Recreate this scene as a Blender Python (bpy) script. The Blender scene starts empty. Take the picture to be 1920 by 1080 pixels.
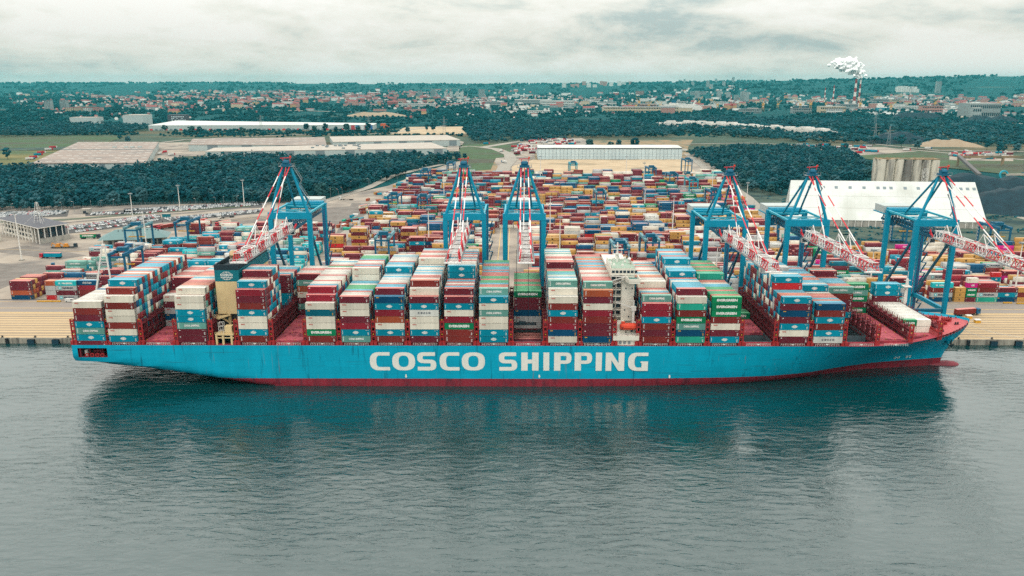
import bpy, bmesh, math, random
import numpy as np
from mathutils import Vector, Matrix
random.seed(11); RNG = np.random.default_rng(11)
rad = math.radians
SC = bpy.context.scene
COL = SC.collection

# ------------------------------------------------------------------ camera
CAM_H, PITCH, YAW, FOC = 126.6, rad(14.46), rad(0.33), 28/36*1920
cam = bpy.data.cameras.new('camera'); cam.lens = 28; cam.sensor_width = 36
cam.clip_start = 1; cam.clip_end = 60000
camo = bpy.data.objects.new('camera', cam); COL.objects.link(camo)
camo.location = (0, 0, CAM_H); camo.rotation_euler = (rad(90)-PITCH, 0, YAW)
SC.camera = camo

# ------------------------------------------------------------------ sky, sun, exposure
SUN_EL, SUN_AZ = 60, 205          # azimuth: compass bearing the light comes from (north = +Y)
def lin(c):
    c = c/255.0
    return c/12.92 if c <= 0.04045 else ((c+0.055)/1.055)**2.4
def S(r, g, b): return (lin(r), lin(g), lin(b), 1.0)
wd = bpy.data.worlds.new('World'); SC.world = wd; wd.use_nodes = True
nt = wd.node_tree; N = nt.nodes; L = nt.links
for n in list(N): N.remove(n)
def nd(t, **k):
    n = N.new(t)
    for a, v in k.items(): setattr(n, a, v)
    return n
out = nd('ShaderNodeOutputWorld'); bg = nd('ShaderNodeBackground'); bg.inputs['Strength'].default_value = 0.1
sky = nd('ShaderNodeTexSky'); sky.sky_type = 'NISHITA'; sky.sun_disc = False
sky.sun_elevation = rad(SUN_EL); sky.sun_rotation = rad(SUN_AZ)
tc = nd('ShaderNodeTexCoord'); sep = nd('ShaderNodeSeparateXYZ'); L.new(tc.outputs['Generated'], sep.inputs[0])
def cloud_noise(scale3, detail, rough, dist, loc=(0, 0, 0)):
    mp = nd('ShaderNodeMapping'); mp.inputs['Scale'].default_value = scale3; mp.inputs['Location'].default_value = loc
    L.new(tc.outputs['Generated'], mp.inputs[0])
    n = nd('ShaderNodeTexNoise'); n.inputs['Scale'].default_value = 1; n.inputs['Detail'].default_value = detail
    n.inputs['Roughness'].default_value = rough; n.inputs['Distortion'].default_value = dist
    L.new(mp.outputs[0], n.inputs['Vector']); return n.outputs['Fac']
n1 = cloud_noise((5.0, 5.0, 19), 10, .58, .35, (3.1, 1.7, .35))
n2 = cloud_noise((2.0, 2.0, 11), 4, .5, .2, (7.3, 2.2, 4.4))
n3 = cloud_noise((20, 20, 52), 8, .64, .4, (1.2, 5.5, .9))
def mth(op, a, b=None, clamp=False):
    m = nd('ShaderNodeMath', operation=op); m.use_clamp = clamp
    for i, x in enumerate((a, b)):
        if x is None: continue
        if isinstance(x, (int, float)): m.inputs[i].default_value = x
        else: L.new(x, m.inputs[i])
    return m.outputs[0]
mixn = mth('ADD', mth('ADD', mth('MULTIPLY', n1, .62), mth('MULTIPLY', n2, .30)), mth('MULTIPLY', n3, .22))
hi = mth('MULTIPLY', mth('MAXIMUM', sep.outputs['Z'], 0.0), 0.55)
mixn = mth('ADD', mixn, hi)
lowb = mth('MULTIPLY', mth('SUBTRACT', 1.0, mth('DIVIDE', mth('MAXIMUM', sep.outputs['Z'], 0.0), .04), True), .05)   # brighter clear strip low over the land
mixn = mth('ADD', mixn, lowb)
ramp = nd('ShaderNodeValToRGB'); L.new(mixn, ramp.inputs[0])
cr = ramp.color_ramp; cr.elements[0].position = .47; cr.elements[1].position = .655
cr.elements[0].color = S(184, 198, 195); cr.elements[1].color = S(247, 245, 238)
e = cr.elements.new(.525); e.color = S(216, 220, 212)
e = cr.elements.new(.58); e.color = S(235, 234, 224)
scl = nd('ShaderNodeVectorMath', operation='SCALE'); L.new(ramp.outputs[0], scl.inputs[0])
# overcast sky: the dome brightens towards the zenith
zen = mth('ADD', 12.3, mth('MULTIPLY', mth('MINIMUM', mth('MAXIMUM', mth('SUBTRACT', sep.outputs['Z'], .05), 0.0), .33), 50.0))
L.new(zen, scl.inputs['Scale'])
mx = nd('ShaderNodeMix', data_type='RGBA'); mx.inputs[0].default_value = .95
L.new(sky.outputs[0], mx.inputs[6]); L.new(scl.outputs[0], mx.inputs[7])
L.new(mx.outputs[2], bg.inputs['Color']); L.new(bg.outputs[0], out.inputs['Surface'])

sun = bpy.data.lights.new('sun', 'SUN'); sun.energy = 1.5; sun.angle = rad(14); sun.color = (1, .96, .90)
suno = bpy.data.objects.new('sun', sun); COL.objects.link(suno)
suno.rotation_euler = (rad(90-SUN_EL), 0, rad(180-SUN_AZ))
vs = SC.view_settings; vs.view_transform = 'Standard'; vs.look = 'None'; vs.gamma = 1; vs.use_curve_mapping = False
vs.exposure = -0.3
SC.render.engine = 'CYCLES'; cy = SC.cycles
cy.use_denoising = False; cy.max_bounces = 5; cy.diffuse_bounces = 2; cy.glossy_bounces = 3; cy.transmission_bounces = 2
cy.volume_bounces = 0; cy.caustics_reflective = False; cy.caustics_refractive = False
cy.use_adaptive_sampling = True; cy.adaptive_threshold = 0.01

# ------------------------------------------------------------------ helpers
def G(px, py, z=2.8):
    """ground point seen at a photograph position (used to survey the place)"""
    u = (px-960)/FOC; v = (py-540)/FOC
    x = u; y = math.cos(PITCH)-v*math.sin(PITCH); zz = -math.sin(PITCH)-v*math.cos(PITCH)
    c, s = math.cos(YAW), math.sin(YAW); t = (z-CAM_H)/zz
    return ((x*c-y*s)*t, (x*s+y*c)*t)
def lerp(x, xs, ys): return float(np.interp(x, xs, ys))
def tag(o, label=None, cat=None, group=None, kind=None):
    if label: o['label'] = label
    if cat: o['category'] = cat
    if group: o['group'] = group
    if kind: o['kind'] = kind
    return o
def thing(name, label, cat, loc=(0, 0, 0), rz=0, group=None):
    o = bpy.data.objects.new(name, None); COL.objects.link(o); o.empty_display_size = .5
    o.location = loc; o.rotation_euler = (0, 0, rz)
    return tag(o, label, cat, group)
def link(name, mesh, parent=None, loc=None, rot=None):
    o = bpy.data.objects.new(name, mesh); COL.objects.link(o)
    if parent is not None: o.parent = parent
    if loc is not None: o.location = loc
    if rot is not None: o.rotation_euler = rot
    return o
class MB:
    def __init__(s): s.v = []; s.f = []; s.m = []
    def add(s, vs, fs, m=0):
        b = len(s.v); s.v += [tuple(v) for v in vs]
        s.f += [tuple(b+i for i in f) for f in fs]; s.m += [m]*len(fs); return s
    def bx(s, x0, x1, y0, y1, z0, z1, m=0):
        return s.add([(x0,y0,z0),(x1,y0,z0),(x1,y1,z0),(x0,y1,z0),(x0,y0,z1),(x1,y0,z1),(x1,y1,z1),(x0,y1,z1)],
            [(0,3,2,1),(4,5,6,7),(0,1,5,4),(1,2,6,5),(2,3,7,6),(3,0,4,7)], m)
    def beam(s, p, q, w, h=None, m=0, w2=None, h2=None):
        p = Vector(p); q = Vector(q); d = (q-p).normalized(); h = h or w; w2 = w2 or w; h2 = h2 or h
        up = Vector((0,0,1)) if abs(d.z) < .95 else Vector((0,1,0))
        a = d.cross(up).normalized(); b = a.cross(d).normalized()
        vs = []
        for c, ww, hh in ((p,w,h),(q,w2,h2)):
            for i, j in ((-1,-1),(1,-1),(1,1),(-1,1)): vs.append(c+a*i*ww/2+b*j*hh/2)
        return s.add(vs, [(0,3,2,1),(4,5,6,7),(0,1,5,4),(1,2,6,5),(2,3,7,6),(3,0,4,7)], m)
    def tube(s, p, q, r, n=6, m=0, r2=None, cap=True):
        p = Vector(p); q = Vector(q); d = (q-p).normalized(); r2 = r if r2 is None else r2
        up = Vector((0,0,1)) if abs(d.z) < .95 else Vector((0,1,0))
        a = d.cross(up).normalized(); b = a.cross(d).normalized(); vs = []
        for c, rr in ((p,r),(q,r2)):
            for k in range(n):
                t = 2*math.pi*k/n; vs.append(c+a*math.cos(t)*rr+b*math.sin(t)*rr)
        fs = [(k,(k+1)%n,n+(k+1)%n,n+k) for k in range(n)]
        if cap: fs += [tuple(range(n))[::-1], tuple(range(n,2*n))]
        return s.add(vs, fs, m)
    def prism(s, poly, z0, z1, m=0, mt=None):
        n = len(poly)
        s.add([(x,y,z0) for x,y in poly]+[(x,y,z1) for x,y in poly], [(k,(k+1)%n,n+(k+1)%n,n+k) for k in range(n)], m)
        return s.add([(x,y,z1) for x,y in poly], [tuple(range(n))], m if mt is None else mt)
    def mesh(s, name, mats, smooth=False):
        me = bpy.data.meshes.new(name); me.from_pydata(s.v, [], s.f)
        for mm in (mats if isinstance(mats, (list, tuple)) else [mats]): me.materials.append(mm)
        me.polygons.foreach_set('material_index', s.m)
        if smooth: me.polygons.foreach_set('use_smooth', [True]*len(s.f))
        me.update(); return me
    def build(s, name, mats, parent=None, loc=None, rot=None, smooth=False):
        return link(name, s.mesh(name, mats, smooth), parent, loc, rot)
def mesh_np(name, V, F, mi, mats):
    """mesh from numpy: V (n,3), F (m,k) all faces of one size"""
    me = bpy.data.meshes.new(name); k = F.shape[1]
    me.vertices.add(len(V)); me.vertices.foreach_set('co', V.astype(np.float32).ravel())
    me.loops.add(F.size); me.loops.foreach_set('vertex_index', F.astype(np.int32).ravel())
    me.polygons.add(len(F)); me.polygons.foreach_set('loop_start', np.arange(0, F.size, k, dtype=np.int32))
    for m in mats: me.materials.append(m)
    if mi is not None: me.polygons.foreach_set('material_index', np.asarray(mi, dtype=np.int32))
    me.update(calc_edges=True); me.validate(); return me

# ------------------------------------------------------------------ materials
MATS = {}
KA = .635      # paints are noted as they look under this sky; this brings them to their real albedo
def mat(name, col, rough=.6, var=.14, vs=.35, spec=.3, bump=0, bs=2.0, isl=0, orand=0, stretch=(1,1,1), metal=0, col2=None, c2=(.55,.7), c2s=.1, c2st=(1,1,1)):
    col = (col[0]*KA, col[1]*KA, col[2]*KA, 1)
    if col2 is not None: col2 = (col2[0]*KA, col2[1]*KA, col2[2]*KA, 1)
    m = bpy.data.materials.new(name); m.use_nodes = True; t = m.node_tree; nn = t.nodes; ll = t.links
    b = nn['Principled BSDF']; b.inputs['Roughness'].default_value = rough; b.inputs['Metallic'].default_value = metal
    b.inputs['Specular IOR Level'].default_value = spec
    tcn = nn.new('ShaderNodeTexCoord'); mp = nn.new('ShaderNodeMapping'); mp.inputs['Scale'].default_value = stretch
    ll.new(tcn.outputs['Object'], mp.inputs[0])
    nz = nn.new('ShaderNodeTexNoise'); nz.inputs['Scale'].default_value = vs; nz.inputs['Detail'].default_value = 6; nz.inputs['Roughness'].default_value = .62
    ll.new(mp.outputs[0], nz.inputs['Vector'])
    mr = nn.new('ShaderNodeMapRange'); mr.inputs[1].default_value = .3; mr.inputs[2].default_value = .7
    mr.inputs[3].default_value = 1-var; mr.inputs[4].default_value = 1+var; ll.new(nz.outputs['Fac'], mr.inputs[0])
    val = mr.outputs[0]
    def addrand(sock, amp, val):
        r = nn.new('ShaderNodeMapRange'); r.inputs[3].default_value = 1-amp; r.inputs[4].default_value = 1+amp; ll.new(sock, r.inputs[0])
        mu = nn.new('ShaderNodeMath'); mu.operation = 'MULTIPLY'; ll.new(r.outputs[0], mu.inputs[0]); ll.new(val, mu.inputs[1]); return mu.outputs[0]
    if isl:
        ge = nn.new('ShaderNodeNewGeometry'); val = addrand(ge.outputs['Random Per Island'], isl, val)
    if orand:
        oi = nn.new('ShaderNodeObjectInfo'); val = addrand(oi.outputs['Random'], orand, val)
    hs = nn.new('ShaderNodeHueSaturation'); hs.inputs['Color'].default_value = col; ll.new(val, hs.inputs['Value'])
    if col2 is not None:
        n2 = nn.new('ShaderNodeTexNoise'); n2.inputs['Scale'].default_value = c2s; n2.inputs['Detail'].default_value = 7; n2.inputs['Roughness'].default_value = .6
        m2 = nn.new('ShaderNodeMapping'); m2.inputs['Scale'].default_value = c2st; ll.new(tcn.outputs['Object'], m2.inputs[0]); ll.new(m2.outputs[0], n2.inputs['Vector'])
        r2 = nn.new('ShaderNodeMapRange'); r2.inputs[1].default_value = c2[0]; r2.inputs[2].default_value = c2[1]; ll.new(n2.outputs['Fac'], r2.inputs[0])
        mm = nn.new('ShaderNodeMix'); mm.data_type = 'RGBA'; mm.inputs[6].default_value = col; mm.inputs[7].default_value = col2
        ll.new(r2.outputs[0], mm.inputs[0]); ll.new(mm.outputs[2], hs.inputs['Color'])
    ll.new(hs.outputs[0], b.inputs['Base Color'])
    if bump:
        bp = nn.new('ShaderNodeBump'); bp.inputs['Distance'].default_value = bump; bp.inputs['Strength'].default_value = 1
        nb = nn.new('ShaderNodeTexNoise'); nb.inputs['Scale'].default_value = bs; nb.inputs['Detail'].default_value = 5
        ll.new(tcn.outputs['Object'], nb.inputs['Vector']); ll.new(nb.outputs['Fac'], bp.inputs['Height']); ll.new(bp.outputs[0], b.inputs['Normal'])
    MATS[name] = m; return m
# text as flat mesh geometry (cached): returns verts (n,2) centred and triangles
_TX = {}
def text_geo(s, bold=.02, extra=1.0, space=1.0):
    key = (s, bold, extra, space)
    if key in _TX: return _TX[key]
    cu = bpy.data.curves.new('lettering', 'FONT'); cu.body = s; cu.size = 1; cu.offset = bold; cu.resolution_u = 2
    cu.align_x = 'CENTER'; cu.align_y = 'CENTER'; cu.space_character = space
    o = bpy.data.objects.new('lettering', cu); COL.objects.link(o)
    dg = bpy.context.evaluated_depsgraph_get(); me = bpy.data.meshes.new_from_object(o.evaluated_get(dg))
    me.calc_loop_triangles()
    V = np.array([v.co[:2] for v in me.vertices]); T = np.array([t.vertices[:] for t in me.loop_triangles])
    bpy.data.objects.remove(o); bpy.data.curves.remove(cu); bpy.data.meshes.remove(me)
    V[:,0] *= extra
    V -= (V.max(0)+V.min(0))/2; _TX[key] = (V, T); return V, T
def text_mb(mb, s, cx, cz, y, height, m=0, bold=.02, extra=1.0, space=1.0, width=None):
    """upright lettering facing -Y, in the plane y"""
    V, T = text_geo(s, bold, extra, space); h = V[:,1].max()-V[:,1].min(); k = height/h; kx = k
    if width: kx = width/(V[:,0].max()-V[:,0].min())
    return mb.add([(cx+a*kx, y, cz+b*k) for a, b in V], [tuple(t) for t in T.tolist()], m)
# ------------------------------------------------------------------ palette
def P(name, r, g, b, **k): return mat(name, S(r, g, b), **k)
CK = dict(rough=.5, var=.13, vs=.4, spec=.12, stretch=(1, 1, .22))
CCOL = {  # container paints
 'B': ('brown', (134, 50, 46)), 'M': ('maroon', (116, 40, 54)), 'R': ('crimson', (148, 38, 54)), 'O': ('rust orange', (176, 86, 56)),
 'W': ('off-white', (238, 230, 212)), 'G': ('light grey', (186, 186, 184)), 'T': ('teal blue', (0, 146, 172)), 'N': ('navy blue', (12, 78, 116)),
 'S': ('sea green', (110, 168, 156)), 'E': ('green', (16, 134, 88)), 'K': ('mint green', (44, 172, 146)), 'C': ('pale grey', (224, 224, 216)),
 'Y': ('ochre yellow', (206, 156, 84)), 'A': ('cyan', (36, 196, 202)), 'I': ('magenta', (214, 30, 134)), 'D': ('dark teal', (10, 108, 128)),
 'X': ('bright red', (208, 46, 50)), 'H': ('white', (252, 246, 230))}
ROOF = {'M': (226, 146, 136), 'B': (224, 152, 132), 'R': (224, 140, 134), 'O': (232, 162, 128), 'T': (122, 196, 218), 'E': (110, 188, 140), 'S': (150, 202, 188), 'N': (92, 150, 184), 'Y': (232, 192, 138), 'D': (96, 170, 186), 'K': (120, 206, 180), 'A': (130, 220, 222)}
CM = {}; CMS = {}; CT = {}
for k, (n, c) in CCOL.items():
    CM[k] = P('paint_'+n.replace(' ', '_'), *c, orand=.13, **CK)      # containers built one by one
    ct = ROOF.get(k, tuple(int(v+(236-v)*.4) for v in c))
    CT[k] = P('roof_faded_skylit_'+n.replace(' ', '_'), *ct, isl=.12, orand=.1, rough=.6, var=.12, vs=.6, spec=.3)   # faded container roofs, sky light on the tops put into the colour
    CMS[k] = P('paint_bulk_'+n.replace(' ', '_'), *c, isl=.15, **CK)  # containers of the joined stacks
m_white = P('white_paint', 248, 244, 236, var=.06, rough=.5)
m_dark = P('dark_rubber', 30, 36, 42, var=.1, rough=.8)
m_print_w = P('white_print', 255, 254, 248, var=.03, rough=.6)
m_print_k = P('navy_print', 24, 54, 84, var=.03, rough=.6)
m_print_r = P('red_print', 216, 48, 40, var=.03, rough=.6)
m_print_s = P('cyan_print', 90, 205, 215, var=.03, rough=.6)
m_print_d = P('dark_print', 84, 70, 48, var=.03, rough=.6)
m_hull = mat('hull_teal', S(0, 182, 216), rough=.5, var=.10, vs=.12, spec=.2, stretch=(1, 1, .22), col2=S(4, 120, 148), c2=(.60, .74), c2s=.5, c2st=(1, 1, .10))
# shell plating: faint weld seams between plates, some plates touched up in a slightly different tint, rubbed streaks
t_ = m_hull.node_tree; b_ = t_.nodes['Principled BSDF']; src = b_.inputs['Base Color'].links[0].from_socket
tq = t_.nodes.new('ShaderNodeTexCoord'); sx_ = t_.nodes.new('ShaderNodeSeparateXYZ'); cx_ = t_.nodes.new('ShaderNodeCombineXYZ')
t_.links.new(tq.outputs['Object'], sx_.inputs[0]); t_.links.new(sx_.outputs['X'], cx_.inputs['X']); t_.links.new(sx_.outputs['Z'], cx_.inputs['Y'])
bk_ = t_.nodes.new('ShaderNodeTexBrick'); bk_.inputs['Scale'].default_value = 1; bk_.inputs['Brick Width'].default_value = 13.7; bk_.inputs['Row Height'].default_value = 2.9; bk_.inputs['Mortar Size'].default_value = .05
bk_.inputs['Color1'].default_value = (.93, .93, .93, 1); bk_.inputs['Color2'].default_value = (1.03, 1.03, 1.03, 1); bk_.inputs['Mortar'].default_value = (.74, .76, .78, 1)
t_.links.new(cx_.outputs[0], bk_.inputs['Vector'])
def hmul(a, fac_sock, colr):
    m_ = t_.nodes.new('ShaderNodeMix'); m_.data_type = 'RGBA'; m_.blend_type = 'MIX'; t_.links.new(fac_sock, m_.inputs[0]); t_.links.new(a, m_.inputs[6]); m_.inputs[7].default_value = colr; return m_.outputs[2]
mm_ = t_.nodes.new('ShaderNodeMix'); mm_.data_type = 'RGBA'; mm_.blend_type = 'MULTIPLY'; mm_.inputs[0].default_value = .8; t_.links.new(src, mm_.inputs[6]); t_.links.new(bk_.outputs[0], mm_.inputs[7]); cur = mm_.outputs[2]
for sc_, lo, hi_, colr, amp in (((.9, 1, .05), .66, .74, S(120, 84, 70), .45), ((.05, 1, 1.4), .62, .72, S(30, 74, 92), .5)):
    mp_ = t_.nodes.new('ShaderNodeMapping'); mp_.inputs['Scale'].default_value = sc_; t_.links.new(tq.outputs['Object'], mp_.inputs[0]); nz_ = t_.nodes.new('ShaderNodeTexNoise'); nz_.inputs['Scale'].default_value = 1; nz_.inputs['Detail'].default_value = 5; t_.links.new(mp_.outputs[0], nz_.inputs['Vector'])
    mr_ = t_.nodes.new('ShaderNodeMapRange'); mr_.inputs[1].default_value = lo; mr_.inputs[2].default_value = hi_; mr_.inputs[4].default_value = amp; t_.links.new(nz_.outputs['Fac'], mr_.inputs[0]); cur = hmul(cur, mr_.outputs[0], colr)
t_.links.new(cur, b_.inputs['Base Color'])
m_boot = mat('hull_red', S(150, 40, 58), rough=.5, var=.14, vs=.3, spec=.35, stretch=(1, 1, .3), col2=S(104, 36, 52), c2=(.5, .66), c2s=.35, c2st=(1, 1, .3))
m_deckred = mat('deck_red', S(182, 62, 78), rough=.6, var=.18, vs=.3, col2=S(132, 44, 60), c2=(.5, .64), c2s=.25)
m_deckpink = mat('hatch_pink', S(206, 96, 108), rough=.6, var=.18, vs=.25, col2=S(142, 48, 66), c2=(.5, .62), c2s=.28)
m_frame = P('lashing_red', 178, 46, 48, var=.12, vs=.6, rough=.55)
m_frame_d = P('lashing_maroon', 126, 40, 50, var=.14, vs=.6, rough=.6)
m_gold = P('safety_yellow', 236, 176, 48, var=.1)
m_cream = mat('funnel_cream', S(246, 217, 163), rough=.5, var=.07, vs=.3, col2=S(208, 172, 118), c2=(.6, .8), c2s=.35, c2st=(1, 1, .15))
m_fteal = P('funnel_teal', 0, 124, 138, var=.06)
m_black = P('soot_black', 34, 52, 62, var=.1, rough=.7)
m_house = mat('house_white', S(255, 248, 232), rough=.5, var=.06, vs=.3, col2=S(196, 150, 112), c2=(.66, .84), c2s=.4, c2st=(1, 1, .12))
m_window = P('window_glass', 26, 50, 66, var=.2, rough=.12, spec=.6)
m_gdeck = P('green_deck', 158, 186, 164, var=.12)
m_tdeck = P('teal_deck', 10, 118, 112, var=.12)
m_orange = P('lifeboat_orange', 236, 78, 48, var=.08)
m_grey = P('steel_grey', 150, 158, 160, var=.14)
m_hold = P('hold_grey', 92, 104, 110, var=.2)
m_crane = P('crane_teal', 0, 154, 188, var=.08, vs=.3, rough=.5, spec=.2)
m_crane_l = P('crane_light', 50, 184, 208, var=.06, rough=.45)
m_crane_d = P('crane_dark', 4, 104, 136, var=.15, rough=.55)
m_cred = P('crane_red', 228, 46, 62, var=.08)
m_cwhite = P('crane_white', 255, 252, 248, var=.05)
m_pale = P('machinery_pale', 196, 206, 204, var=.08)
# grounds
m_yard = mat('yard_paving', S(178, 166, 152), rough=.85, var=.2, vs=.05, spec=.15, col2=S(112, 107, 106), c2=(.46, .68), c2s=.018)
m_apron = mat('apron_asphalt', S(160, 150, 142), rough=.85, var=.10, vs=.08, spec=.15, stretch=(.25, 1, 1), col2=S(152, 148, 146), c2=(.48, .7), c2s=.05, c2st=(.2, 1, 1))
m_plank = mat('quay_slab', S(206, 180, 142), rough=.8, var=.10, vs=.12, spec=.15, stretch=(.2, 1, 1))
m_joint = P('quay_joint', 166, 148, 126, var=.1, rough=.9)
m_conc = mat('concrete', S(186, 182, 172), rough=.85, var=.16, vs=.25, col2=S(120, 122, 120), c2=(.5, .7), c2s=.3, c2st=(1, 1, .2))
m_line = P('yellow_line', 236, 200, 130, var=.12, rough=.8)
m_patch = mat('asphalt_dark', S(136, 129, 123), rough=.9, var=.25, vs=.12, spec=.1)
m_road = mat('road_grey', S(172, 166, 156), rough=.9, var=.1, vs=.05, spec=.1)
m_rail = P('rail_dark', 112, 108, 108, var=.2, rough=.8)
m_sand = mat('sand', S(206, 184, 154), rough=.95, var=.16, vs=.04, spec=.05, col2=S(126, 118, 100), c2=(.54, .66), c2s=.016, c2st=(.4, 1, 1))
m_dirt = mat('dirt', S(164, 142, 114), rough=.95, var=.16, vs=.05, spec=.05, col2=S(96, 112, 100), c2=(.5, .64), c2s=.03)
m_grass = mat('grass', S(88, 108, 80), rough=.95, var=.2, vs=.05, spec=.05, col2=S(96, 96, 84), c2=(.46, .6), c2s=.012, c2st=(.25, 1, 1))
m_meadow = mat('dry_meadow', S(136, 128, 88), rough=.95, var=.16, vs=.03, spec=.05, col2=S(92, 108, 80), c2=(.44, .6), c2s=.012, c2st=(.4, 1, 1))
m_scrub = mat('scrub_ground', S(92, 106, 96), rough=.95, var=.25, vs=.08, spec=.05, col2=S(58, 78, 80), c2=(.46, .6), c2s=.05, c2st=(.5, 1, 1))
m_heath = mat('heath', S(82, 98, 86), rough=.95, var=.3, vs=.02, spec=.05, col2=S(112, 104, 84), c2=(.46, .62), c2s=.008, c2st=(.4, 1, 1))
m_land = mat('land', S(22, 80, 84), rough=.95, var=.3, vs=.006, spec=.04, col2=S(92, 104, 92), c2=(.58, .72), c2s=.0022, c2st=(.35, 1, 1))
m_leaf = [mat('leaf_%s' % n, S(*c), rough=.8, var=.25, vs=.12, spec=.1, isl=.24) for n, c in
          (('dark', (6, 70, 82)), ('mid', (22, 88, 98)), ('grey', (62, 104, 112)), ('olive', (46, 88, 90)))]
m_leaf_far = mat('leaf_far', S(4, 68, 76), rough=.9, var=.25, vs=.02, spec=.05, isl=.4)
m_bark = P('bark', 84, 74, 66, var=.2, rough=.9)

# ------------------------------------------------------------------ water
mw = bpy.data.materials.new('harbour_water'); mw.use_nodes = True; t = mw.node_tree; nn = t.nodes; ll = t.links
b = nn['Principled BSDF']; b.inputs['Base Color'].default_value = S(2, 46, 48); b.inputs['Roughness'].default_value = .05
b.inputs['IOR'].default_value = 1.8; b.inputs['Specular IOR Level'].default_value = .5
tcn = nn.new('ShaderNodeTexCoord')
def wav(sc, detail, rough, dist, loc):
    mp = nn.new('ShaderNodeMapping'); mp.inputs['Scale'].default_value = sc; mp.inputs['Location'].default_value = loc; mp.inputs['Rotation'].default_value = (0, 0, .12)
    ll.new(tcn.outputs['Object'], mp.inputs[0]); n = nn.new('ShaderNodeTexNoise'); n.inputs['Scale'].default_value = 1
    n.inputs['Detail'].default_value = detail; n.inputs['Roughness'].default_value = rough; n.inputs['Distortion'].default_value = dist
    ll.new(mp.outputs[0], n.inputs['Vector']); return n.outputs['Fac']
w1 = wav((.15, .40, 1), 5, .55, .5, (0, 0, 0)); w2 = wav((.07, .13, 1), 3, .5, .3, (4, 2, 0)); w3 = wav((.012, .02, 1), 3, .5, .6, (9, 5, 0))
def wm(op, a, b2):
    m = nn.new('ShaderNodeMath'); m.operation = op
    for i, x in enumerate((a, b2)):
        if isinstance(x, (int, float)): m.inputs[i].default_value = x
        else: ll.new(x, m.inputs[i])
    return m.outputs[0]
calm = nn.new('ShaderNodeMapRange'); calm.inputs[1].default_value = .35; calm.inputs[2].default_value = .65; calm.inputs[3].default_value = .30; calm.inputs[4].default_value = 1.2
ll.new(w3, calm.inputs[0])
hgt = wm('ADD', wm('MULTIPLY', wm('MULTIPLY', w1, calm.outputs[0]), 1.5), wm('MULTIPLY', w2, 1.1))
bp = nn.new('ShaderNodeBump'); bp.inputs['Strength'].default_value = 1; bp.inputs['Distance'].default_value = .34
ll.new(hgt, bp.inputs['Height']); ll.new(bp.outputs[0], b.inputs['Normal'])
mb = MB(); mb.add([(-2600, -900, 0), (2600, -900, 0), (2600, 381, 0), (-2600, 381, 0)], [(0, 1, 2, 3)])
tag(mb.build('water', mw), kind='structure')

# ------------------------------------------------------------------ terrain to the horizon
QY, QZ = 378.3, 2.8
def sstep(a, b, x):
    t = np.clip((x-a)/(b-a), 0, 1); return t*t*(3-2*t)
_hw = RNG.uniform(0, 6.28, 12)
def terrain(X, Y):
    X = np.asarray(X, float); Y = np.asarray(Y, float); az = X/np.maximum(Y, 1)
    hm = np.interp(az, [-.8, -.62, -.4, -.2, 0, .12, .25, .36, .45, .55, .7], [118, 116, 106, 90, 88, 102, 128, 150, 166, 184, 176])
    st = np.interp(az, [-.4, .05, .3], [7800, 7200, 5600]); en = np.interp(az, [-.4, .05, .3], [13500, 12500, 9800])
    n = (np.sin(X/610+_hw[0])*np.sin(Y/540+_hw[1])*.5+np.sin(X/1450+Y/2100+_hw[2])*.6+np.sin(X/270+_hw[3])*np.sin(Y/320+_hw[4])*.22)
    r = sstep(st, en, Y)
    return 2.2+hm*r*(1+.10*n)+9*n*sstep(5200, 7600, Y)*(1-r*.5)
ys = np.concatenate([[QY+.9], np.geomspace(420, 17000, 120)]); us = np.linspace(-1, 1, 181)
Yg, Ug = np.meshgrid(ys, us, indexing='ij'); Xg = Ug*(700+Yg*.95)
Zg = terrain(Xg, Yg)
nx = len(us); ii = (np.arange(len(ys)-1)[:,None]*nx+np.arange(nx-1)[None,:]).ravel()
F = np.stack([ii, ii+1, ii+1+nx, ii+nx], 1)
tag(link('ground', mesh_np('ground', np.stack([Xg, Yg, Zg], -1).reshape(-1, 3), F, None, [m_land])), kind='structure')
def sheet(name, pts, m, z, px=True, kind='structure'):
    """flat piece of ground; points surveyed from the photograph (px) or given in metres"""
    q = [G(x, y, z) for x, y in pts] if px else pts
    a = sum(q[i][0]*q[(i+1) % len(q)][1]-q[(i+1) % len(q)][0]*q[i][1] for i in range(len(q)))
    if a < 0: q = q[::-1]
    mb = MB(); mb.add([(x, y, z) for x, y in q], [tuple(range(len(q)))])
    return tag(mb.build(name, m), kind=kind)
def strip(name, pts, width, m, z, px=True):
    q = [Vector((*(G(x, y, z) if px else (x, y)), 0)) for x, y in pts]; mb = MB(); vs = []
    for i, p in enumerate(q):
        d = (q[min(i+1, len(q)-1)]-q[max(i-1, 0)]).normalized(); n = Vector((-d.y, d.x, 0))
        vs += [(*(p-n*width/2).xy, z), (*(p+n*width/2).xy, z)]
    mb.add(vs, [(2*i, 2*i+2, 2*i+3, 2*i+1) for i in range(len(q)-1)])
    return tag(mb.build(name, m), kind='structure')

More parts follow.
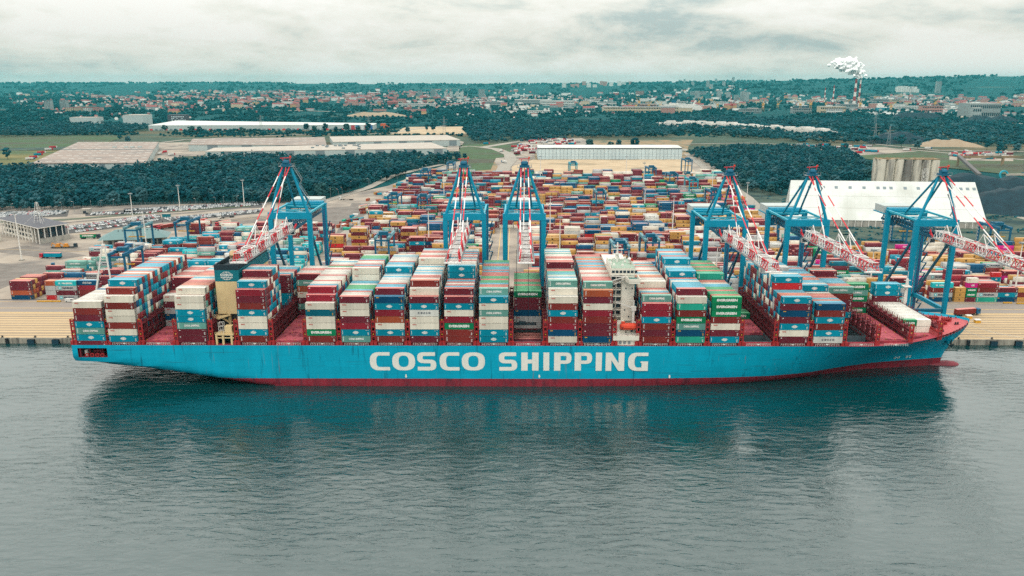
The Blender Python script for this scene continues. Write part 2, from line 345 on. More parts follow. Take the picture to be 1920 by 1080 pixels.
# ---- quay: wall, apron of long slabs with recessed joints, asphalt behind
m_qwall = mat('quay_wall_concrete', S(176, 170, 156), rough=.85, var=.2, vs=.5, stretch=(1, 1, .3), col2=S(96, 92, 88), c2=(.5, .7), c2s=.4, c2st=(1, 1, .2))
mb = MB(); mb.bx(-2400, 2400, QY, QY+.8, -4, QZ)
tag(mb.build('quay_wall', m_qwall), kind='structure')
mb = MB(); mb.bx(-2400, 2400, QY+.8, 452, QZ-.3, QZ-.06)
tag(mb.build('quay_joints', m_joint), kind='structure')
apron = thing('quay_apron', None, None); apron['kind'] = 'structure'
y = QY+.9; i = 0
while y < 422:
    wdt = 2.6 if i % 2 == 0 else 1.5
    mb = MB(); mb.bx(-900, 900, y, y+wdt, QZ-.2, QZ+(.0 if i % 2 else .03)); mb.build('slab', m_plank if i % 2 == 0 else m_joint, apron); y += wdt+.05; i += 1
mb = MB(); mb.bx(-900, 900, y, 451, QZ-.2, QZ-.02); mb.build('slab', m_apron, apron)
for yy, w_, m_ in ((y+.6, .7, m_line), (433, .4, m_line), (386, .5, m_rail), (417, .5, m_rail), (446.5, .3, m_line)):
    mb = MB(); mb.bx(-900, 900, yy-w_/2, yy+w_/2, QZ-.1, QZ+.05); tag(mb.build('painted_line' if m_ is m_line else 'crane_rail', m_), kind='structure')
# yard paving
ypts = [(-900, 451), (900, 451), (900, 600), (225, 600), (290, 1112), (330, 1480), (-70, 1420), (-120, 1200), (-160, 985), (-215, 855), (-420, 822), (-900, 790)]
sheet('yard_pavement', ypts, m_yard, 2.74, px=False)
for q in ([(-400, 590), (-330, 560), (-318, 575), (-385, 612)], [(-420, 470), (-320, 470), (-320, 540), (-430, 560)], [(-330, 650), (-180, 760), (-195, 790), (-350, 680)], [(-145, 600), (-136, 600), (-150, 840), (-175, 840)], [(-210, 690), (-160, 700), (-165, 820), (-215, 800)]):
    PZ_ = globals().get('PZ_', 2.79)+.006; sheet('asphalt_patch', q, m_patch, PZ_, px=False)
for k in range(9):
    x_, y_ = -372+k*19, 655+k*12
    strip('lane_marking', [(x_, y_), (x_+26, y_+34)], .5, m_line, 2.85, px=False)
for a_, b__ in (((-440, 560), (-330, 470)), ((-420, 600), (-300, 585)), ((-300, 640), (-150, 700)), ((-148, 480), (-148, 660)), ((-6, 456), (-6, 690)), ((-13.5, 456), (-13.5, 690))): strip('lane_marking', [a_, b__], .45, m_line, 2.86, px=False)
sheet('scrub_field', [(228, 600), (900, 600), (900, 1010), (470, 1030), (300, 900), (286, 1090), (250, 800)], m_scrub, 2.78, px=False)
sheet('sand_field', [(1000, 299), (1283, 298), (1310, 330), (1180, 331), (1000, 326), (960, 330), (960, 312)], m_sand, 2.95)
sheet('sand_field', [(846, 323), (880, 300), (925, 300), (940, 322)], m_dirt, 2.95)
sheet('dirt_field', [(960, 302), (1003, 300), (1003, 284), (1070, 264), (1300, 262), (1290, 276), (1290, 299), (1003, 299)], m_dirt, 2.85)
sheet('grass_field', [(0, 255), (240, 254), (200, 268), (120, 282), (0, 283)], m_grass, 3.1)
sheet('meadow', [(0, 283), (125, 281), (60, 305), (0, 312)], m_meadow, 3.1)
sheet('dark_heath', [(0, 278), (170, 274), (140, 279), (0, 283)], m_scrub, 3.2)
sheet('sand_field', [(732, 252), (880, 252), (872, 237), (760, 238)], m_sand, 3.3)
sheet('heath', [(-1700, 1130), (-720, 1130), (-720, 1800), (20, 1800), (20, 1345), (-70, 1345), (-120, 1560), (-700, 1560), (-700, 1160), (-60, 1160), (-60, 1120), (-800, 1120)][0:2]+[(-700, 1145), (-120, 1345), (30, 1420), (900, 1420), (1600, 1500), (1900, 2250), (-1200, 2250)], m_heath, 2.62, px=False)
sheet('works_yard', [(299, 268), (355, 266), (356, 285), (330, 300), (276, 306)], m_yard, 3.0)
sheet('works_yard', [(600, 292), (700, 289), (860, 283), (870, 266), (852, 262), (838, 276), (600, 287)], m_yard, 3.0)
sheet('works_yard', [(340, 285), (395, 282), (380, 292), (345, 293)], m_yard, 3.1)
strip('road', [(296, 268), (345, 262), (560, 252), (730, 250), (770, 243), (870, 232)], 14, m_road, 3.35)
strip('road', [(1285, 270), (1400, 268), (1560, 274), (1700, 280), (1925, 300)], 10, m_road, 3.15)
sheet('grass_field', [(860, 272), (945, 268), (985, 290), (930, 296), (920, 318), (865, 322)], m_grass, 3.0)
sheet('grass_field', [(1560, 290), (1640, 278), (1920, 292), (1920, 330), (1640, 300)], m_grass, 3.0)
sheet('truck_yard', [(1500, 273), (1660, 276), (1720, 284), (1600, 292), (1530, 284)], m_yard, 3.1)
sheet('truck_yard', [(1780, 288), (1900, 284), (1900, 302), (1780, 300)], m_yard, 3.1)
sheet('truck_yard', [(955, 286), (980, 262), (1090, 258), (1120, 272), (1005, 282), (1000, 296)], m_yard, 3.05)
strip('road', [(938, 330), (946, 312), (958, 300), (955, 289), (930, 279), (905, 276), (955, 268), (1010, 259)], 20, m_road, 3.25)
strip('road', [(905, 276), (880, 274), (860, 276)], 12, m_road, 3.2)
strip('road', [(600, 480), (650, 440), (700, 402), (745, 360), (790, 336), (835, 316), (870, 306)], 14, m_road, 3.0)
strip('road', [(1288, 288), (1330, 320), (1400, 370), (1452, 420), (1478, 452)], 13, m_road, 3.0)
strip('road', [(560, 392), (690, 352), (735, 330), (790, 316), (830, 308)], 11, m_road, 3.0)
strip('road', [(1800, 380), (1870, 395), (1930, 412)], 9, m_road, 3.0)
strip('road', [(1640, 270), (1760, 282), (1920, 284)], 12, m_road, 3.3)
strip('road', [(0, 206), (400, 203), (800, 214)], 30, m_road, 4.0)
m_lot = mat('car_park_asphalt_shaded', S(98, 96, 96), rough=.9, var=.14, vs=.1, spec=.1)  # asphalt darkened to stand in for shade between the packed cars
for q in ([(120, 439), (120, 424), (300, 402), (306, 417)], [(304, 417), (304, 408), (495, 391), (490, 400)], [(-20, 411), (-20, 398), (130, 394), (126, 406)], [(232, 400), (232, 391), (490, 377.5), (492, 389)], [(160, 405), (160, 398), (232, 394), (300, 400)]):
    sheet('car_park', q, m_lot, 2.82)
# rail tracks and verges in the car parks
strip('grass_verge', [(-40, 418), (120, 412), (300, 398), (470, 386)], 10, m_grass, 2.86)
for dy in (0, 5): strip('railway_track', [(-40, 423-dy), (100, 419-dy), (300, 403-dy), (500, 386-dy)], 3, m_rail, 2.9)
strip('grass_verge', [(300, 455), (430, 432), (480, 424)], 8, m_grass, 2.86)
# ================================================================== THE CONTAINER SHIP
SY0, BEAM = 321.3, 58.6; SCY = SY0+BEAM/2; DK = 18.4
ship = thing('container_ship', 'huge teal blue container ship with white lettering and red waterline moored along the quay', 'ship', (0, SCY, 0))
def bd(X): return lerp(X, [-189.5, 150, 158, 166, 175, 182.6, 190, 196, 201, 204, 206, 207.2], [29.3, 29.3, 28.7, 27.2, 24.6, 21.4, 17.2, 12.9, 8.6, 5.5, 2.6, .3])
def bw(X): return lerp(X, [-189.5, 20, 53, 75, 92, 110, 127, 142, 158, 170, 181, 195, 198], [29.3, 29.3, 28, 26.4, 24.6, 21, 16.6, 11.2, 6.6, 4.8, 3.2, .9, .15])
def zd(X): return lerp(X, [-200, 150, 166, 182, 196, 208], [18.4, 18.4, 19.0, 20.2, 21.2, 22.2])
def zk(X): return lerp(X, [-189.5, -175, -158, -142, -126, -112, -100, -80], [7.4, 6.0, 4.2, 1.8, -.8, -3.2, -5.5, -6])
def hb(X, z):
    """half breadth of the hull at station X and height z"""
    top = zd(X); t = max(0., min(1., z/top)); e = lerp(X, [40, 110, 127, 160, 185, 207], [.30, .42, .62, 1.35, 2.1, 2.3])
    a, b_ = bw(X), bd(X); h = a+(b_-a)*t**e
    if X < -70:
        k = zk(X); u = (z-k)/5.0
        if u <= 0: return 0
        if u < 1: h *= math.sqrt(1-(1-u)**2)
    return h
xs = [-189.5, -187.2, -174.6]+list(np.arange(-168, 40, 8.0))+list(np.arange(40, 150, 5.0))+list(np.arange(150, 196, 3.0))+[196, 198.5, 201, 203, 205, 206.3, 207.2]
zl = [-4, -2, -.5, 1, 2.2, 3.5, 4.6, 5.8, 7.2, 8.8, 10.8, 12.9, 15, 17.0, 1.0]
mb = MB(); nz = len(zl); R = []
def stemx(z): return 1e9
for sgn in (-1, 1):
    rows = []
    for X in xs:
        r = []
        for k, z in enumerate(zl):
            top = zd(X); zz = top if k == nz-1 else (z if z <= 8.8 else 8.8+(z-8.8)*(top-8.8)/(DK-8.8))
            if X < -70: zz = max(zz, zk(X)+.001*k)
            # raked stem: below the deck the bow ends earlier
            xe = lerp(zz, [-4, 3.5, 9, 14, 18, 22.2], [196, 197, 199, 202, 205, 207.2])
            h = hb(X, zz) if X <= xe else 0
            Xc = min(X, xe); h = hb(Xc, zz) if X <= xe else 0.02
            r.append(len(mb.v)); mb.v.append((Xc, sgn*max(h, .02), zz))
        rows.append(r)
    R.append(rows)
    for i in range(len(xs)-1):
        for k in range(nz-1):
            if sgn < 0 and abs(xs[i]+187.2) < .01 and zl[k] in (12.9, 15): continue
            f = (rows[i][k], rows[i+1][k], rows[i+1][k+1], rows[i][k+1])
            mb.f.append(f if sgn < 0 else f[::-1]); mb.m.append(1 if zl[k] < 3.4 else 0)
for k in range(nz-1):   # transom and bottom of the counter
    a, c = R[0][0], R[1][0]; mb.f.append((c[k], a[k], a[k+1], c[k+1])); mb.m.append(1 if zl[k] < 3.4 else 0)
hull = mb.build('hull', [m_hull, m_boot], ship)
bm = bmesh.new(); bm.from_mesh(hull.data); bmesh.ops.remove_doubles(bm, verts=bm.verts, dist=.012); bm.to_mesh(hull.data); bm.free()
for p_ in hull.data.polygons: p_.use_smooth = True
hull.data.update()
hull.data.set_sharp_from_angle(angle=rad(40))
# bulb
mb = MB(); rr = [(190, 1.6), (196, 2.3), (200, 2.6), (203, 2.3), (204.8, 1.6), (205.6, .7)]; prev = None
for X, r in rr:
    ring = []
    for k in range(12):
        t_ = 2*math.pi*k/12; ring.append(len(mb.v)); mb.v.append((X, math.cos(t_)*r, -.9+math.sin(t_)*r*1.05))
    if prev: mb.f += [(prev[k], ring[k], ring[(k+1) % 12], prev[(k+1) % 12]) for k in range(12)]; mb.m += [0]*12
    prev = ring
mb.f.append(tuple(prev)); mb.m.append(0); mb.build('bulbous_bow', m_boot, ship, smooth=True)
# deck edge strips, cross decks, aft and fore decks
NY = -BEAM/2
for sg in (-1, 1):
    mb = MB(); pts = [x for x in xs if x <= 186]
    for a, c in zip(pts[:-1], pts[1:]):
        v = [(a, sg*(bd(a)-.15), zd(a)-.06), (c, sg*(bd(c)-.15), zd(c)-.06), (c, sg*max(bd(c)-3.2, 0), zd(c)-.06), (a, sg*max(bd(a)-3.2, 0), zd(a)-.06)]
        mb.add(v, [(0, 1, 2, 3) if sg < 0 else (3, 2, 1, 0)])
    mb.build('side_deck', m_deckred, ship)
mb = MB(); fx = [x for x in xs if x >= 182]
for a, c in zip(fx[:-1], fx[1:]):
    mb.add([(a, -bd(a)+.3, zd(a)-1.0), (c, -bd(c)+.3, zd(c)-1.0), (c, bd(c)-.3, zd(c)-1.0), (a, bd(a)-.3, zd(a)-1.0)], [(0, 1, 2, 3)])
mb.add([(182, -bd(182)+.3, zd(182)-1), (182, bd(182)-.3, zd(182)-1), (182, bd(182)-.3, zd(182)+1.6), (182, -bd(182)+.3, zd(182)+1.6)], [(0, 1, 2, 3)])
mb.build('fore_deck', P('bow_pink', 210, 96, 100, var=.14, vs=.3), ship)
mb = MB(); mb.bx(182.2, 182.7, -21, 21, 19, 22.6); mb.beam((182.7, -20, 19.3), (185.5, -17, 19.3), .4, 3); mb.beam((182.7, 20, 19.3), (185.5, 17, 19.3), .4, 3)
mb.build('breakwater', m_frame, ship)
def winch(parent, x, y, z, m, name='winch', s=1.0):
    mb = MB(); mb.bx(x-1.6*s, x+1.6*s, y-.9*s, y+.9*s, z, z+.35*s); mb.tube((x-1.5*s, y, z+1.1*s), (x+1.5*s, y, z+1.1*s), .55*s, 8)
    for dx in (-1.5, -.5, .5, 1.5): mb.tube((x+(dx-.08)*s, y, z+1.1*s), (x+(dx+.08)*s, y, z+1.1*s), 1.0*s, 10)
    mb.bx(x+1.6*s, x+2.5*s, y-.5*s, y+.5*s, z, z+1.5*s); return mb.build(name, m, parent)
for x, y in ((189, -6), (189, 4), (193, -3), (193.5, 5), (197, 1)): winch(ship, x, y, zd(x)-1.0, m_frame)
for x, y in ((186.5, -14), (188, -12.5), (199, -4), (200, 4), (186, 14)):
    mb = MB(); mb.tube((x, y, zd(x)-1), (x, y, zd(x)+.1), .35, 8); mb.tube((x+1, y, zd(x)-1), (x+1, y, zd(x)+.1), .35, 8); mb.bx(x-.5, x+1.5, y-.5, y+.5, zd(x)-1, zd(x)-.8); mb.build('bollard', m_dark, ship)
mb = MB()
for sg in (-1, 1):
    for a in np.arange(184, 205, 2.2): mb.beam((a, sg*(bd(a)-.3), zd(a)-.9), (a, sg*max(bd(a)-1.2, .1), zd(a)-.9), .15, 1.0)
mb.build('bulwark_stays', m_frame, ship)['kind'] = 'stuff'
# fore mast
mb = MB(); fxm, fym = 184.6, 15.5
mb.tube((fxm, fym, 20), (fxm, fym, 37), 1.05, 10, r2=.6); mb.bx(fxm-1.8, fxm+1.8, fym-1.8, fym+1.8, 33.2, 33.5); mb.bx(fxm-2.6, fxm+2.6, fym-2.2, fym+2.2, 20.0, 20.4)
mb.tube((fxm, fym, 37), (fxm, fym, 40.5), .15, 6); mb.beam((fxm-1.6, fym, 36.2), (fxm+1.6, fym, 36.2), .25)
for sx in (-1, 1):
    for sy in (-1, 1): mb.beam((fxm+sx*1.75, fym+sy*1.75, 33.5), (fxm+sx*1.75, fym+sy*1.75, 34.5), .1)
for z in np.arange(21.5, 33, 1.1): mb.beam((fxm-1.4, fym-.4, z), (fxm-1.4, fym+.4, z), .09)
mb.beam((fxm-1.4, fym-.4, 21), (fxm-1.4, fym-.4, 33), .08); mb.beam((fxm-1.4, fym+.4, 21), (fxm-1.4, fym+.4, 33), .08)
mb.build('foremast', m_white, ship)
# aft mooring deck seen through the opening in the quarter
mb = MB(); x0, x1 = -187.1, -174.7
zlo, zhi = 12.9, 17.0
mb.add([(x0, NY+.1, zlo), (x1, NY+.1, zlo), (x1, NY+14, zlo), (x0, NY+14, zlo)], [(0, 1, 2, 3)])
mb.add([(x0, NY+14, zlo), (x1, NY+14, zlo), (x1, NY+14, zhi+.4), (x0, NY+14, zhi+.4)], [(0, 1, 2, 3)])
mb.add([(x0, NY+.05, zlo), (x0, NY+14, zlo), (x0, NY+14, zhi+.4), (x0, NY+.05, zhi+.4)], [(0, 1, 2, 3)])
mb.add([(x1, NY+.05, zlo), (x1, NY+14, zlo), (x1, NY+14, zhi+.4), (x1, NY+.05, zhi+.4)], [(3, 2, 1, 0)])
mb.add([(x0, NY+.05, zhi+.3), (x1, NY+.05, zhi+.3), (x1, NY+14, zhi+.3), (x0, NY+14, zhi+.3)], [(3, 2, 1, 0)])
mb.bx(-186.6, -186.1, NY+.4, NY+.9, zlo, zhi+.3); mb.bx(-183.6, -183.1, NY+2.4, NY+2.9, zlo, zhi+.3); mb.bx(-178.6, -178.1, NY+3.4, NY+3.9, zlo, zhi+.3)
mb.build('mooring_deck', m_frame_d, ship)
for k, xx in enumerate((-183.7, -181.5, -179.3, -177.1)):
    mb = MB()
    for j in range(10):
        a0, a1 = 2*math.pi*j/10, 2*math.pi*(j+1)/10
        mb.beam((xx+math.cos(a0)*.7, NY+.6, zlo+.8+math.sin(a0)*.7), (xx+math.cos(a1)*.7, NY+.6, zlo+.8+math.sin(a1)*.7), .42)
    mb.build('fairlead', m_frame, ship)
winch(ship, -181, NY+5, zlo, m_deckred)
mb = MB(); mb.bx(-185.3, -184.3, NY+2, NY+3, zlo, zlo+2.6); mb.build('locker', m_white, ship)
mb = MB(); mb.add([(-189.3, NY+.2, DK-.05), (-174.5, NY+.2, DK-.05), (-174.5, -NY-.2, DK-.05), (-189.3, -NY-.2, DK-.05)], [(0, 1, 2, 3)]); mb.build('aft_deck', m_deckred, ship)

# ---- bays, hatches, lashing bridges
PITCH_B = 14.33
BX = {0: -180.7, 1: -167.0, 2: -152.4, 3: -137.4, 4: -111.4, 5: -96.9}
for i in range(6, 15): BX[i] = -82.6+(i-6)*14.6
for i in range(15, 22): BX[i] = 59.0+(i-15)*14.55
BX[22] = 160.9; BX[23] = 176.2
def hatch(bx, y0, y1, m=m_deckpink):
    """steel hatch covers between two breadths (ship coordinates)"""
    n = max(1, int(round((y1-y0)/10)))
    for k in range(n):
        a, c = y0+(y1-y0)*k/n+.08, y0+(y1-y0)*(k+1)/n-.08; mb = MB(); mb.bx(bx-6.35, bx+6.35, a, c, DK+.1, DK+1.35)
        for q in range(3):
            for w_ in range(2): mb.bx(bx-5.6+q*3.9, bx-2.4+q*3.9, a+.4+w_*(c-a)/2, a+(c-a)/2-.3+w_*(c-a)/2, DK+1.35, DK+1.43)
        for q in (-6.0, -2.0, 2.0, 6.0): mb.bx(bx+q-.12, bx+q+.12, a+.1, a+.5, DK+1.35, DK+1.6, 1)
        mb.build('hatch_cover', [m, m_gold], ship)
OPEN = {12: 8, 18: 5, 21: 11}
for i, bx in BX.items():
    lim = min(27.0, bd(bx+7)-2.6); y0 = -lim
    if i in OPEN:
        y0 = -lim+OPEN[i]*2.5
        mb = MB()   # open hold: ribbed walls and a floor
        fl = 6.0 if i < 15 else 11.0; xa, xb, ya, yb = bx-6.4, bx+6.4, -min(lim, hb(bx+6.4, fl)-1.2), y0
        mb.add([(xa, yb, fl), (xb, yb, fl), (xb, yb, DK), (xa, yb, DK)], [(0, 1, 2, 3)]); mb.add([(xa, ya, fl), (xa, yb, fl), (xa, yb, DK+1.3), (xa, ya, DK+1.3)], [(0, 1, 2, 3)])
        mb.add([(xb, ya, fl), (xb, yb, fl), (xb, yb, DK+1.3), (xb, ya, DK+1.3)], [(3, 2, 1, 0)]); mb.add([(xa, ya, fl), (xb, ya, fl), (xb, ya, DK+1.3), (xa, ya, DK+1.3)], [(3, 2, 1, 0)])
        mb.add([(xa, ya, fl), (xb, ya, fl), (xb, yb, fl), (xa, yb, fl)], [(0, 1, 2, 3)])
        for q in np.arange(ya+1.2, yb, 2.5):
            mb.bx(xa, xa+.35, q-.15, q+.15, fl, DK+1.3); mb.bx(xb-.35, xb, q-.15, q+.15, fl, DK+1.3)
        mb.build('open_hold', m_hold, ship)
    hatch(bx, y0, lim)
    mb = MB(); mb.bx(bx-6.6, bx+6.6, -lim-1.0, -lim-.3, DK, DK+1.15); mb.build('hatch_coaming', m_deckred, ship)   # coaming along the near side
    if abs(bx) < 168:
        mb = MB()
        for k in range(11): mb.bx(bx-5+k-.05, bx-5+k+.05, NY+.30, NY+.38, DK, DK+1.05)
        for z_ in (.5, 1.0): mb.bx(bx-5.05, bx+5.05, NY+.30, NY+.36, DK+z_, DK+z_+.07)
        mb.bx(bx-.5, bx+.5, NY+.34, NY+.42, DK+.35, DK+.9); mb.build('side_railing', m_white, ship)
# cross decks in the gaps between bays, and one lashing bridge on each
def bridge_mesh(half, zt, name):
    mb = MB(); z0 = DK-.05
    for y in (-half, half):        # end towers with oval ports
        for dx in (-.75, .75): mb.bx(dx-.22, dx+.22, y-.3, y+.3, z0, zt)
        for z in np.arange(z0+1.2, zt, 2.2): mb.bx(-.53, .53, y-.24, y+.24, z, z+.75)
        mb.bx(-.9, .9, y-.42, y+.42, z0, z0+1.7)
        mb.bx(-.2, .2, y-.36, y-.30, z0+4.6, z0+5.1, 2); mb.bx(-.2, .2, y-.36, y-.30, zt-.2, zt+.3, 2)
    n = max(2, int(half*2/5.0))
    for k in range(1, n):
        y = -half+2*half*k/n
        mb.bx(-.6, .6, y-.5, y+.5, z0, zt-1.3, 1)
        mb.bx(-.75, -.6, y-.1, y+.1, zt-1.3, zt, 1); mb.bx(.6, .75, y-.1, y+.1, zt-1.3, zt, 1)
        mb.bx(-.85, -.75, y-.1, y+.1, zt-.1, zt+.35, 2)
    m2 = n*3
    for k in range(m2+1):
        y = -half+2*half*k/m2
        for dx in (-.85, .85): mb.bx(dx-.06, dx+.06, y-.06, y+.06, zt-2.4, zt+.1, 1); mb.bx(dx-.05, dx+.05, y-.05, y+.05, z0+2, zt-2.4, 1)
    for z in (z0+2.6, z0+5.0, zt-2.4):
        mb.bx(-.9, .9, -half, half, z, z+.22, 1)
        for dx in (-.88, .88): mb.bx(dx-.05, dx+.05, -half, half, z+.95, z+1.05, 1)
    return mb.mesh(name, [m_frame, m_frame_d, m_gold])
LB = bridge_mesh(28.2, DK+11.2, 'lashing_bridge')
gaps = [-188.4]+[(BX[a]+BX[b_])/2 for a, b_ in zip(range(0, 3), range(1, 4))]+[-129.9, -118.9]+[(BX[a]+BX[a+1])/2 for a in range(4, 14)]+[BX[14]+7.3, BX[15]-7.3]+[(BX[a]+BX[a+1])/2 for a in range(15, 21)]
for g_ in gaps:
    link('lashing_bridge', LB, ship, (g_, 0, 0))
    mb = MB(); mb.bx(g_-1.0, g_+1.0, -27.5, 27.5, DK-.3, DK+.02); mb.build('cross_deck', m_frame_d, ship)
    mb = MB()
    for dx in (-.8, .8): mb.bx(g_+dx-.62, g_+dx+.62, NY+.12, NY+1.3, DK, DK+1.75)
    mb.build('bridge_foot', m_frame, ship)
for g_, zt, hf in ((153.4, DK+9.2, 27.6), (168.6, DK+8.4, 25.2), (183.9, DK+7.2, 19.5)):
    link('lashing_bridge', bridge_mesh(hf, zt, 'fore_lashing_bridge'), ship, (g_, 0, 0))
    mb = MB(); mb.bx(g_-1.0, g_+1.0, -hf+.5, hf-.5, DK-.3, DK+.6); mb.build('cross_deck', m_frame_d, ship)

# ---- lettering on the side (drawn letter by letter, one mesh each)
def half_ring(cx, cz, rx, rz, ix, iz, a0, a1, n=14, p=2.6):
    vs = []; fs = []
    for k in range(n+1):
        a = a0+(a1-a0)*k/n; c, s = math.cos(a), math.sin(a); e = 2/p
        f = lambda q: math.copysign(abs(q)**e, q)
        vs += [(cx+rx*f(c), cz+rz*f(s)), (cx+ix*f(c), cz+iz*f(s))]
    for k in range(n): fs.append((2*k, 2*k+2, 2*k+3, 2*k+1))
    return vs, fs
def glyph(ch, x0, x1, z0, z1):
    w, h = x1-x0, z1-z0; tv, th = h*.335, h*.185; vs = []; fs = []
    def ad(v, f):
        b0 = len(vs); vs.extend(v); fs.extend([tuple(b0+i for i in q) for q in f])
    def rc(a, b_, c, d): ad([(a, c), (b_, c), (b_, d), (a, d)], [(0, 1, 2, 3)])
    pi = math.pi; cz = (z0+z1)/2
    if ch == 'O': ad(*half_ring((x0+x1)/2, cz, w/2, h/2, w/2-tv, h/2-th, 0, 2*pi, 32))
    elif ch in 'CG':
        cx = x0+w*.5; ad(*half_ring(cx, cz, w*.5, h/2, w*.5-tv, h/2-th, pi/2, 3*pi/2, 18)); rc(cx, x1, z1-th, z1); rc(cx, x1, z0, z0+th)
        if ch == 'G': rc(x1-tv, x1, z0+th, cz+h*.02); rc(x0+w*.62, x1-tv, cz-h*.06, cz+h*.02)
    elif ch == 'S':
        r = w*.36; t2 = h*.20; hz = (h+t2)/4
        ad(*half_ring(x0+r, z1-hz, r, hz, r-tv*.85, hz-t2, pi/2, 3*pi/2, 12)); rc(x0+r, x1-w*.06, z1-t2, z1)
        ad(*half_ring(x1-r, z0+hz, r, hz, r-tv*.85, hz-t2, -pi/2, pi/2, 12)); rc(x0+w*.02, x1-r, z0, z0+t2); rc(x0+r, x1-r, cz-t2/2, cz+t2/2)
    elif ch == 'H': rc(x0, x0+tv, z0, z1); rc(x1-tv, x1, z0, z1); rc(x0+tv, x1-tv, cz-th*.55, cz+th*.6)
    elif ch == 'I': rc(x0, x1, z0, z1)
    elif ch == 'P':
        rc(x0, x0+tv, z0, z1); hz = h*.31; c2 = z1-hz; r = w*.34
        rc(x0+tv, x1-r, z1-th, z1); rc(x0+tv, x1-r, z1-2*hz, z1-2*hz+th); ad(*half_ring(x1-r, c2, r, hz, r-tv*.9 if r > tv else r*.15, hz-th, -pi/2, pi/2, 12))
    elif ch == 'N':
        rc(x0, x0+tv*.9, z0, z1); rc(x1-tv*.9, x1, z0, z1); ad([(x0+tv*.9, z1), (x0+tv*.9, z1-h*.42), (x1-tv*.9, z0), (x1-tv*.9, z0+h*.42)], [(0, 1, 2, 3)])
    return vs, fs
m_letter = mat('letter_white', S(255, 254, 244), rough=.5, var=.05, vs=.5, col2=S(196, 200, 196), c2=(.6, .8), c2s=.3, c2st=(1, 1, .1))
LP = [('C', 694, 731.4), ('O', 736, 779), ('S', 783, 818.6), ('C', 825, 862), ('O', 866.5, 910), ('S', 936, 970.5), ('H', 978, 1010.5), ('I', 1019.5, 1030.5),
      ('P', 1039.5, 1072), ('P', 1078, 1110.5), ('I', 1117.5, 1129), ('N', 1136, 1171), ('G', 1178, 1215.5)]
for ch, a, c in LP:
    x0, x1 = (a-968.8)*.2277, (c-968.8)*.2277
    vs_, fs_ = glyph(ch, x0, x1, 7.25, 15.45); mb = MB(); mb.add([(x, NY-.05, z) for x, z in vs_], fs_); mb.build('letter', m_letter, ship)
for px in (761, 1012, 1257):
    x = (px-968.8)*.2277; mb = MB(); mb.add([(x-.5, NY-.05, 4.5), (x, NY-.05, 3.8), (x+.5, NY-.05, 4.5), (x+.28, NY-.05, 4.7), (x+.28, NY-.05, 5.4), (x-.28, NY-.05, 5.4), (x-.28, NY-.05, 4.7)], [(0, 1, 2, 3, 4, 5, 6)]); mb.build('tug_mark', m_letter, ship)
def on_hull(X, z, o=.06): return (X, -hb(X, z)-o, z)
mb = MB()
for X in (172.2, 174.0, 178.2, 180.0):     # bow thruster marks
    for k in range(8):
        a0, a1 = k*math.pi/4, (k+1)*math.pi/4
        p0, p1 = (X+.6*math.cos(a0), 5.4+.6*math.sin(a0)), (X+.6*math.cos(a1), 5.4+.6*math.sin(a1)); mb.beam(on_hull(*p0), on_hull(*p1), .22, .1)
    mb.beam(on_hull(X-.4, 5.0), on_hull(X+.4, 5.8), .2, .1)
mb.build('thruster_mark', m_letter, ship)
nm_, nf_ = text_geo('COSCO SHIPPING', .02)
mb = MB(); mb.add([on_hull(181.5+a*1.35, 15.6+b_*1.35, .12) for a, b_ in nm_], [tuple(q) for q in nf_.tolist()]); mb.build('bow_name', m_letter, ship)
mb = MB(); ax = 196.2; ay = -hb(ax, 13.6)     # hawse pocket and anchor
mb.tube((ax-.4, ay+.6, 14.2), (ax+.5, ay-1.1, 13.3), 1.9, 12); mb.build('hawse_pocket', m_hull, ship)
mb = MB(); mb.beam((ax+.5, ay-1.25, 14.4), (ax+.8, ay-1.2, 10.8), .5); mb.beam((ax-.7, ay-1.1, 11.8), (ax+.8, ay-1.3, 10.6), .5); mb.beam((ax+2.1, ay-.8, 11.8), (ax+.8, ay-1.3, 10.6), .5); mb.build('anchor', m_black, ship)

# ---- accommodation tower
TX0, TX1 = 40.4, 50.4; TY0 = 330-SCY; TY1 = 372-SCY
def T(): return MB()
mb = T(); mb.bx(TX0+4.6, TX1, TY0, TY1, 27, 47.2); mb.bx(TX0, TX0+4.6, TY0+2.2, TY1, 27, 47.2); mb.bx(TX0, TX1, TY0+1.2, TY1, DK, 27.0)
mb.bx(TX0-.2, TX1+.2, TY0-.2, TY0+19, 47.2, 50.2); tower = mb.build('accommodation_block', m_house, ship)
for k in range(6):
    z = 28.6+k*3.0; mb = T(); mb.bx(TX0, TX0+4.6, TY0+.1, TY0+2.2, z, z+.25); mb.bx(TX0, TX0+4.6, TY0+.1, TY0+.16, z+1.1, z+1.2)
    for x in (TX0+.05, TX0+2.3, TX0+4.5): mb.bx(x-.06, x+.06, TY0+.1, TY0+.22, z, z+3.0)
    mb.build('balcony', m_house, tower)
    mb = T(); mb.bx(TX0+.3, TX0+2.1, TY0+2.14, TY0+2.2, z+.5, z+2.5); mb.bx(TX0+2.6, TX0+4.4, TY0+2.14, TY0+2.2, z+.5, z+2.5); mb.build('window', m_window, tower)
for x, z in ((46.8, 41), (49.5, 41), (50.4, 37.4), (50.4, 34.4), (50.4, 31.4), (46.6, 31.5), (48.4, 28.5)):
    mb = T(); mb.bx(x-.28, x+.28, TY0-.05, TY0+.02, z, z+.7); mb.build('porthole', m_window, tower)
for k in range(7): mb = T(); mb.bx(TX0+.2+k*1.6, TX0+1.4+k*1.6, TY0-.26, TY0-.18, 48.2, 49.3); mb.build('bridge_window', m_window, tower)
for k in range(14): mb = T(); mb.bx(TX1+.18, TX1+.26, TY0+.6+k*1.7, TY0+1.8+k*1.7, 48.2, 49.3); mb.build('bridge_window', m_window, tower)
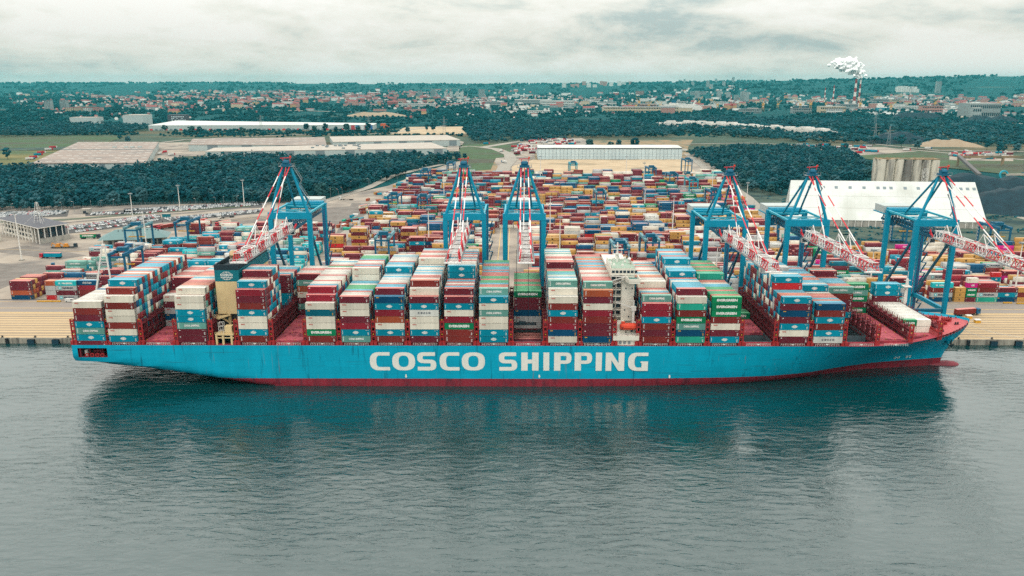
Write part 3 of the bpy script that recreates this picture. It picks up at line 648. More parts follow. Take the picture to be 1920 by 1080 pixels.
mb = T(); mb.bx(TX0, TX1, TY0, TY0+18.8, 50.2, 50.3); mb.build('monkey_deck', m_gdeck, tower)
mb = T()
for a in np.linspace(TX0, TX1, 8):
    for y in (TY0, TY0+18.7): mb.bx(a-.05, a+.05, y-.05, y+.05, 50.2, 51.4)
for y in np.linspace(TY0, TY0+18.7, 14):
    for x in (TX0, TX1): mb.bx(x-.05, x+.05, y-.05, y+.05, 50.2, 51.4)
for z in (50.8, 51.35):
    mb.bx(TX0, TX1, TY0-.04, TY0+.04, z, z+.08); mb.bx(TX0-.04, TX0+.04, TY0, TY0+18.7, z, z+.08); mb.bx(TX1-.04, TX1+.04, TY0, TY0+18.7, z, z+.08)
mb.build('railing', m_white, tower)
# bridge wing on the near side
mb = T(); wy0, wy1 = 322-SCY, TY0
mb.add([(46, wy1, 44.8), (51.4, wy1, 44.8), (51.4, wy0, 45.4), (47, wy0, 45.4), (46, wy1, 46.2), (51.4, wy1, 46.2), (51.4, wy0, 46.2), (47, wy0, 46.2)], [(3, 2, 1, 0), (0, 1, 5, 4), (1, 2, 6, 5), (2, 3, 7, 6), (3, 0, 4, 7), (4, 5, 6, 7)])
mb.bx(46.9, 51.6, wy0-.1, wy0+.15, 46.2, 47.5); mb.bx(51.4, 51.65, wy0, wy1, 46.2, 47.5); mb.beam((46.9, wy0, 46.8), (46, wy1, 46.8), .2, 1.3); wing = mb.build('bridge_wing', m_house, ship)
mb = T(); mb.add([(47.2, wy0+.3, 46.25), (51.3, wy0+.3, 46.25), (51.3, wy1-.2, 46.25), (46.4, wy1-.2, 46.25)], [(0, 1, 2, 3)]); mb.build('wing_deck', m_tdeck, wing)
mb = T()   # wing truss under the roof on the left
mb.beam((TX0, TY0+.1, 44.6), (46, TY0-2, 46.9), .35); mb.beam((TX0+1, TY0, 43), (46.2, TY0-.5, 45.5), .3); mb.beam((TX0, TY0-.2, 46.9), (47, TY0-2, 46.9), .35); mb.build('wing_brace', m_white, ship)
# masts, radars, satellite domes on the roof
mb = T(); cx, cy_ = 44.2, TY0+12
mb.tube((cx, cy_, 50.3), (cx, cy_, 59), .5, 8, r2=.3); mb.beam((cx-2.6, cy_, 56), (cx+2.6, cy_, 56), .3); mb.beam((cx-1.9, cy_-.6, 54), (cx+2.0, cy_-.6, 54), .5)
mb.beam((cx-1.5, cy_-.6, 57.5), (cx+1.5, cy_-.6, 57.5), .35); mb.beam((cx-1.2, cy_+1.5, 50.3), (cx, cy_, 56), .25); mb.beam((cx+1.2, cy_+1.5, 50.3), (cx, cy_, 56), .25); mb.build('radar_mast', m_white, ship)
def dome(parent, x, y, z, r, m, name):
    mb = MB(); mb.tube((x, y, z), (x, y, z+r*1.2), r*.4, 8)
    for k, (a, b_) in enumerate(((.55, -.75), (.9, -.35), (1, 0), (.85, .5), (.5, .85), (.05, 1))):
        ring = [(x+a*r*math.cos(q*math.pi/5), y+a*r*math.sin(q*math.pi/5), z+r*2+b_*r) for q in range(10)]
        o = len(mb.v); mb.v += ring
        if k: mb.f += [(o-10+q, o-10+(q+1) % 10, o+(q+1) % 10, o+q) for q in range(10)]; mb.m += [0]*10
    return mb.build(name, m, parent, smooth=True)
dome(ship, 49.2, TY0+9, 50.3, .9, m_white, 'satellite_dome'); dome(ship, 48.0, TY0+15, 50.3, .6, m_white, 'satellite_dome'); dome(ship, 42, TY0+13, 50.3, .5, m_white, 'satellite_dome')
mb = T(); mb.beam((49.4, TY0+6, 50.3), (49.4, TY0+6, 53.5), .12); mb.add([(49.4, TY0+6, 52.2), (50.4, TY0+6.3, 51.8), (50.3, TY0+6.3, 53.0), (49.4, TY0+6, 53.4)], [(0, 1, 2, 3)]); mb.build('signal_flag', m_print_r, ship)
for x, y, h in ((42, TY0+5, 3.5), (46.5, TY0+16, 5.5), (50, TY0+17, 4), (47.5, TY0+11, 3), (41.2, TY0+9, 4), (43, TY0+17.5, 4.5), (50.8, TY0+13, 3.2), (45.5, TY0+4, 2.2)): mb = T(); mb.tube((x, y, 50.3), (x, y, 50.3+h), .1, 5); mb.bx(x-.5, x+.5, y-.5, y+.5, 50.3, 51.0); mb.build('antenna', m_white, ship)
# boat deck, lifeboat, provision crane
mb = T(); by0 = 321.7-SCY
mb.bx(41, 52, by0, by0+5.6, DK+2.3, DK+4.3); mb.bx(41.3, 51.8, by0+.6, by0+5.6, DK, DK+2.3); mb.bx(41, 46.5, by0+3, by0+8.6, DK+4.3, 27.2); mb.bx(47, 52, by0+4, by0+8.6, DK+4.3, 25.5)
boatdeck = mb.build('boat_deck', m_house, ship)
for x in (41.8, 43.6, 45.4, 47.4): mb = T(); mb.bx(x, x+1.1, by0+.52, by0+.6, DK+.5, DK+1.8); mb.build('door', m_grey, boatdeck)
for x, z in ((42.4, 24.4), (44.8, 24.4), (49.2, 23.6)): mb = T(); mb.bx(x-.5, x+.5, by0+2.9, by0+3.0, z, z+.9); mb.build('window', m_window, boatdeck)
mb = T()
for x in np.arange(41.1, 52, 1.2): mb.bx(x-.05, x+.05, by0, by0+.1, DK+4.3, DK+5.4)
mb.bx(41, 52, by0, by0+.08, DK+5.3, DK+5.4); mb.bx(41, 52, by0, by0+.08, DK+4.8, DK+4.88); mb.bx(42.2, 43.8, by0+1, by0+2.4, DK+4.3, DK+5.5); mb.build('railing', m_white, boatdeck)
mb = T(); lx0, lx1, ly, lz = 43.9, 51.2, by0+1.9, DK+6.6
for k, (f, a, zc) in enumerate(((0, .15, .5), (.08, .8, .2), (.22, 1.25, 0), (.5, 1.35, 0), (.8, 1.25, 0), (.93, .85, .2), (1, .15, .5))):
    X = lx0+(lx1-lx0)*f; a *= 1.15; ring = [(X, ly-a, lz+1.1), (X, ly-a*.8, lz+.3+zc*.8), (X, ly, lz+zc-.2), (X, ly+a*.8, lz+.3+zc*.8), (X, ly+a, lz+1.1), (X, ly+a*.85, lz+2.1), (X, ly+a*.4, lz+2.8-zc), (X, ly-a*.4, lz+2.8-zc), (X, ly-a*.85, lz+2.1)]
    o = len(mb.v); mb.v += ring
    if k: mb.f += [(o-9+q, o-9+(q+1) % 9, o+(q+1) % 9, o+q) for q in range(9)]; mb.m += [0]*9
mb.bx(lx0+.6, lx0+2.1, ly-.6, ly+.6, lz+2.6, lz+3.5)
boat = mb.build('lifeboat', m_orange, ship)
mb = T()
for x in (44.6, 46.6, 48.4): mb.bx(x, x+.8, ly-1.32, ly-1.24, lz+1.0, lz+1.35)
mb.build('window', m_window, boat)
mb = T()
for x in (44.4, 50.4): mb.beam((x, by0+4.2, DK+4.3), (x, by0+3.6, DK+9.6), .4); mb.beam((x, by0+3.6, DK+9.6), (x, ly, DK+9.7), .35); mb.beam((x, ly, DK+9.7), (x, ly, lz+1.8), .1)
mb.build('davit', m_white, ship)
mb = T(); mb.tube((50, by0+5.5, 25.5), (50, by0+5.5, 33.2), .62, 10); mb.bx(49, 51, by0+4.8, by0+6.2, 32.4, 34.2); mb.beam((49.6, by0+5.4, 33.6), (42.2, by0+4.5, 36.4), .5, .6, w2=.25, h2=.3); mb.beam((50, by0+5.5, 34.2), (50, by0+5.5, 36.8), .5); mb.beam((50, by0+5.5, 36.8), (42.2, by0+4.5, 36.5), .1); mb.build('provision_crane', m_white, ship)
mb = T(); mb.tube((17, by0+.6, DK+1.3), (40.6, by0+.6, DK+1.3), .55, 8); mb.build('accommodation_ladder', m_grey, ship)
mb = T()
for x in np.arange(26, 41, 1.5): mb.bx(x-.06, x+.06, by0-.1, by0, DK, DK+1.1)
mb.bx(26, 41, by0-.1, by0-.02, DK+1.0, DK+1.1); mb.build('railing', m_white, ship)

# ---- funnel
FX0, FX1 = -128.9, -118.7; FY0 = 330-SCY; FY1 = 371-SCY
fun = thing('funnel', None, None); fun.parent = ship
mb = T(); mb.bx(FX0, FX1, FY0, FY1, 29.8, 44.2); mb.build('casing', m_cream, fun)
mb = T(); mb.bx(FX0-.03, FX1+.03, FY0-.03, FY1+.03, 44.2, 49.2); mb.build('teal_band', m_fteal, fun)
mb = T(); th = .4
mb.bx(FX0-.06, FX1+.06, FY0-.06, FY0+th, 49.2, 51.5); mb.bx(FX0-.06, FX1+.06, FY1-th, FY1+.06, 49.2, 51.5); mb.bx(FX0-.06, FX0+th, FY0+th, FY1-th, 49.2, 51.5); mb.bx(FX1-th, FX1+.06, FY0+th, FY1-th, 49.2, 51.5)
mb.bx(FX0+th, FX1-th, FY0+th, FY1-th, 49.2, 49.5); mb.build('soot_band', m_black, fun)
mb = T(); mb.tube((-124.4, FY0+14, 49.4), (-124.0, FY0+10, 54.6), 2.0, 12, r2=1.6); mb.tube((-122, FY0+24, 49.4), (-122, FY0+22, 53), 1.0, 10); mb.build('exhaust_pipe', P('exhaust_tan', 190, 160, 120, var=.2), fun)
fc = (FX0+FX1)/2; mb = T()
def ring2(cx, cz, rx, rz, wd_, y, n=28):
    for k in range(n):
        a0, a1 = 2*math.pi*k/n, 2*math.pi*(k+1)/n
        mb.add([(cx+rx*math.cos(a0), y, cz+rz*math.sin(a0)), (cx+rx*math.cos(a1), y, cz+rz*math.sin(a1)), (cx+(rx-wd_)*math.cos(a1), y, cz+(rz-wd_)*math.sin(a1)), (cx+(rx-wd_)*math.cos(a0), y, cz+(rz-wd_)*math.sin(a0))], [(3, 2, 1, 0)])
yl = FY0-.09
ring2(fc, 46.7, 1.85, 1.85, .16, yl); ring2(fc-.75, 46.7, 1.5, 1.75, .14, yl-.01); ring2(fc+.75, 46.7, 1.5, 1.75, .14, yl-.02); mb.build('globe_emblem', m_print_w, fun)
mb = T(); mb.bx(fc-2.6, fc+2.6, yl-.035, yl-.03, 45.75, 47.75); mb.build('emblem_ground', m_fteal, fun)
mb = T(); text_mb(mb, 'COSCO', fc, 47.15, yl-.05, 1.0, bold=.05, width=5.4); text_mb(mb, 'SHIPPING', fc, 46.05, yl-.05, .6, bold=.04, width=5.2); mb.build('funnel_lettering', m_print_w, fun)
# structures under the funnel
mb = T()
mb.bx(-128.4, -119.4, FY0+3.5, FY1, DK, 29.8); mb.build('engine_casing', P('casing_grey', 96, 92, 92, var=.2), ship)  # even dark grey paint on the engine casing
mb = T(); mb.tube((-124.6, FY0+1.6, DK), (-124.6, FY0+1.6, 29.8), .7, 10); mb.beam((-129.5, FY0+.5, 29), (-124.6, FY0+1.6, 25.5), .7); mb.beam((-120.4, FY0+1, DK+8), (-120.4, FY0+1, 29.8), .3); mb.beam((-124.6, FY0+1, 26), (-119.6, FY0+1, 26), .25); mb.tube((-121.7, FY0+1.4, 23.4), (-121.7, FY0+2, 26), .9, 10); mb.build('vent_pipe', m_cream, ship)
mb = T(); mb.add([(-130.4, FY0-2, 28.6), (-128.6, FY0-2.2, 28.3), (-123.6, FY0-.2, 29.8), (-124, FY0+1.5, 29.8), (-130.2, FY0+1.5, 28.6)], [(0, 1, 2, 3, 4)]); mb.bx(-130.4, -128.6, FY0-2, FY0+1.5, 28.0, 28.3)
mb.beam((-128.6, FY0-2, 28.2), (-123.6, FY0-.3, 29.6), .3, .8)
for x in np.arange(-130.4, -127, .8): mb.bx(x-.05, x+.05, FY0-2, FY0-1.9, 28.6, 30)
mb.bx(-130.4, -127.2, FY0-2, FY0-1.92, 29.9, 30.0); mb.build('funnel_platform', m_cream, ship)
mb = T(); y0 = 321.9-SCY
mb.bx(-128.0, -120.2, y0, y0+5, 22.6, 23.1); mb.bx(-128.0, -120.2, y0, y0+.1, 23.9, 24.05)
for x in np.arange(-128, -120, 1.1): mb.bx(x-.06, x+.06, y0, y0+.1, 23.1, 24)
for x in (-127.6, -124.8, -121.2): mb.bx(x-.4, x+.4, y0+.1, y0+.9, DK, 22.6)
mb.bx(-128, -120.2, y0+.2, y0+.6, 21.2, 21.6); mb.build('service_platform', m_cream, ship)
mb = T(); mb.bx(-124, -121, y0+.8, y0+3.4, 23.1, 26.4); mb.build('service_cabin', m_cream, ship)
mb = T()
for q in range(4): mb.beam((-126.6+(q % 2)*1.9, y0+1+(q//2)*1.6, 23.1), (-126.6+(q % 2)*1.9, y0+1+(q//2)*1.6, 28.0), .14)
for z in (24.5, 26.2, 27.9): mb.beam((-126.6, y0+1, z), (-124.7, y0+1, z), .12); mb.beam((-126.6, y0+2.6, z), (-124.7, y0+2.6, z), .12)
mb.build('ladder_frame', m_white, ship)
# white stern derrick
mb = T(); mb.beam((-189.0, -5.6, DK), (-189.2, -5.6, 34), .7); mb.beam((-189.2, -5.6, 34), (-183.4, -5.6, 57), .7, w2=.45, h2=.45); mb.beam((-180.4, -5.6, DK), (-182.4, -5.6, 57), .75, w2=.45, h2=.45)
mb.beam((-186.3, -5.6, 46), (-181.4, -5.6, 46), .35); mb.beam((-183.6, -5.6, 57), (-182.2, -5.6, 57), .8); mb.beam((-183, -5.6, 57), (-183, -5.6, 59.5), .2); mb.build('stern_derrick', m_white, ship)
# ================================================================== CONTAINERS
CW, CH, CL = 2.44, 2.75, 12.19
def container_mesh(length, name):
    """box with recessed corrugated panels, proud corner posts and doors at one end; origin at the bottom centre"""
    bm = bmesh.new(); a, w, h = length/2, CW/2, CH
    bmesh.ops.create_cube(bm, size=1, matrix=Matrix.Translation((0, 0, h/2)) @ Matrix.Diagonal((length, CW, h, 1)))
    bm.faces.ensure_lookup_table()
    for f in list(bm.faces):
        if f.normal.z < -.5: continue
        n = f.normal.copy(); side = abs(n.z) < .5
        bmesh.ops.inset_region(bm, faces=[f], thickness=.13 if side else .10, depth=0)
        bmesh.ops.translate(bm, verts=list(f.verts), vec=-n*(.06 if side else .02))
    # broad corrugations on the long sides
    for sgn in (-1, 1):
        f = [q for q in bm.faces if q.normal.y*sgn > .9 and abs(q.calc_center_median().y) < w-.03][0]
        ed = [e for e in f.edges if abs(e.verts[0].co.z-e.verts[1].co.z) < .01]
        r = bmesh.ops.subdivide_edges(bm, edges=ed, cuts=max(6, int(length*1.6)))
        cols = sorted({round(v.co.x, 4) for v in bm.verts if abs(abs(v.co.y)-(w-.06)) < .004 and v.co.y*sgn > 0})
        for v in bm.verts:
            if v.co.y*sgn > 0 and abs(abs(v.co.y)-(w-.06)) < .004:
                k = cols.index(round(v.co.x, 4))
                if 0 < k < len(cols)-1 and k % 2: v.co.y += sgn*.02
    me = bpy.data.meshes.new(name); bm.to_mesh(me); bm.free()
    b0 = MB(); b0.v = [v.co[:] for v in me.vertices]; b0.f = [tuple(p.vertices) for p in me.polygons]; b0.m = [0]*len(b0.f)
    for y in (-.55, .55):   # lock rods on the doors
        for d in (-.25, .25): b0.bx(a-.05, a+.01, y+d-.035, y+d+.035, .15, h-.15, 1)
    b0.bx(a-.05, a-.005, -.03, .03, .1, h-.1, 2)
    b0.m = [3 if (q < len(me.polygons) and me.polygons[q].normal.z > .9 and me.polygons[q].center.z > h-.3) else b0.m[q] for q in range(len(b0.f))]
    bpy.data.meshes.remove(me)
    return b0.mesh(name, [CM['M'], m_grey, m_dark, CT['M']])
ME40 = container_mesh(CL, 'container_forty'); ME20 = container_mesh(6.06, 'container_twenty')
# markings, each one shared mesh
def mk(fn):
    mb = MB(); fn(mb); return mb
def lens(mb, y=-CW/2-.03, z=CH/2, rx=1.05, rz=.66):
    for k, (f0, f1) in enumerate(((-1, -.66), (-.56, -.2), (-.12, .12), (.2, .56), (.66, 1))):
        a0, a1 = rx*math.sqrt(max(0, 1-f0*f0)), rx*math.sqrt(max(0, 1-f1*f1))
        if k == 2: a0 = a1 = rx*1.12
        mb.add([(-a0-.1, y, z+f0*rz), (a0+.1, y, z+f0*rz), (a1+.1, y, z+f1*rz), (-a1-.1, y, z+f1*rz)], [(0, 1, 2, 3)])
YF = -CW/2-.03
def star(mb, cx, cz, s, m0, m1):
    mb.bx(cx-s, cx+s, YF+.012, YF+.025, cz-s, cz+s, m0)
    p = []
    for k in range(14):
        a = math.pi*k/7+math.pi/2; r = s*(.78 if k % 2 == 0 else .32); p.append((cx+r*math.cos(a), YF, cz+r*math.sin(a)))
    mb.add(p, [tuple(range(14))], m1)
def id_marks(mb, L_=CL):   # small identification print and the column at the left edge
    text_mb(mb, 'CSNU 6 40', L_/2-1.25, CH-.45, YF, .22, 0)
    for k in range(4): mb.bx(L_/2-1.1, L_/2-.6, YF, YF+.01, .35+k*.3, .5+k*.3)
MARK = {
 'lens': (mk(lambda b: (lens(b), b.bx(-5.65, -5.5, YF, YF+.01, .6, 2.2), id_marks(b))), [m_print_w]),
 'china': (mk(lambda b: (text_mb(b, 'CHINA SHIPPING', .1, 1.42, YF, .95, bold=.045, width=6.4), [b.bx(-5.55, -5.15, YF, YF+.01, .5+k*.42, .75+k*.42) for k in range(5)])), [m_print_w]),
 'ever': (mk(lambda b: (text_mb(b, 'EVERGREEN', 0, 1.42, YF, 1.12, bold=.06, width=8.6))), [m_print_w]),
 'cosco': (mk(lambda b: text_mb(b, 'COSCO', 0, 1.42, YF, .86, bold=.05, width=5.4, space=1.7)), [m_print_k]),
 'oocl': (mk(lambda b: text_mb(b, 'OOCL', -4.2, CH-.72, YF, .52, bold=.05, width=1.75)), [m_print_r]),
 'col': (mk(lambda b: ([b.bx(-5.35, -5.05, YF, YF+.01, .6+k*.36, .85+k*.36) for k in range(5)], id_marks(b))), [m_print_w]),
 'tag': (mk(lambda b: (b.bx(-5.4, -4.95, YF, YF+.01, 1.95, 2.35), id_marks(b))), [m_print_w]),
 'patch': (mk(lambda b: (b.bx(-5.3, -4.2, YF, YF+.01, 2.1, 2.45), id_marks(b))), [m_gold]),
 'maersk': (mk(lambda b: (star(b, -3.6, 1.42, .82, 0, 1), text_mb(b, 'MAERSK', 1.1, 1.42, YF, .98, 2, bold=.04, width=6.4))), [m_print_s, m_print_w, m_print_k]),
 'maersk_w': (mk(lambda b: (star(b, -3.6, 1.42, .82, 0, 1), text_mb(b, 'MAERSK', 1.1, 1.42, YF, .98, 1, bold=.04, width=6.4))), [m_print_s, m_print_w]),
 'square': (mk(lambda b: (b.bx(-.62, .62, YF, YF+.01, .85, 2.05), text_mb(b, 'MSC', 0, 1.45, YF-.01, .35, 1, bold=.03))), [m_print_d, CM['Y']]),
 'one': (mk(lambda b: text_mb(b, 'ONE', .3, 1.42, YF, 1.25, bold=.05, width=3.6)), [m_print_w]),
 'cma': (mk(lambda b: (text_mb(b, 'CMA CGM', 0, 1.35, YF, .8, bold=.04, width=5.2), b.beam((-2.4, YF, 2.1), (2.2, YF, 1.95), .12, .02))), [m_print_w]),
 'plain': None}
DEF_MARK = {'T': 'lens', 'S': 'china', 'E': 'ever', 'W': 'oocl', 'B': 'col', 'M': 'tag', 'R': 'tag', 'O': 'col', 'N': 'patch', 'C': 'cosco', 'K': 'col', 'Y': 'square', 'A': 'maersk_w', 'I': 'one', 'G': 'oocl', 'D': 'patch', 'X': 'tag', 'H': 'plain'}
MARK_WORD = {'lens': 'with white oval emblem', 'china': 'lettered CHINA SHIPPING', 'ever': 'lettered EVERGREEN', 'oocl': 'with red lettering', 'cosco': 'lettered COSCO', 'col': 'with white code column',
             'tag': 'with small white tag', 'patch': 'with yellow patch', 'maersk': 'lettered dark MAERSK', 'maersk_w': 'lettered white MAERSK', 'square': 'with dark square emblem', 'one': 'lettered ONE', 'cma': 'lettered CMA CGM', 'plain': 'without lettering'}
MME = {}
for k, v in MARK.items():
    if v: MME[k] = v[0].mesh('marking_'+k, v[1])
    if v: MME[k+'_20'] = None
def spec(c):
    """'T' or 'G:maersk' -> colour key, marking"""
    k, _, m = c.partition(':'); return k, (m or DEF_MARK[k])
GROUP_C = 'stacked shipping containers'
SINGLE = []
def single(c, x, y, z, label, short=False, group=GROUP_C):
    k, m = spec(c); o = link('shipping_container', ME20 if short else ME40, None, (x, y, z))
    tag(o, label, 'container', group)
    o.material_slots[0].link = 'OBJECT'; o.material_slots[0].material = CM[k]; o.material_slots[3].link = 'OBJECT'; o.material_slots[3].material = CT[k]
    if MARK.get(m):
        q = link('marking', MME[m], o)
        if short: q.scale = (.5, 1, .8); q.location = (0, 0, .25)
    SINGLE.append(o); return o
# the joined rest: boxes and their print collected here, one mesh at the end
BULK = []; BULK_MARK = []
KEYS = list(CCOL)
def bulk(c, x, y, z, length=CL, mark=False):
    k, m = spec(c); BULK.append((x, y, z, length, KEYS.index(k)))
    if mark and MARK.get(m): BULK_MARK.append((m, x, y, z, length))
def describe(c, tier, n, where):
    k, m = spec(c); word = 'bottom' if tier == 0 else 'top' if tier == n-1 else ('second', 'third', 'fourth', 'fifth', 'sixth', 'seventh', 'eighth', 'ninth')[tier-1]+' up'
    return '%s container %s, %s, %s' % (CCOL[k][0], MARK_WORD[m], word, where)
Z0 = DK+1.5; TP = 2.88; RP = 2.52
def row_y(r): return 322.6+r*RP
SHIP = {  # face: exposed fronts bottom to top; prof: (row, tiers) steps; where: how to find the stack
 0: dict(face='M T S T M:col B W'.split(), prof=[(0, 7), (1, 7), (20, 7)], tops='N W W H W H W W', z=DK-.9, where='sternmost stack'),
 1: dict(face='T W B W W B W B T'.split(), prof=[(0, 7), (1, 8), (2, 9)], tops='M T T T M T O H B T W', where='second stack from the stern'),
 2: dict(face='G N G M W M M'.split(), prof=[(0, 0), (9, 5), (13, 7)], tops='M M W M', where='behind the aft empty hatch'),
 3: dict(face='M M S T T W W W'.split(), prof=[(0, 7), (1, 8), (9, 8), (16, 8)], tops='W T W B B M M', where='stack just aft of funnel'),
 4: dict(face='B T W W T B M R T M'.split(), prof=[(0, 8), (1, 9), (4, 10), (9, 0), (15, 7)], tops='T T W M R', where='stack just forward of funnel'),
 5: dict(face='M S M:col W O S M'.split(), prof=[(0, 0), (16, 7)], tops='M W W M', where='behind hatch forward of funnel'),
 6: dict(face='B E W W D W R R'.split(), prof=[(0, 6), (1, 7), (2, 8), (12, 8)], tops='R W H T W W M W W W R W W H W M W E', where='first stack forward of mid hatch'),
 7: dict(face='S T R M W W M W W'.split(), prof=[(0, 7), (5, 7), (11, 9)], tops='M W W M T E E E W T T B M T', where='second stack forward of mid hatch'),
 8: dict(face='B T W O R T N M T'.split(), prof=[(0, 7), (1, 8), (12, 9)], tops='N W T T M W W C C T W T', where='stack above first C of COSCO'),
 9: dict(face='M T W W C T M W B'.split(), prof=[(0, 7), (1, 8), (2, 9), (14, 10)], tops='M M W W M M C T W T W W T W W', where='stack above first O of COSCO'),
 10: dict(face='B B E R W T M M T T'.split(), prof=[(0, 7), (1, 8), (8, 10)], tops='M W T M W M T M T H W H', where='stack above SC of COSCO'),
 11: dict(face='T T W W S W T S'.split(), prof=[(0, 7), (1, 8)], tops='T S M B T E E M E E R M M T M T', where='stack above CO of COSCO'),
 12: dict(face='G G N M M E'.split(), prof=[(0, 0), (8, 6)], tops='E E M E E M R E E E', where='shadowed stack above SH of SHIPPING'),
 13: dict(face='W N R B T B W W S'.split(), prof=[(0, 7), (1, 8), (2, 9), (11, 10)], tops='W W S H T H S T K M B H M W M M', where='second stack aft of bridge'),
 14: dict(face='N M M B R W M O S'.split()[:9], prof=[(0, 8), (1, 9)], tops='O S M R M W W M W W M O T O T T M T O', where='stack just aft of bridge'),
 15: dict(face='B M B T R R S W'.split(), prof=[(0, 6), (1, 7), (6, 8)], tops='R S B T W M W W H B O W T W B H W', where='stack just forward of bridge'),
 16: dict(face='K N S E B K W M T T'.split(), prof=[(0, 7), (1, 8), (5, 8), (9, 9), (14, 10)], tops='W M T T T T W T M T T T W T T T M T T', where='second stack forward of bridge'),
 17: dict(face='T M W B E E E K'.split(), prof=[(0, 7), (6, 7), (12, 8)], tops='E B E E M E E T T W B M E E B E', where='third stack forward of bridge'),
 18: dict(face=['E'], prof=[(0, 0), (14, 1), (17, 0)], tops='E E', where='alone on pink hatch'),
 19: dict(face='M W T M N M T X T'.split(), prof=[(0, 7), (5, 9), (9, 8), (12, 9), (17, 8)], tops='T B B T T W T W T W W T T W T T', where='first stack beyond open hatch'),
 20: dict(face='C T B T B N T'.split(), prof=[(0, 6), (3, 6), (8, 7)], tops='N T B T M M B W W W T T B B T B B T T', where='second stack beyond open hatch'),
 21: dict(face='M:col T M M B S'.split(), prof=[(0, 0), (11, 6), (19, 7)], tops='S B M B T T T T M M', where='set-back stack near bow'),
 22: dict(face='E M E S E'.split(), prof=[(0, 0), (18, 5), (21, 0)], tops='E E E', where='far green stack near bow'),
 23: dict(face=['H', 'H', 'M', 'T', 'T'], prof=[(0, 0), (6, 2), (18, 5), (20, 0)], tops=' '.join('H'*18+'MT'), where='white foredeck stack'),
}
n_ship = 0
LEFTC = 'M B T W M T N W B T R M W T S M G'.split()
for i, d in SHIP.items():
    bx, z0 = BX[i], d.get('z', Z0); seen = 0; tops = d['tops'].split()
    rmax = 22 if i < 21 else (21 if i == 21 else 19)
    hs = []; pr = d['prof']
    for r in range(rmax+1):
        h = 0
        for a, b_ in pr:
            if r >= a: h = b_
        hs.append(h)
    rr = random.Random(100+i)
    for r, h in enumerate(hs):
        prev = hs[r-1] if r else 0
        for k in range(h):
            if i == 20 and False: pass
            y, z = row_y(r), z0+k*TP
            top = k == h-1
            if k >= prev:      # exposed front
                c = d['face'][k] if k < len(d['face']) and (r == [q for q in range(len(hs)) if hs[q] > k][0]) else rr.choice(LEFTC)
                if i == 23 and c == 'H' and r == 6:
                    continue
                depth = 'in the front row' if r == 0 else 'set back from the front row'
                single(c, bx, y, z, describe(c, k, max(hs), ('far row, ' if r > 8 and hs[0] else '')+d['where']))
                n_ship += 1
            else:
                c = tops[r % len(tops)] if top else rr.choice(LEFTC)
                bulk(c, bx, y, z)
# the short boxes at the near end of the white foredeck stack and cargo down in the open holds
yw = row_y(6)
single('W', BX[23]-3.1, yw, Z0, 'short off-white container with small red lettering under the short green one on the foredeck', True)
single('E', BX[23]-3.1, yw, Z0+TP, 'short green container lettered EVERGREEN on top at the near end of the foredeck stack', True)
single('H', BX[23]+3.1, yw, Z0, 'short white container, bottom, at the bow end of the foredeck stack', True); single('H', BX[23]+3.1, yw, Z0+TP, 'short white container on top at the bow end of the foredeck stack', True)
for i, cs in ((12, 'T M'), (21, 'G'), (18, 'D'),):
    for r in range(4, OPEN[i]):
        for k, c in enumerate(cs.split()): bulk(c, BX[i], row_y(r+1), DK-8.5+k*TP+(1.8 if i == 12 else 0))
# ================================================================== CONTAINER YARD
RES = []   # reserved rectangles (x0,x1,y0,y1)
YZ = 2.78
def stack(pxc, pyb, cols, rows, where, short=False, back=None, x=None, y=None):
    """one stack surveyed in the photograph: front containers one by one, the rows behind joined"""
    if x is None: x, y = G(pxc, pyb, YZ)
    y += CW/2; cs = cols.split(); n = len(cs); L_ = 6.06 if short else CL
    for k, c in enumerate(cs):
        kk, m = spec(c); word = 'bottom' if k == 0 else 'top' if k == n-1 else ('second up', 'third up', 'fourth up', 'fifth up')[k-1]
        single(c, x, y, YZ+k*2.85, '%s%s container %s, %s, %s' % ('short ' if short else '', CCOL[kk][0], MARK_WORD[m], word, where), short)
    rr = random.Random(int(x*10)); bk = (back or 'M B Y M O M G W').split()
    for r in range(1, rows):
        nn_ = max(1, n-(rr.random() < .25))
        for k in range(nn_): bulk(rr.choice(bk), x, y+r*2.62, YZ+k*2.85, L_)
    RES.append((x-L_/2-1.0, x+L_/2+1.0, y-CW/2-4, y+rows*2.62+1))
stack(41.5, 562, 'N O M M', 7, 'yard stack at far left', back='M M Y O B Y')
stack(97.5, 562, 'X G:plain G:plain O', 2, 'narrow yard stack second from left', True)
stack(127, 562, 'G:maersk M G:maersk A', 2, 'yard stack behind white van')
stack(167, 561, 'B B R N:cma', 2, 'yard stack behind stern derrick')
stack(104, 540, 'M M M', 2, 'behind narrow stack at left', True)
stack(136, 540, 'M W G G:maersk', 3, 'second line behind the van')
stack(171, 538, 'M M G:maersk', 3, 'second line behind derrick')
stack(208, 532, 'M B M', 4, 'second line right of derrick')
stack(630, 478, 'M B X:square Y Y', 4, 'tall stack left of yard gap', back='Y M B Y')
stack(674, 462, 'Y R Y M Y', 5, 'stack left of white MAERSK stack')
stack(708, 480, 'H:maersk H:maersk H:maersk H:maersk', 4, 'tall white stack mid yard', back='G W G')
stack(783, 481, 'W M M T M', 3, 'stack left of second gantry crane')
stack(815, 481, 'D B M N:cma B', 3, 'stack beside second gantry crane leg')
stack(767, 462, 'N:cma Y M Y M', 4, 'stack behind the reach stacker')
stack(747, 449, 'M Y M M Y', 5, 'stack above the reach stacker')
stack(725, 423, 'Y M M Y', 4, 'stack by the flatbed')
stack(882, 487, 'E:ever E:ever E E', 3, 'between second and third gantry cranes', back='E S')
stack(1111, 466, 'O O R X:square N', 3, 'red stack left of bridge tower')
stack(1073, 460, 'W:plain C:plain W:plain C:plain W:plain', 3, 'cream stack behind third crane', back='W C')
stack(1144, 466, 'G S W W', 3, 'pale stack behind bridge tower', back='W G')
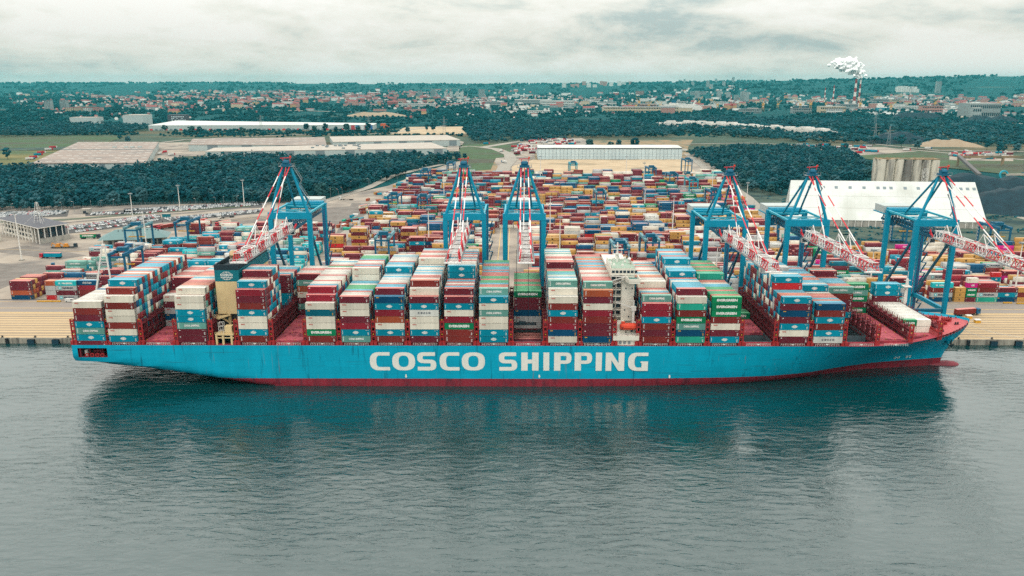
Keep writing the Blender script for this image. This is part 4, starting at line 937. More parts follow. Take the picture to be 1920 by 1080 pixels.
stack(1178, 466, 'W C M M', 3, 'stack right behind bridge tower')
stack(1240, 466, 'M Y M M', 4, 'stack right of bridge tower')
stack(1270, 462, 'Y M Y Y', 4, 'stack left of fourth gantry crane')
stack(1686, 566, 'A:maersk_w R G A:maersk_w M', 3, 'yard stack behind the bow')
stack(1764, 566, 'N G:maersk B A:maersk_w', 3, 'between legs of last gantry crane')
stack(1798, 566, 'Y Y Y', 3, 'right of last gantry crane', True)
stack(1819, 566, 'M E:ever E:ever I W', 3, 'narrow stack beside red lorry', True)
stack(1849, 566, 'K:col G:maersk B R', 4, 'stack behind red lorry')
stack(1886, 566, 'N T:lens M', 4, 'stack right of red lorry')
stack(1922, 566, 'Y B Y', 4, 'stack at right edge')
stack(1757, 540, 'M G:maersk G:maersk', 2, 'second line, last gantry crane')
stack(1796, 541, 'D T T T', 2, 'teal stack behind ochre stack')
stack(1896, 533, 'M I M', 2, 'magenta topped stack, right edge')
stack(1866, 536, 'W T X', 3, 'second line near right edge', True)
RES += [(-97, -60, 480, 552), (-18.5, -1.5, 440, 692)]
# the blocks themselves
import bisect
PAL_F = 'M M M M B B W G T T N N E S M M M D D Y Y W N M B G'.split()
PAL_Y = 'Y Y M M M B W C Y G M M B N'.split()
PAL_L = 'T M W G A M G:maersk C M S T B M W N T B'.split()
PAL_R = 'M Y W A T G:maersk M E M M R B W Y M C T B N M I'.split() or 'M Y W A T G:maersk K E M M I B W M C T B'.split()
def inside(x, y):
    if y < 600:
        if -300 < x < (-262 if y > 572 else -148): return y > 462
        if x < -300: return False
        if -148 <= x < -133: return False
        return x < 205 or (x < 420 and y < 575)
    if -262 < x < -150: return y < 652
    xl = lerp(y, [592, 800, 1003, 1060, 1110], [-133, -134, -133, -128, -116]); xr = lerp(y, [600, 660, 1094, 1115], [205, 206, 268, 270])
    return xl < x < xr
blocks = []; y0 = 459
while y0 < 1040:
    blocks.append((y0, 6)); y0 += 6*2.62+(17 if len(blocks) % 2 else 9.5)
H = {}; TH = {}
for bi, (yb, nr) in enumerate(blocks):
    x = -372+3*(bi % 3)
    while x < 420:
        rr = random.Random(bi*1000+int(x)); short = rr.random() < .12
        base = rr.choice((2, 3, 3, 4, 4, 5) if yb > 560 else (2, 3, 3, 4))
        if yb > 900: base = rr.choice((2, 3, 4, 4, 5))
        theme = TH.get((bi, x)) or rr.choice(PAL_L if x < -140 else PAL_R if x > 205 else (PAL_Y if 540 < yb < 720 else PAL_F))
        for r in range(nr):
            y = yb+r*2.62
            if not inside(x, y) or any(a-5.6 < x < b_+5.6 and c-1 < y < d for a, b_, c, d in RES): continue
            h = max(0, min(5, base+(rr.choice((-2, -2, -1, -1, 1, 1)) if rr.random() < .62 else 0)))
            pal = PAL_L if x < -140 else PAL_R if x > 205 else (PAL_Y if 540 < yb < 720 and rr.random() < .75 else PAL_F)
            H[(bi, round(x, 2), r)] = (h, pal, short, y, theme)
        if rr.random() < .45: TH[(bi, x+12.75)] = theme
        x += 12.75
for (bi, x, r), (h, pal, short, y, theme) in H.items():
    rr = random.Random(int(x*7)+bi*131+r*17)
    f = H.get((bi, x, r-1), (0,))[0]; l_ = H.get((bi, round(x-12.75, 2), r), (0,))[0]; r_ = H.get((bi, round(x+12.75, 2), r), (0,))[0]
    for k in range(h):
        if k < h-1 and k < f and k < l_ and k < r_: continue
        front = k >= f
        for dx, L_ in ((( -3.12, 6.06), (3.12, 6.06)) if short else ((0, CL),)):
            c = theme if rr.random() < .45 else rr.choice(pal)
            bulk(c, x+dx, y, YZ+k*2.85, L_, front and y < 900)
print('containers one by one', len(SINGLE), 'joined', len(BULK), 'print', len(BULK_MARK))
# build the joined mesh
A = np.array([b_[:4] for b_ in BULK]); K = np.array([b_[4] for b_ in BULK]); n = len(A)
cor = np.array([(-1,-1,0),(1,-1,0),(1,1,0),(-1,1,0),(-1,-1,1),(1,-1,1),(1,1,1),(-1,1,1)], float)
half = np.stack([A[:,3]/2, np.full(n, CW/2-.02), np.full(n, CH-.03)], 1)
V = A[:,None,:3]+cor[None]*half[:,None,:]+np.array([0, 0, .03])
Fq = np.array([(4,5,6,7),(0,1,5,4),(1,2,6,5),(2,3,7,6),(3,0,4,7)])
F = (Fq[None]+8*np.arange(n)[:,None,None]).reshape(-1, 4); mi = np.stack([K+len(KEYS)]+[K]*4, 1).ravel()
parts_v, parts_t, parts_m = [V.reshape(-1, 3)], [], []
tri = np.concatenate([F[:, [0,1,2]], F[:, [0,2,3]]]); parts_t.append(tri); parts_m.append(np.concatenate([mi, mi]))
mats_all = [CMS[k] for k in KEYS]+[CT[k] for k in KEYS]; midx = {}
base = 8*n
for m, x, y, z, L_ in BULK_MARK:
    mbx, ms = MARK[m]
    if not isinstance(mbx, tuple):
        vv = np.array(mbx.v, float); tt = []; tm = []
        for f, q in zip(mbx.f, mbx.m):
            for j in range(1, len(f)-1): tt.append((f[0], f[j], f[j+1])); tm.append(q)
        MARK[m] = ((vv, np.array(tt), np.array(tm)), ms); mbx = MARK[m][0]
    vv, tt, tm = mbx
    lut = []
    for q in ms:
        if q.name not in midx: midx[q.name] = len(mats_all); mats_all.append(q)
        lut.append(midx[q.name])
    s = np.array([.5 if L_ < 10 else 1, 1, 1]); parts_v.append(vv*s+np.array([x, y, z])); parts_t.append(tt+base); parts_m.append(np.array(lut)[tm]); base += len(vv)
me = mesh_np('shipping_containers', np.concatenate(parts_v), np.concatenate(parts_t), np.concatenate(parts_m), mats_all)
tag(link('shipping_containers', me), 'mass of stacked shipping containers of many colours on the ship and across the yard', 'containers', None, 'stuff')
# ================================================================== QUAY CRANES
m_cpur = P('leg_shade_violet', 96, 60, 130, var=.1)
def boom_segment(L_, w, h, m, name, q=0):
    """lattice box of length L_ along -y, origin at its land end, bottom at z=0"""
    mb = MB(); n = max(2, int(round(L_/2.6))); t = .34
    for sx in (-1, 1):
        x = sx*w/2
        mb.beam((x, 0, .25), (x, -L_, .25), .42, .62); mb.beam((x*.8, 0, h), (x*.8, -L_, h), t)
        for k in range(n):
            y0, y1 = -L_*k/n, -L_*(k+1)/n; ym = (y0+y1)/2
            mb.beam((x, y0, .3), (x*.8, ym, h), .24); mb.beam((x*.8, ym, h), (x, y1, .3), .24)
    for k in range(n+1):
        y = -L_*k/n
        mb.beam((-w/2, y, .25), (w/2, y, .25), .22, m=q); mb.beam((-w*.4, y, h), (w*.4, y, h), .22, m=q)
        if k < n: mb.beam((-w*.4, y, h), (w*.4, -L_*(k+1)/n, h), .18, m=q); mb.beam((w/2, y, .1), (-w/2, -L_*(k+1)/n, .1), .18, m=q)
    return mb.mesh(name, m)
SEG_L = 9.0
SEG = [boom_segment(SEG_L, 5.0, 3.7, m_cwhite, 'boom_white'), boom_segment(SEG_L, 5.0, 3.7, [m_cred, m_cwhite], 'boom_red', 1)]
mb = MB(); mb.bx(-3.4, -2.7, -72, 0, -.15, .02); mb.bx(2.7, 3.4, -72, 0, -.15, .02)
for sx in (-3.4, 3.4):
    for z in (.55, 1.1): mb.bx(sx-.05, sx+.05, -72, 0, z, z+.08)
    for k in range(37): mb.bx(sx-.04, sx+.04, -2*k-.04, -2*k+.04, 0, 1.15)
WALK = mb.mesh('boom_walkway', m_grey)
def segs(mb, p, q, r, n, first=1, mats=(0, 1)):
    p, q = Vector(p), Vector(q)
    for k in range(n): mb.tube(p+(q-p)*k/n, p+(q-p)*(k+1)/n, r, 6, mats[(k+first) % 2])
def quay_crane(X, zt, za, zb, label):
    t = thing('quay_crane', label, 'gantry crane', (X, 386, 2.8), group='ship to shore gantry cranes on the quay'); zt -= 2.8; za -= 2.8; zb -= 2.8
    W, GA = 9.5, 31.0
    for sx in (-1, 1):
        for y in (0, GA):
            mb = MB(); top = zt-3.0 if y == 0 else zt-.1
            mb.beam((sx*W, y, 2.4), (sx*W, y, top), 1.7, 1.9, w2=2.3, h2=2.1); mb.bx(sx*W-1.5, sx*W+1.5, y-1.2, y+1.2, 1.6, 3.2)
            leg = mb.build('leg', m_crane, t)
            mb = MB()
            for k in range(-2, 3): mb.tube((sx*W+k*1.3, y-.35, .45), (sx*W+k*1.3, y+.35, .45), .45, 8)
            mb.bx(sx*W-3.2, sx*W+3.2, y-.5, y+.5, .6, 1.7); mb.build('bogie', m_crane_d, leg)
        mb = MB(); mb.beam((sx*W, 1, 13.2), (sx*W, GA-1, 13.2), 1.5, 2.0); mb.build('portal_tie', m_crane, t)
        mb = MB(); mb.beam((sx*W, 1, zt-9), (sx*W, GA-1.0, 15.0), .95, 1.1); mb.build('diagonal_brace', m_crane_d, t)
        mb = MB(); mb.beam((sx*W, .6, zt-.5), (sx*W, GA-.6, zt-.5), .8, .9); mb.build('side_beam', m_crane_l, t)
        mb = MB(); mb.tube((sx*(W-.6), 0, zt), (sx*1.6, 0, za-4.2), .78, 8, r2=.62); mb.build('a_frame_leg', m_crane, t)
        mb = MB(); mb.tube((sx*1.4, .6, za-4.6), (sx*4.0, GA-7, zt-.3), .5, 8); mb.build('backstay', m_crane, t)
        # forestays, outer to the boom end and inner near the hinge
        mb = MB(); segs(mb, (sx*1.7, -.6, za-4.6), (sx*2.3, -60, zb+4.0), .27, 7); mb.build('forestay', [m_cwhite, m_cred], t)
        mb = MB(); mb.tube((sx*2.2, -59, zb+3.6), (sx*2.3, -44, zb+9.5), .2, 5); mb.tube((sx*2.3, -44, zb+9.5), (sx*2.2, -40, zb+3.6), .2, 5); mb.tube((sx*2.3, -44, zb+9.5), (sx*2.2, -48, zb+3.6), .2, 5); mb.beam((-2.3, -44, zb+9.3), (2.3, -44, zb+9.3), .25); mb.build('stay_pylon', m_cwhite, t)
        mb = MB(); mb.tube((sx*2.3, -14, zb+8), (sx*2.1, -11, zb+3.6), .2, 5); mb.tube((sx*2.3, -14, zb+8), (sx*2.1, -17.5, zb+3.6), .2, 5); mb.build('stay_pylon', m_cwhite, t)
    mb = MB(); segs(mb, (0, -.8, za-4.8), (-.6, -25, zb+4.0), .22, 4); mb.build('forestay', [m_cwhite, m_cred], t)
    mb = MB(); mb.bx(-W-1.05, W+1.05, -1.15, 1.15, zt-3.2, zt); mb.build('front_portal_beam', m_crane, t)
    mb = MB(); mb.bx(-W-.9, W+.9, GA-1, GA+1, zt-2.4, zt-.02); mb.build('rear_portal_beam', m_crane, t)
    for y in (0, GA):
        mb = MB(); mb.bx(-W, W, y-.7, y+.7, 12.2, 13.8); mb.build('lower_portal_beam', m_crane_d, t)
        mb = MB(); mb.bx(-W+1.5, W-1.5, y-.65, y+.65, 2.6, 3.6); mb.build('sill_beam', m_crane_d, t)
    for p, q in (((-W, GA-4, zt-.8), (0, GA-9, zt-.6)), ((W, GA-4, zt-.8), (0, GA-9, zt-.6)), ((-W+.5, 1.5, zt-.9), (0, 9, zt-.7)), ((W-.5, 1.5, zt-.9), (0, 9, zt-.7)), ((-W, 12, zt-.7), (W, 12, zt-.7)), ((-W+.4, 9, zt-.7), (0, 2, zt-.9)), ((W-.4, 9, zt-.7), (0, 2, zt-.9))):
        mb = MB(); mb.beam(p, q, .55); mb.build('top_brace', m_crane_l, t)
    # apex
    mb = MB(); mb.bx(-2.4, 2.4, -1.3, 1.3, za-4.6, za-3.4); mb.tube((-1.2, 0, za-2.6), (1.2, 0, za-2.6), 1.15, 10); mb.bx(-1.7, -1.2, -1, 1, za-3.4, za-1.8); mb.bx(1.2, 1.7, -1, 1, za-3.4, za-1.8); mb.build('apex_head', m_crane_d, t)
    mb = MB(); mb.beam((-2.8, 0, za-.6), (2.6, 0, za-.3), .32); mb.bx(1.8, 2.5, -.35, .35, za-.2, za+.5, 1); mb.beam((1.6, 0, za-3.4), (2.1, 0, za), .25); mb.beam((-1.6, 0, za-3.4), (-1.4, 0, za-.5), .25); mb.build('apex_jib', [m_cred, m_orange], t)
    mb = MB()
    for sx in (-1, 1):
        for sy in (-1.8, 1.8):
            mb.bx(sx*3.4-.06, sx*3.4+.06, sy-.06, sy+.06, za-4.4, za-3.0)
        mb.bx(sx*2.5-.95, sx*2.5+.95, -1.8, 1.8, za-4.5, za-4.35); mb.bx(sx*3.4-.05, sx*3.4+.05, -1.8, 1.8, za-3.1, za-3.0)
    mb.build('apex_platform', m_grey, t)
    mb = MB(); p = Vector((2.4, 1.6, za-4.4))   # stairs down the A frame on the land side
    for k, q in enumerate(((6.3, 2, za-11.5), (4.9, 2.2, za-14), (9.0, 2.6, za-21), (7.6, 2.6, za-24.5), (W, 2.2, zt))):
        q = Vector(q); mb.beam(p, q, .9, .16); mb.beam(p+Vector((.4, -.4, 1)), q+Vector((.4, -.4, 1)), .1); mb.beam(p+Vector((.4, .4, 1)), q+Vector((.4, .4, 1)), .1); p = q
    mb.build('stairs', m_grey, t)
    # boom in red and white lattice bays, hinge and walkways
    for k in range(8):
        link('boom_section', SEG[(k % 2 == 1) if k < 7 else 1], t, (0, -3.5-k*SEG_L, zb))
    link('boom_walkway', WALK, t, (0, -3.5, zb+.1))
    mb = MB(); ye = -3.5-8*SEG_L
    mb.bx(-3.4, 3.4, ye-1.0, ye, zb-.3, zb+.2)
    for x in np.linspace(-3.4, 3.4, 6): mb.bx(x-.05, x+.05, ye-1, ye-.9, zb, zb+1.5)
    mb.bx(-3.4, 3.4, ye-1.0, ye-.92, zb+1.4, zb+1.5); mb.build('boom_end_platform', m_cwhite, t)
    mb = MB(); mb.beam((-2.5, -3.4, zb+.3), (-3.2, -1.2, zb+2.6), .7); mb.beam((2.5, -3.4, zb+.3), (3.2, -1.2, zb+2.6), .7); mb.beam((-3.2, -2, zb+2.6), (-3.4, -1.6, zb+4.0), .5); mb.build('boom_hinge', m_cred, t)
    # land side girder, machinery house, cab, trolley
    mb = MB()
    for sx in (-1, 1):
        x = sx*2.6; mb.beam((x, -3, zb+.4), (x, GA+22, zb+.4), .6, 1.2); mb.beam((x, -2, zb+3.4), (x, GA+22, zb+3.4), .4)
        for k in range(16): y = -2+k*3.4; mb.beam((x, y, zb+.6), (x, y+1.7, zb+3.4), .24); mb.beam((x, y+1.7, zb+3.4), (x, y+3.4, zb+.6), .24)
    for k in range(17): y = -2+k*3.4; mb.beam((-2.6, y, zb+.3), (2.6, y, zb+.3), .24); mb.beam((-2.6, y, zb+3.4), (2.6, y, zb+3.4), .2)
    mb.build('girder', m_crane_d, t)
    mb = MB(); mb.bx(-9.2, 6.5, GA+6, GA+17, zt-2.6, zt+1.2); mb.build('machinery_house', m_pale, t)
    mb = MB(); mb.bx(-9.6, 6.9, GA+1.2, GA+18, zt-3.1, zt-2.6); mb.bx(-8.5, 8.5, GA+1.2, GA+5.0, zt-2.2, zt+.6); mb.build('machinery_floor', m_crane, t)
    mb = MB(); mb.bx(-8.6, -5.6, GA-1+2.2, GA+4.6, zt-8.0, zt-5.2); mb.bx(-9.4, -4.4, GA+1.0, GA+6, zt-8.5, zt-8.0)
    for x in (-9.2, -4.6): mb.beam((x, GA+1.2, zt-8), (x, GA+1.2, zt-3), .3); mb.beam((x, GA+5.8, zt-8), (x, GA+5.8, zt-3), .3)
    mb.build('electrical_house', m_crane_d, t)
    mb = MB(); mb.bx(-2.2, 2.2, 4, 11, zb-.9, zb+.1); mb.bx(-2.0, 2.0, 5, 9, zb+.1, zb+1.6); mb.build('trolley', m_crane_d, t)
    cab = MB().bx(-1.3, 1.3, 1.4, 3.6, zb-3.4, zb-.9).build('cab', m_white, t); MB().bx(-1.15, 1.15, 1.34, 1.40, zb-3.0, zb-1.4).build('window', m_window, cab)
    # stair tower; violet strips paint the purple shading on the rear leg
    mb = MB()
    for k in range(9):
        z = 3+k*5.6; mb.bx(W+1.3, W+3.4, GA-2.4, GA-.4, z, z+.14); mb.beam((W+1.4, GA-.6, z), (W+3.2, GA-2.2, z+5.6), .12, .7)
        for dx in (1.35, 3.35): mb.bx(W+dx-.05, W+dx+.05, GA-2.4, GA-2.3, z, z+1.1)
    mb.build('stair_tower', m_crane_d, t)
    mb = MB(); mb.beam((W+.2, GA-1.15, 3), (W+.2, GA-1.15, zt-3), .22); mb.beam((W-.5, GA-1.15, 3), (W-.5, GA-1.15, zt-3), .18); mb.build('leg_shade_strip', m_cpur, t)
    return t
quay_crane(-111, 65.2, 92.0, 57.0, 'blue gantry crane leftmost of six, its boom over the cream funnel')
quay_crane(-25.4, 64.7, 91.6, 57.0, 'blue gantry crane second from the left, its boom over the stack beside the green boxes')
quay_crane(3.8, 64.7, 91.6, 57.0, 'blue gantry crane third from the left, standing head on above the open hatch')
quay_crane(102.6, 61.5, 87.8, 53.4, 'blue gantry crane first to the right of the white bridge tower')
quay_crane(142.3, 61.8, 87.8, 53.4, 'blue gantry crane in front of the left end of the white shed')
quay_crane(205.2, 61.8, 87.8, 53.4, 'blue gantry crane rightmost of six, its boom leaving the picture')
# container spreader hanging under the third crane's boom over the open hatch, on cables
sp = thing('container_spreader', 'dark spreader hanging on four cables in front of the set-back dark stack', 'spreader', (2.6, 336, 23.4))
mb = MB(); mb.bx(-6.0, 6.0, -1.2, -.9, 0, .5); mb.bx(-6.0, 6.0, .9, 1.2, 0, .5); mb.bx(-6.1, -5.7, -1.2, 1.2, -.1, .6); mb.bx(5.7, 6.1, -1.2, 1.2, -.1, .6); mb.bx(-1.5, 1.5, -1.0, 1.0, .1, 1.2); mb.build('frame', m_black, sp)
for sx in (-2.6, 2.6):
    for sy in (-.8, .8): MB().tube((sx, sy, .5), (sx, sy, 33.4), .09, 4).build('cable', m_black, sp)

# ================================================================== YARD CRANES (rubber tyred)
def rtg_meshes(col, col2):
    W, S_, Hh = 4.6, 12.2, 19.5; d = {}
    mb = MB(); mb.beam((0, 0, 1.6), (0, 0, Hh), 1.15, 1.0); d['leg'] = (mb.mesh('yard_crane_leg', col), [(sx*W, sy*S_, 0) for sx in (-1, 1) for sy in (-1, 1)])
    mb = MB(); mb.bx(-W-1.2, W+1.2, -.6, .6, 1.2, 2.4); d['sill'] = (mb.mesh('yard_crane_sill', col), [(0, -S_, 0), (0, S_, 0)])
    mb = MB()
    for x in (-W, -W+1.4, W-1.4, W): mb.tube((x, -.4, .8), (x, .4, .8), .8, 10)
    d['wheel_set'] = (mb.mesh('yard_crane_wheels', m_dark), [(0, -S_, 0), (0, S_, 0)])
    mb = MB(); mb.bx(-.75, .75, -S_-1.0, S_+1.0, Hh-.2, Hh+1.5); mb.bx(.75, 1.5, -S_, S_, Hh+.6, Hh+.72); mb.bx(1.45, 1.5, -S_, S_, Hh+1.6, Hh+1.68); d['girder'] = (mb.mesh('yard_crane_girder', col2), [(-W, 0, 0), (W, 0, 0)])
    mb = MB(); mb.bx(-W, W, -.4, .4, Hh-1.6, Hh-.5); d['cross_beam'] = (mb.mesh('yard_crane_cross', col), [(0, -S_, 0), (0, S_, 0)])
    mb = MB(); mb.bx(-W-.4, W+.4, -2.4, 2.4, Hh+1.5, Hh+2.0); mb.bx(-3.2, 3.2, -1.8, 1.4, Hh+2.0, Hh+3.8); mb.tube((-2, 1.9, Hh+2.8), (2, 1.9, Hh+2.8), .7, 8); mb.bx(-W, W, -2.4, -2.3, Hh+3, Hh+3.1); mb.bx(2.2, 4.2, -2.3, -.4, Hh-2.2, Hh+1.2); d['trolley'] = (mb.mesh('yard_crane_trolley', m_crane_d), [(0, -3.5, 0)])
    mb = MB(); mb.bx(-3.0, 3.0, -1.6, 0, 2.4, 5.2); d['power_pack'] = (mb.mesh('yard_crane_power', m_crane_d), [(0, -S_, 0)])
    mb = MB(); mb.bx(-6, 6, -1.1, -.8, 12, 12.4); mb.bx(-6, 6, .8, 1.1, 12, 12.4); mb.bx(-6.1, -5.8, -1.2, 1.2, 11.9, 12.5); mb.bx(5.8, 6.1, -1.2, 1.2, 11.9, 12.5)
    for sx in (-3, 3): mb.bx(sx-.06, sx+.06, -.06, .06, 12.4, Hh+1.5)
    d['spreader'] = (mb.mesh('yard_crane_spreader', m_gold), [(0, -3.5, 0)])
    mb = MB()
    for k in range(7): z = 2.4+k*2.5; mb.beam((-W-1.0, -1, z), (-W-1.0, 1, z+2.5), .6, .1); mb.bx(-W-1.4, -W-.6, -1.2, -.8, z, z+.1)
    d['ladder'] = (mb.mesh('yard_crane_ladder', m_grey), [(0, S_, 0)])
    return d
m_rtg = P('yard_crane_blue', 12, 104, 140, var=.12); m_rtg2 = P('yard_crane_pale', 104, 156, 166, var=.15); m_rtgc = P('yard_crane_cyan', 20, 168, 186, var=.1)
RT = {'blue': rtg_meshes(m_rtg, m_rtg2), 'dark': rtg_meshes(m_rtg, m_rtg), 'cyan': rtg_meshes(m_rtgc, m_rtgc)}
def yard_crane(x, y, kind, label):
    t = thing('yard_crane', label, 'yard crane', (x, y, YZ), group='wheeled yard cranes straddling the container blocks')
    for k, (me, locs) in RT[kind].items():
        for l_ in locs: link(k, me, t, l_)
for px, py, kd, lab in ((251, 478, 'blue', 'blue yard crane in front of the teal roofed gate building, beside the white light mast'), (344, 466, 'dark', 'blue yard crane at the right end of the teal roofed gate building'),
    (226, 536, 'dark', 'blue yard crane partly hidden by the second stack from the stern'), (470, 545, 'blue', 'blue yard crane between the cream funnel and the first gantry crane'),
    (718, 500, 'blue', 'blue yard crane in the gap before the white MAERSK stack'), (738, 408, 'dark', 'blue yard crane at the left edge of the blocks left of the second gantry crane'), (793, 412, 'dark', 'blue yard crane just left of the second gantry crane'),
    (797, 352, 'dark', 'distant blue yard crane at the far left corner of the yard'), (845, 336, 'dark', 'distant blue yard crane behind the second gantry crane'), (980, 380, 'dark', 'blue yard crane seen through the third gantry crane'),
    (1075, 336, 'cyan', 'bright cyan yard crane with a red beam at the far edge by the sand field'), (1126, 399, 'blue', 'blue yard crane in the middle of the blocks behind the bridge tower'), (1222, 346, 'dark', 'blue yard crane at the far right edge by the sand field'),
    (1262, 360, 'dark', 'blue yard crane in the far blocks, second from the right road'), (1299, 372, 'cyan', 'cyan yard crane beside the right hand road'), (1290, 328, 'dark', 'small far yard crane against the sand field at the right'),
    (1221, 505, 'blue', 'blue yard crane just right of the bridge tower'), (1164, 520, 'blue', 'blue yard crane behind the left side of the bridge tower'), (1340, 398, 'dark', 'blue yard crane behind the fourth gantry crane'),
    (1466, 462, 'dark', 'blue yard crane between the fourth and fifth gantry cranes'), (1708, 466, 'dark', 'blue yard crane with a yellow beam behind the last gantry crane'), (1876, 478, 'dark', 'blue yard crane behind the boom at the right edge')):
    gx, gy = G(px, py); yard_crane(gx, gy+12, kd, lab)

# ================================================================== light masts
def mast_mesh(h):
    mb = MB(); mb.tube((0, 0, 0), (0, 0, h), .5, 8, r2=.24); a = mb.mesh('mast_pole', m_white)
    mb = MB(); mb.tube((0, 0, h-.4), (0, 0, h-.1), 1.3, 8)
    for k in range(8):
        q = k*math.pi/4; x, y = 1.5*math.cos(q), 1.5*math.sin(q); mb.bx(x-.35, x+.35, y-.35, y+.35, h-.9, h-.1)
    mb.tube((0, 0, h-.1), (0, 0, h+1.6), .08, 5); b_ = mb.mesh('mast_lamps', m_grey)
    mb = MB(); mb.bx(-1.3, 1.3, -1.3, 1.3, 0, .7); return a, b_, mb.mesh('mast_base', m_conc)
MST = {h: mast_mesh(h) for h in (35, 26)}
for px, py, h, lab in ((41, 488, 35, 'white light mast at the far left by the teal lorry'), (277, 480, 35, 'white light mast in front of the teal roofed gate building'), (250, 415, 26, 'white light mast before the wood, left of the other two'), (338, 396, 26, 'white light mast before the wood, middle one'),
    (458, 384, 26, 'white light mast before the wood at the left of the first gantry crane'), (805, 480, 35, 'white light mast just left of the second gantry crane'), (1031, 448, 35, 'white light mast just right of the third gantry crane'), (1049, 500, 35, 'white light mast left of the bridge tower'), (1206, 362, 35, 'white light mast in the far blocks left of the right road'),
    (1173, 346, 35, 'white light mast at the far edge of the blocks near the sand'), (1208, 400, 26, 'white light mast in the middle blocks behind the bridge tower'), (1260, 447, 35, 'white light mast left of the fourth gantry crane'), (1334, 372, 35, 'white light mast beside the right road'), (1399, 390, 26, 'white light mast on the scrub right of the fourth gantry crane'),
    (1341, 535, 26, 'white light mast between the legs of the fourth gantry crane'), (1630, 545, 26, 'white light mast under the boom of the fifth gantry crane'), (1900, 564, 35, 'white light mast at the right edge of the quay yard'), (833, 385, 35, 'white light mast left of the second gantry crane in the far blocks'), (1013, 345, 35, 'white light mast right of the third crane apex')):
    gx, gy = G(px, py); t = thing('light_mast', lab, 'light mast', (gx, gy, YZ), group='tall light masts of the terminal')
    for n_, me in zip(('pole', 'lamp_head', 'base'), MST[h]): link(n_, me, t)
# street lamps along the wood
mb = MB(); mb.tube((0, 0, 0), (0, 0, 10), .16, 5, r2=.09); lp = mb.mesh('street_lamp_pole', m_grey); mb = MB(); mb.beam((0, 0, 10), (1.6, 0, 10.4), .12); mb.bx(1.2, 2.2, -.2, .2, 10.3, 10.5); lh = mb.mesh('street_lamp_head', m_white)
for k, (px, py) in enumerate([(23, 402), (70, 400), (117, 399), (140, 397), (172, 396), (190, 395), (214, 394), (368, 391), (405, 388), (420, 387), (445, 386), (620, 372), (635, 372), (642, 368), (655, 362), (658, 356), (668, 352), (692, 350), (716, 346), (745, 342), (786, 330), (793, 326), (800, 322), (812, 318), (822, 314), (834, 312), (840, 308), (1413, 392), (1425, 400), (1452, 366)]):
    gx, gy = G(px, py); t = thing('street_lamp', 'thin grey street lamp %s' % ('left of the first white mast' if px < 250 else 'between the white masts' if px < 460 else 'by the right wood' if px > 1000 else 'along the bend of the wood road'), 'street lamp', (gx, gy, YZ), group='street lamps along the roads by the woods', rz=k*1.3)
    link('pole', lp, t); link('lamp_head', lh, t)

# ================================================================== vehicles
def car_mesh(col):
    mb = MB()
    prof = [(-2.15, .35), (-2.15, .85), (-1.75, 1.0), (-1.25, 1.42), (.35, 1.45), (1.05, .98), (2.05, .82), (2.15, .4)]
    n = len(prof)
    for sy in (-.85, .85): pass
    v = [(x, -.85 if z < 1.2 else -.68, z) for x, z in prof]+[(x, .85 if z < 1.2 else .68, z) for x, z in prof]
    mb.add(v, [(k, (k+1) % n, n+(k+1) % n, n+k)[::-1] for k in range(n)]+[tuple(range(n)), tuple(range(n, 2*n))[::-1]], 0)
    mb.add([(-1.62, -.862, 1.02), (.88, -.862, 1.02), (.3, -.72, 1.38), (-1.2, -.72, 1.38)], [(0, 1, 2, 3)], 1); mb.add([(-1.62, .862, 1.02), (.88, .862, 1.02), (.3, .72, 1.38), (-1.2, .72, 1.38)], [(3, 2, 1, 0)], 1)
    mb.add([(.40, -.66, 1.46), (1.08, -.78, 1.0), (1.08, .78, 1.0), (.40, .66, 1.46)], [(0, 1, 2, 3)], 1); mb.add([(-1.28, -.66, 1.44), (-1.78, -.78, 1.0), (-1.78, .78, 1.0), (-1.28, .66, 1.44)], [(3, 2, 1, 0)], 1)
    for x in (-1.3, 1.35):
        for y in (-.8, .8): mb.tube((x, y-.1, .33), (x, y+.1, .33), .33, 6, 2)
    return mb.mesh('car', [col, m_window, m_dark])
CARC = [('white', (255, 255, 252)), ('white', (250, 250, 248)), ('silver', (214, 220, 222)), ('white', (255, 255, 252)), ('grey', (120, 128, 134)), ('dark', (44, 56, 66)), ('red', (196, 50, 56)), ('teal', (30, 140, 160)), ('orange', (226, 140, 60))]
CARS = [(n_, car_mesh(P('car_%s' % n_+str(i), *c, rough=.3, var=.03, spec=.5))) for i, (n_, c) in enumerate(CARC)]
car_n = 0; CAR_REST = []
def row_of_cars(p, q, n, ang, where, skip=.05, pool=None):
    global car_n
    p, q = Vector(G(*p)), Vector(G(*q)); rr = random.Random(int(p.x*7+q.y)); n = max(n, int((q-p).length/2.55)); ang = math.atan2((q-p).y, (q-p).x)+1.35
    for k in range(n):
        if rr.random() < skip: continue
        nm, me = CARS[rr.choice(pool or (0, 0, 0, 1, 1, 3, 3, 2, 2, 4, 5, 5, 6))]; a = p+(q-p)*(k+.5)/n
        if car_n >= 300: CAR_REST.append((nm, me, a.x, a.y, ang)); continue
        o = link('parked_car', me, None, (a.x+rr.uniform(-.2, .2), a.y+rr.uniform(-.4, .4), YZ+.02), (0, 0, ang+rr.uniform(-.05, .05)+(math.pi if rr.random() < .4 else 0)))
        tag(o, 'small %s parked car %s' % (nm, where), 'car', 'parked cars '+where); car_n += 1
A1 = 'in the slanting rows behind the gate building'
row_of_cars((128, 431), (300, 407), 40, 1.15, A1); row_of_cars((124, 427), (292, 404), 40, 1.15, A1); row_of_cars((140, 436), (300, 412), 34, 1.15, A1)
row_of_cars((308, 411), (492, 394), 44, 1.15, A1); row_of_cars((316, 414), (480, 398), 34, 1.15, A1)
A2 = 'below the wood, left of the white masts'
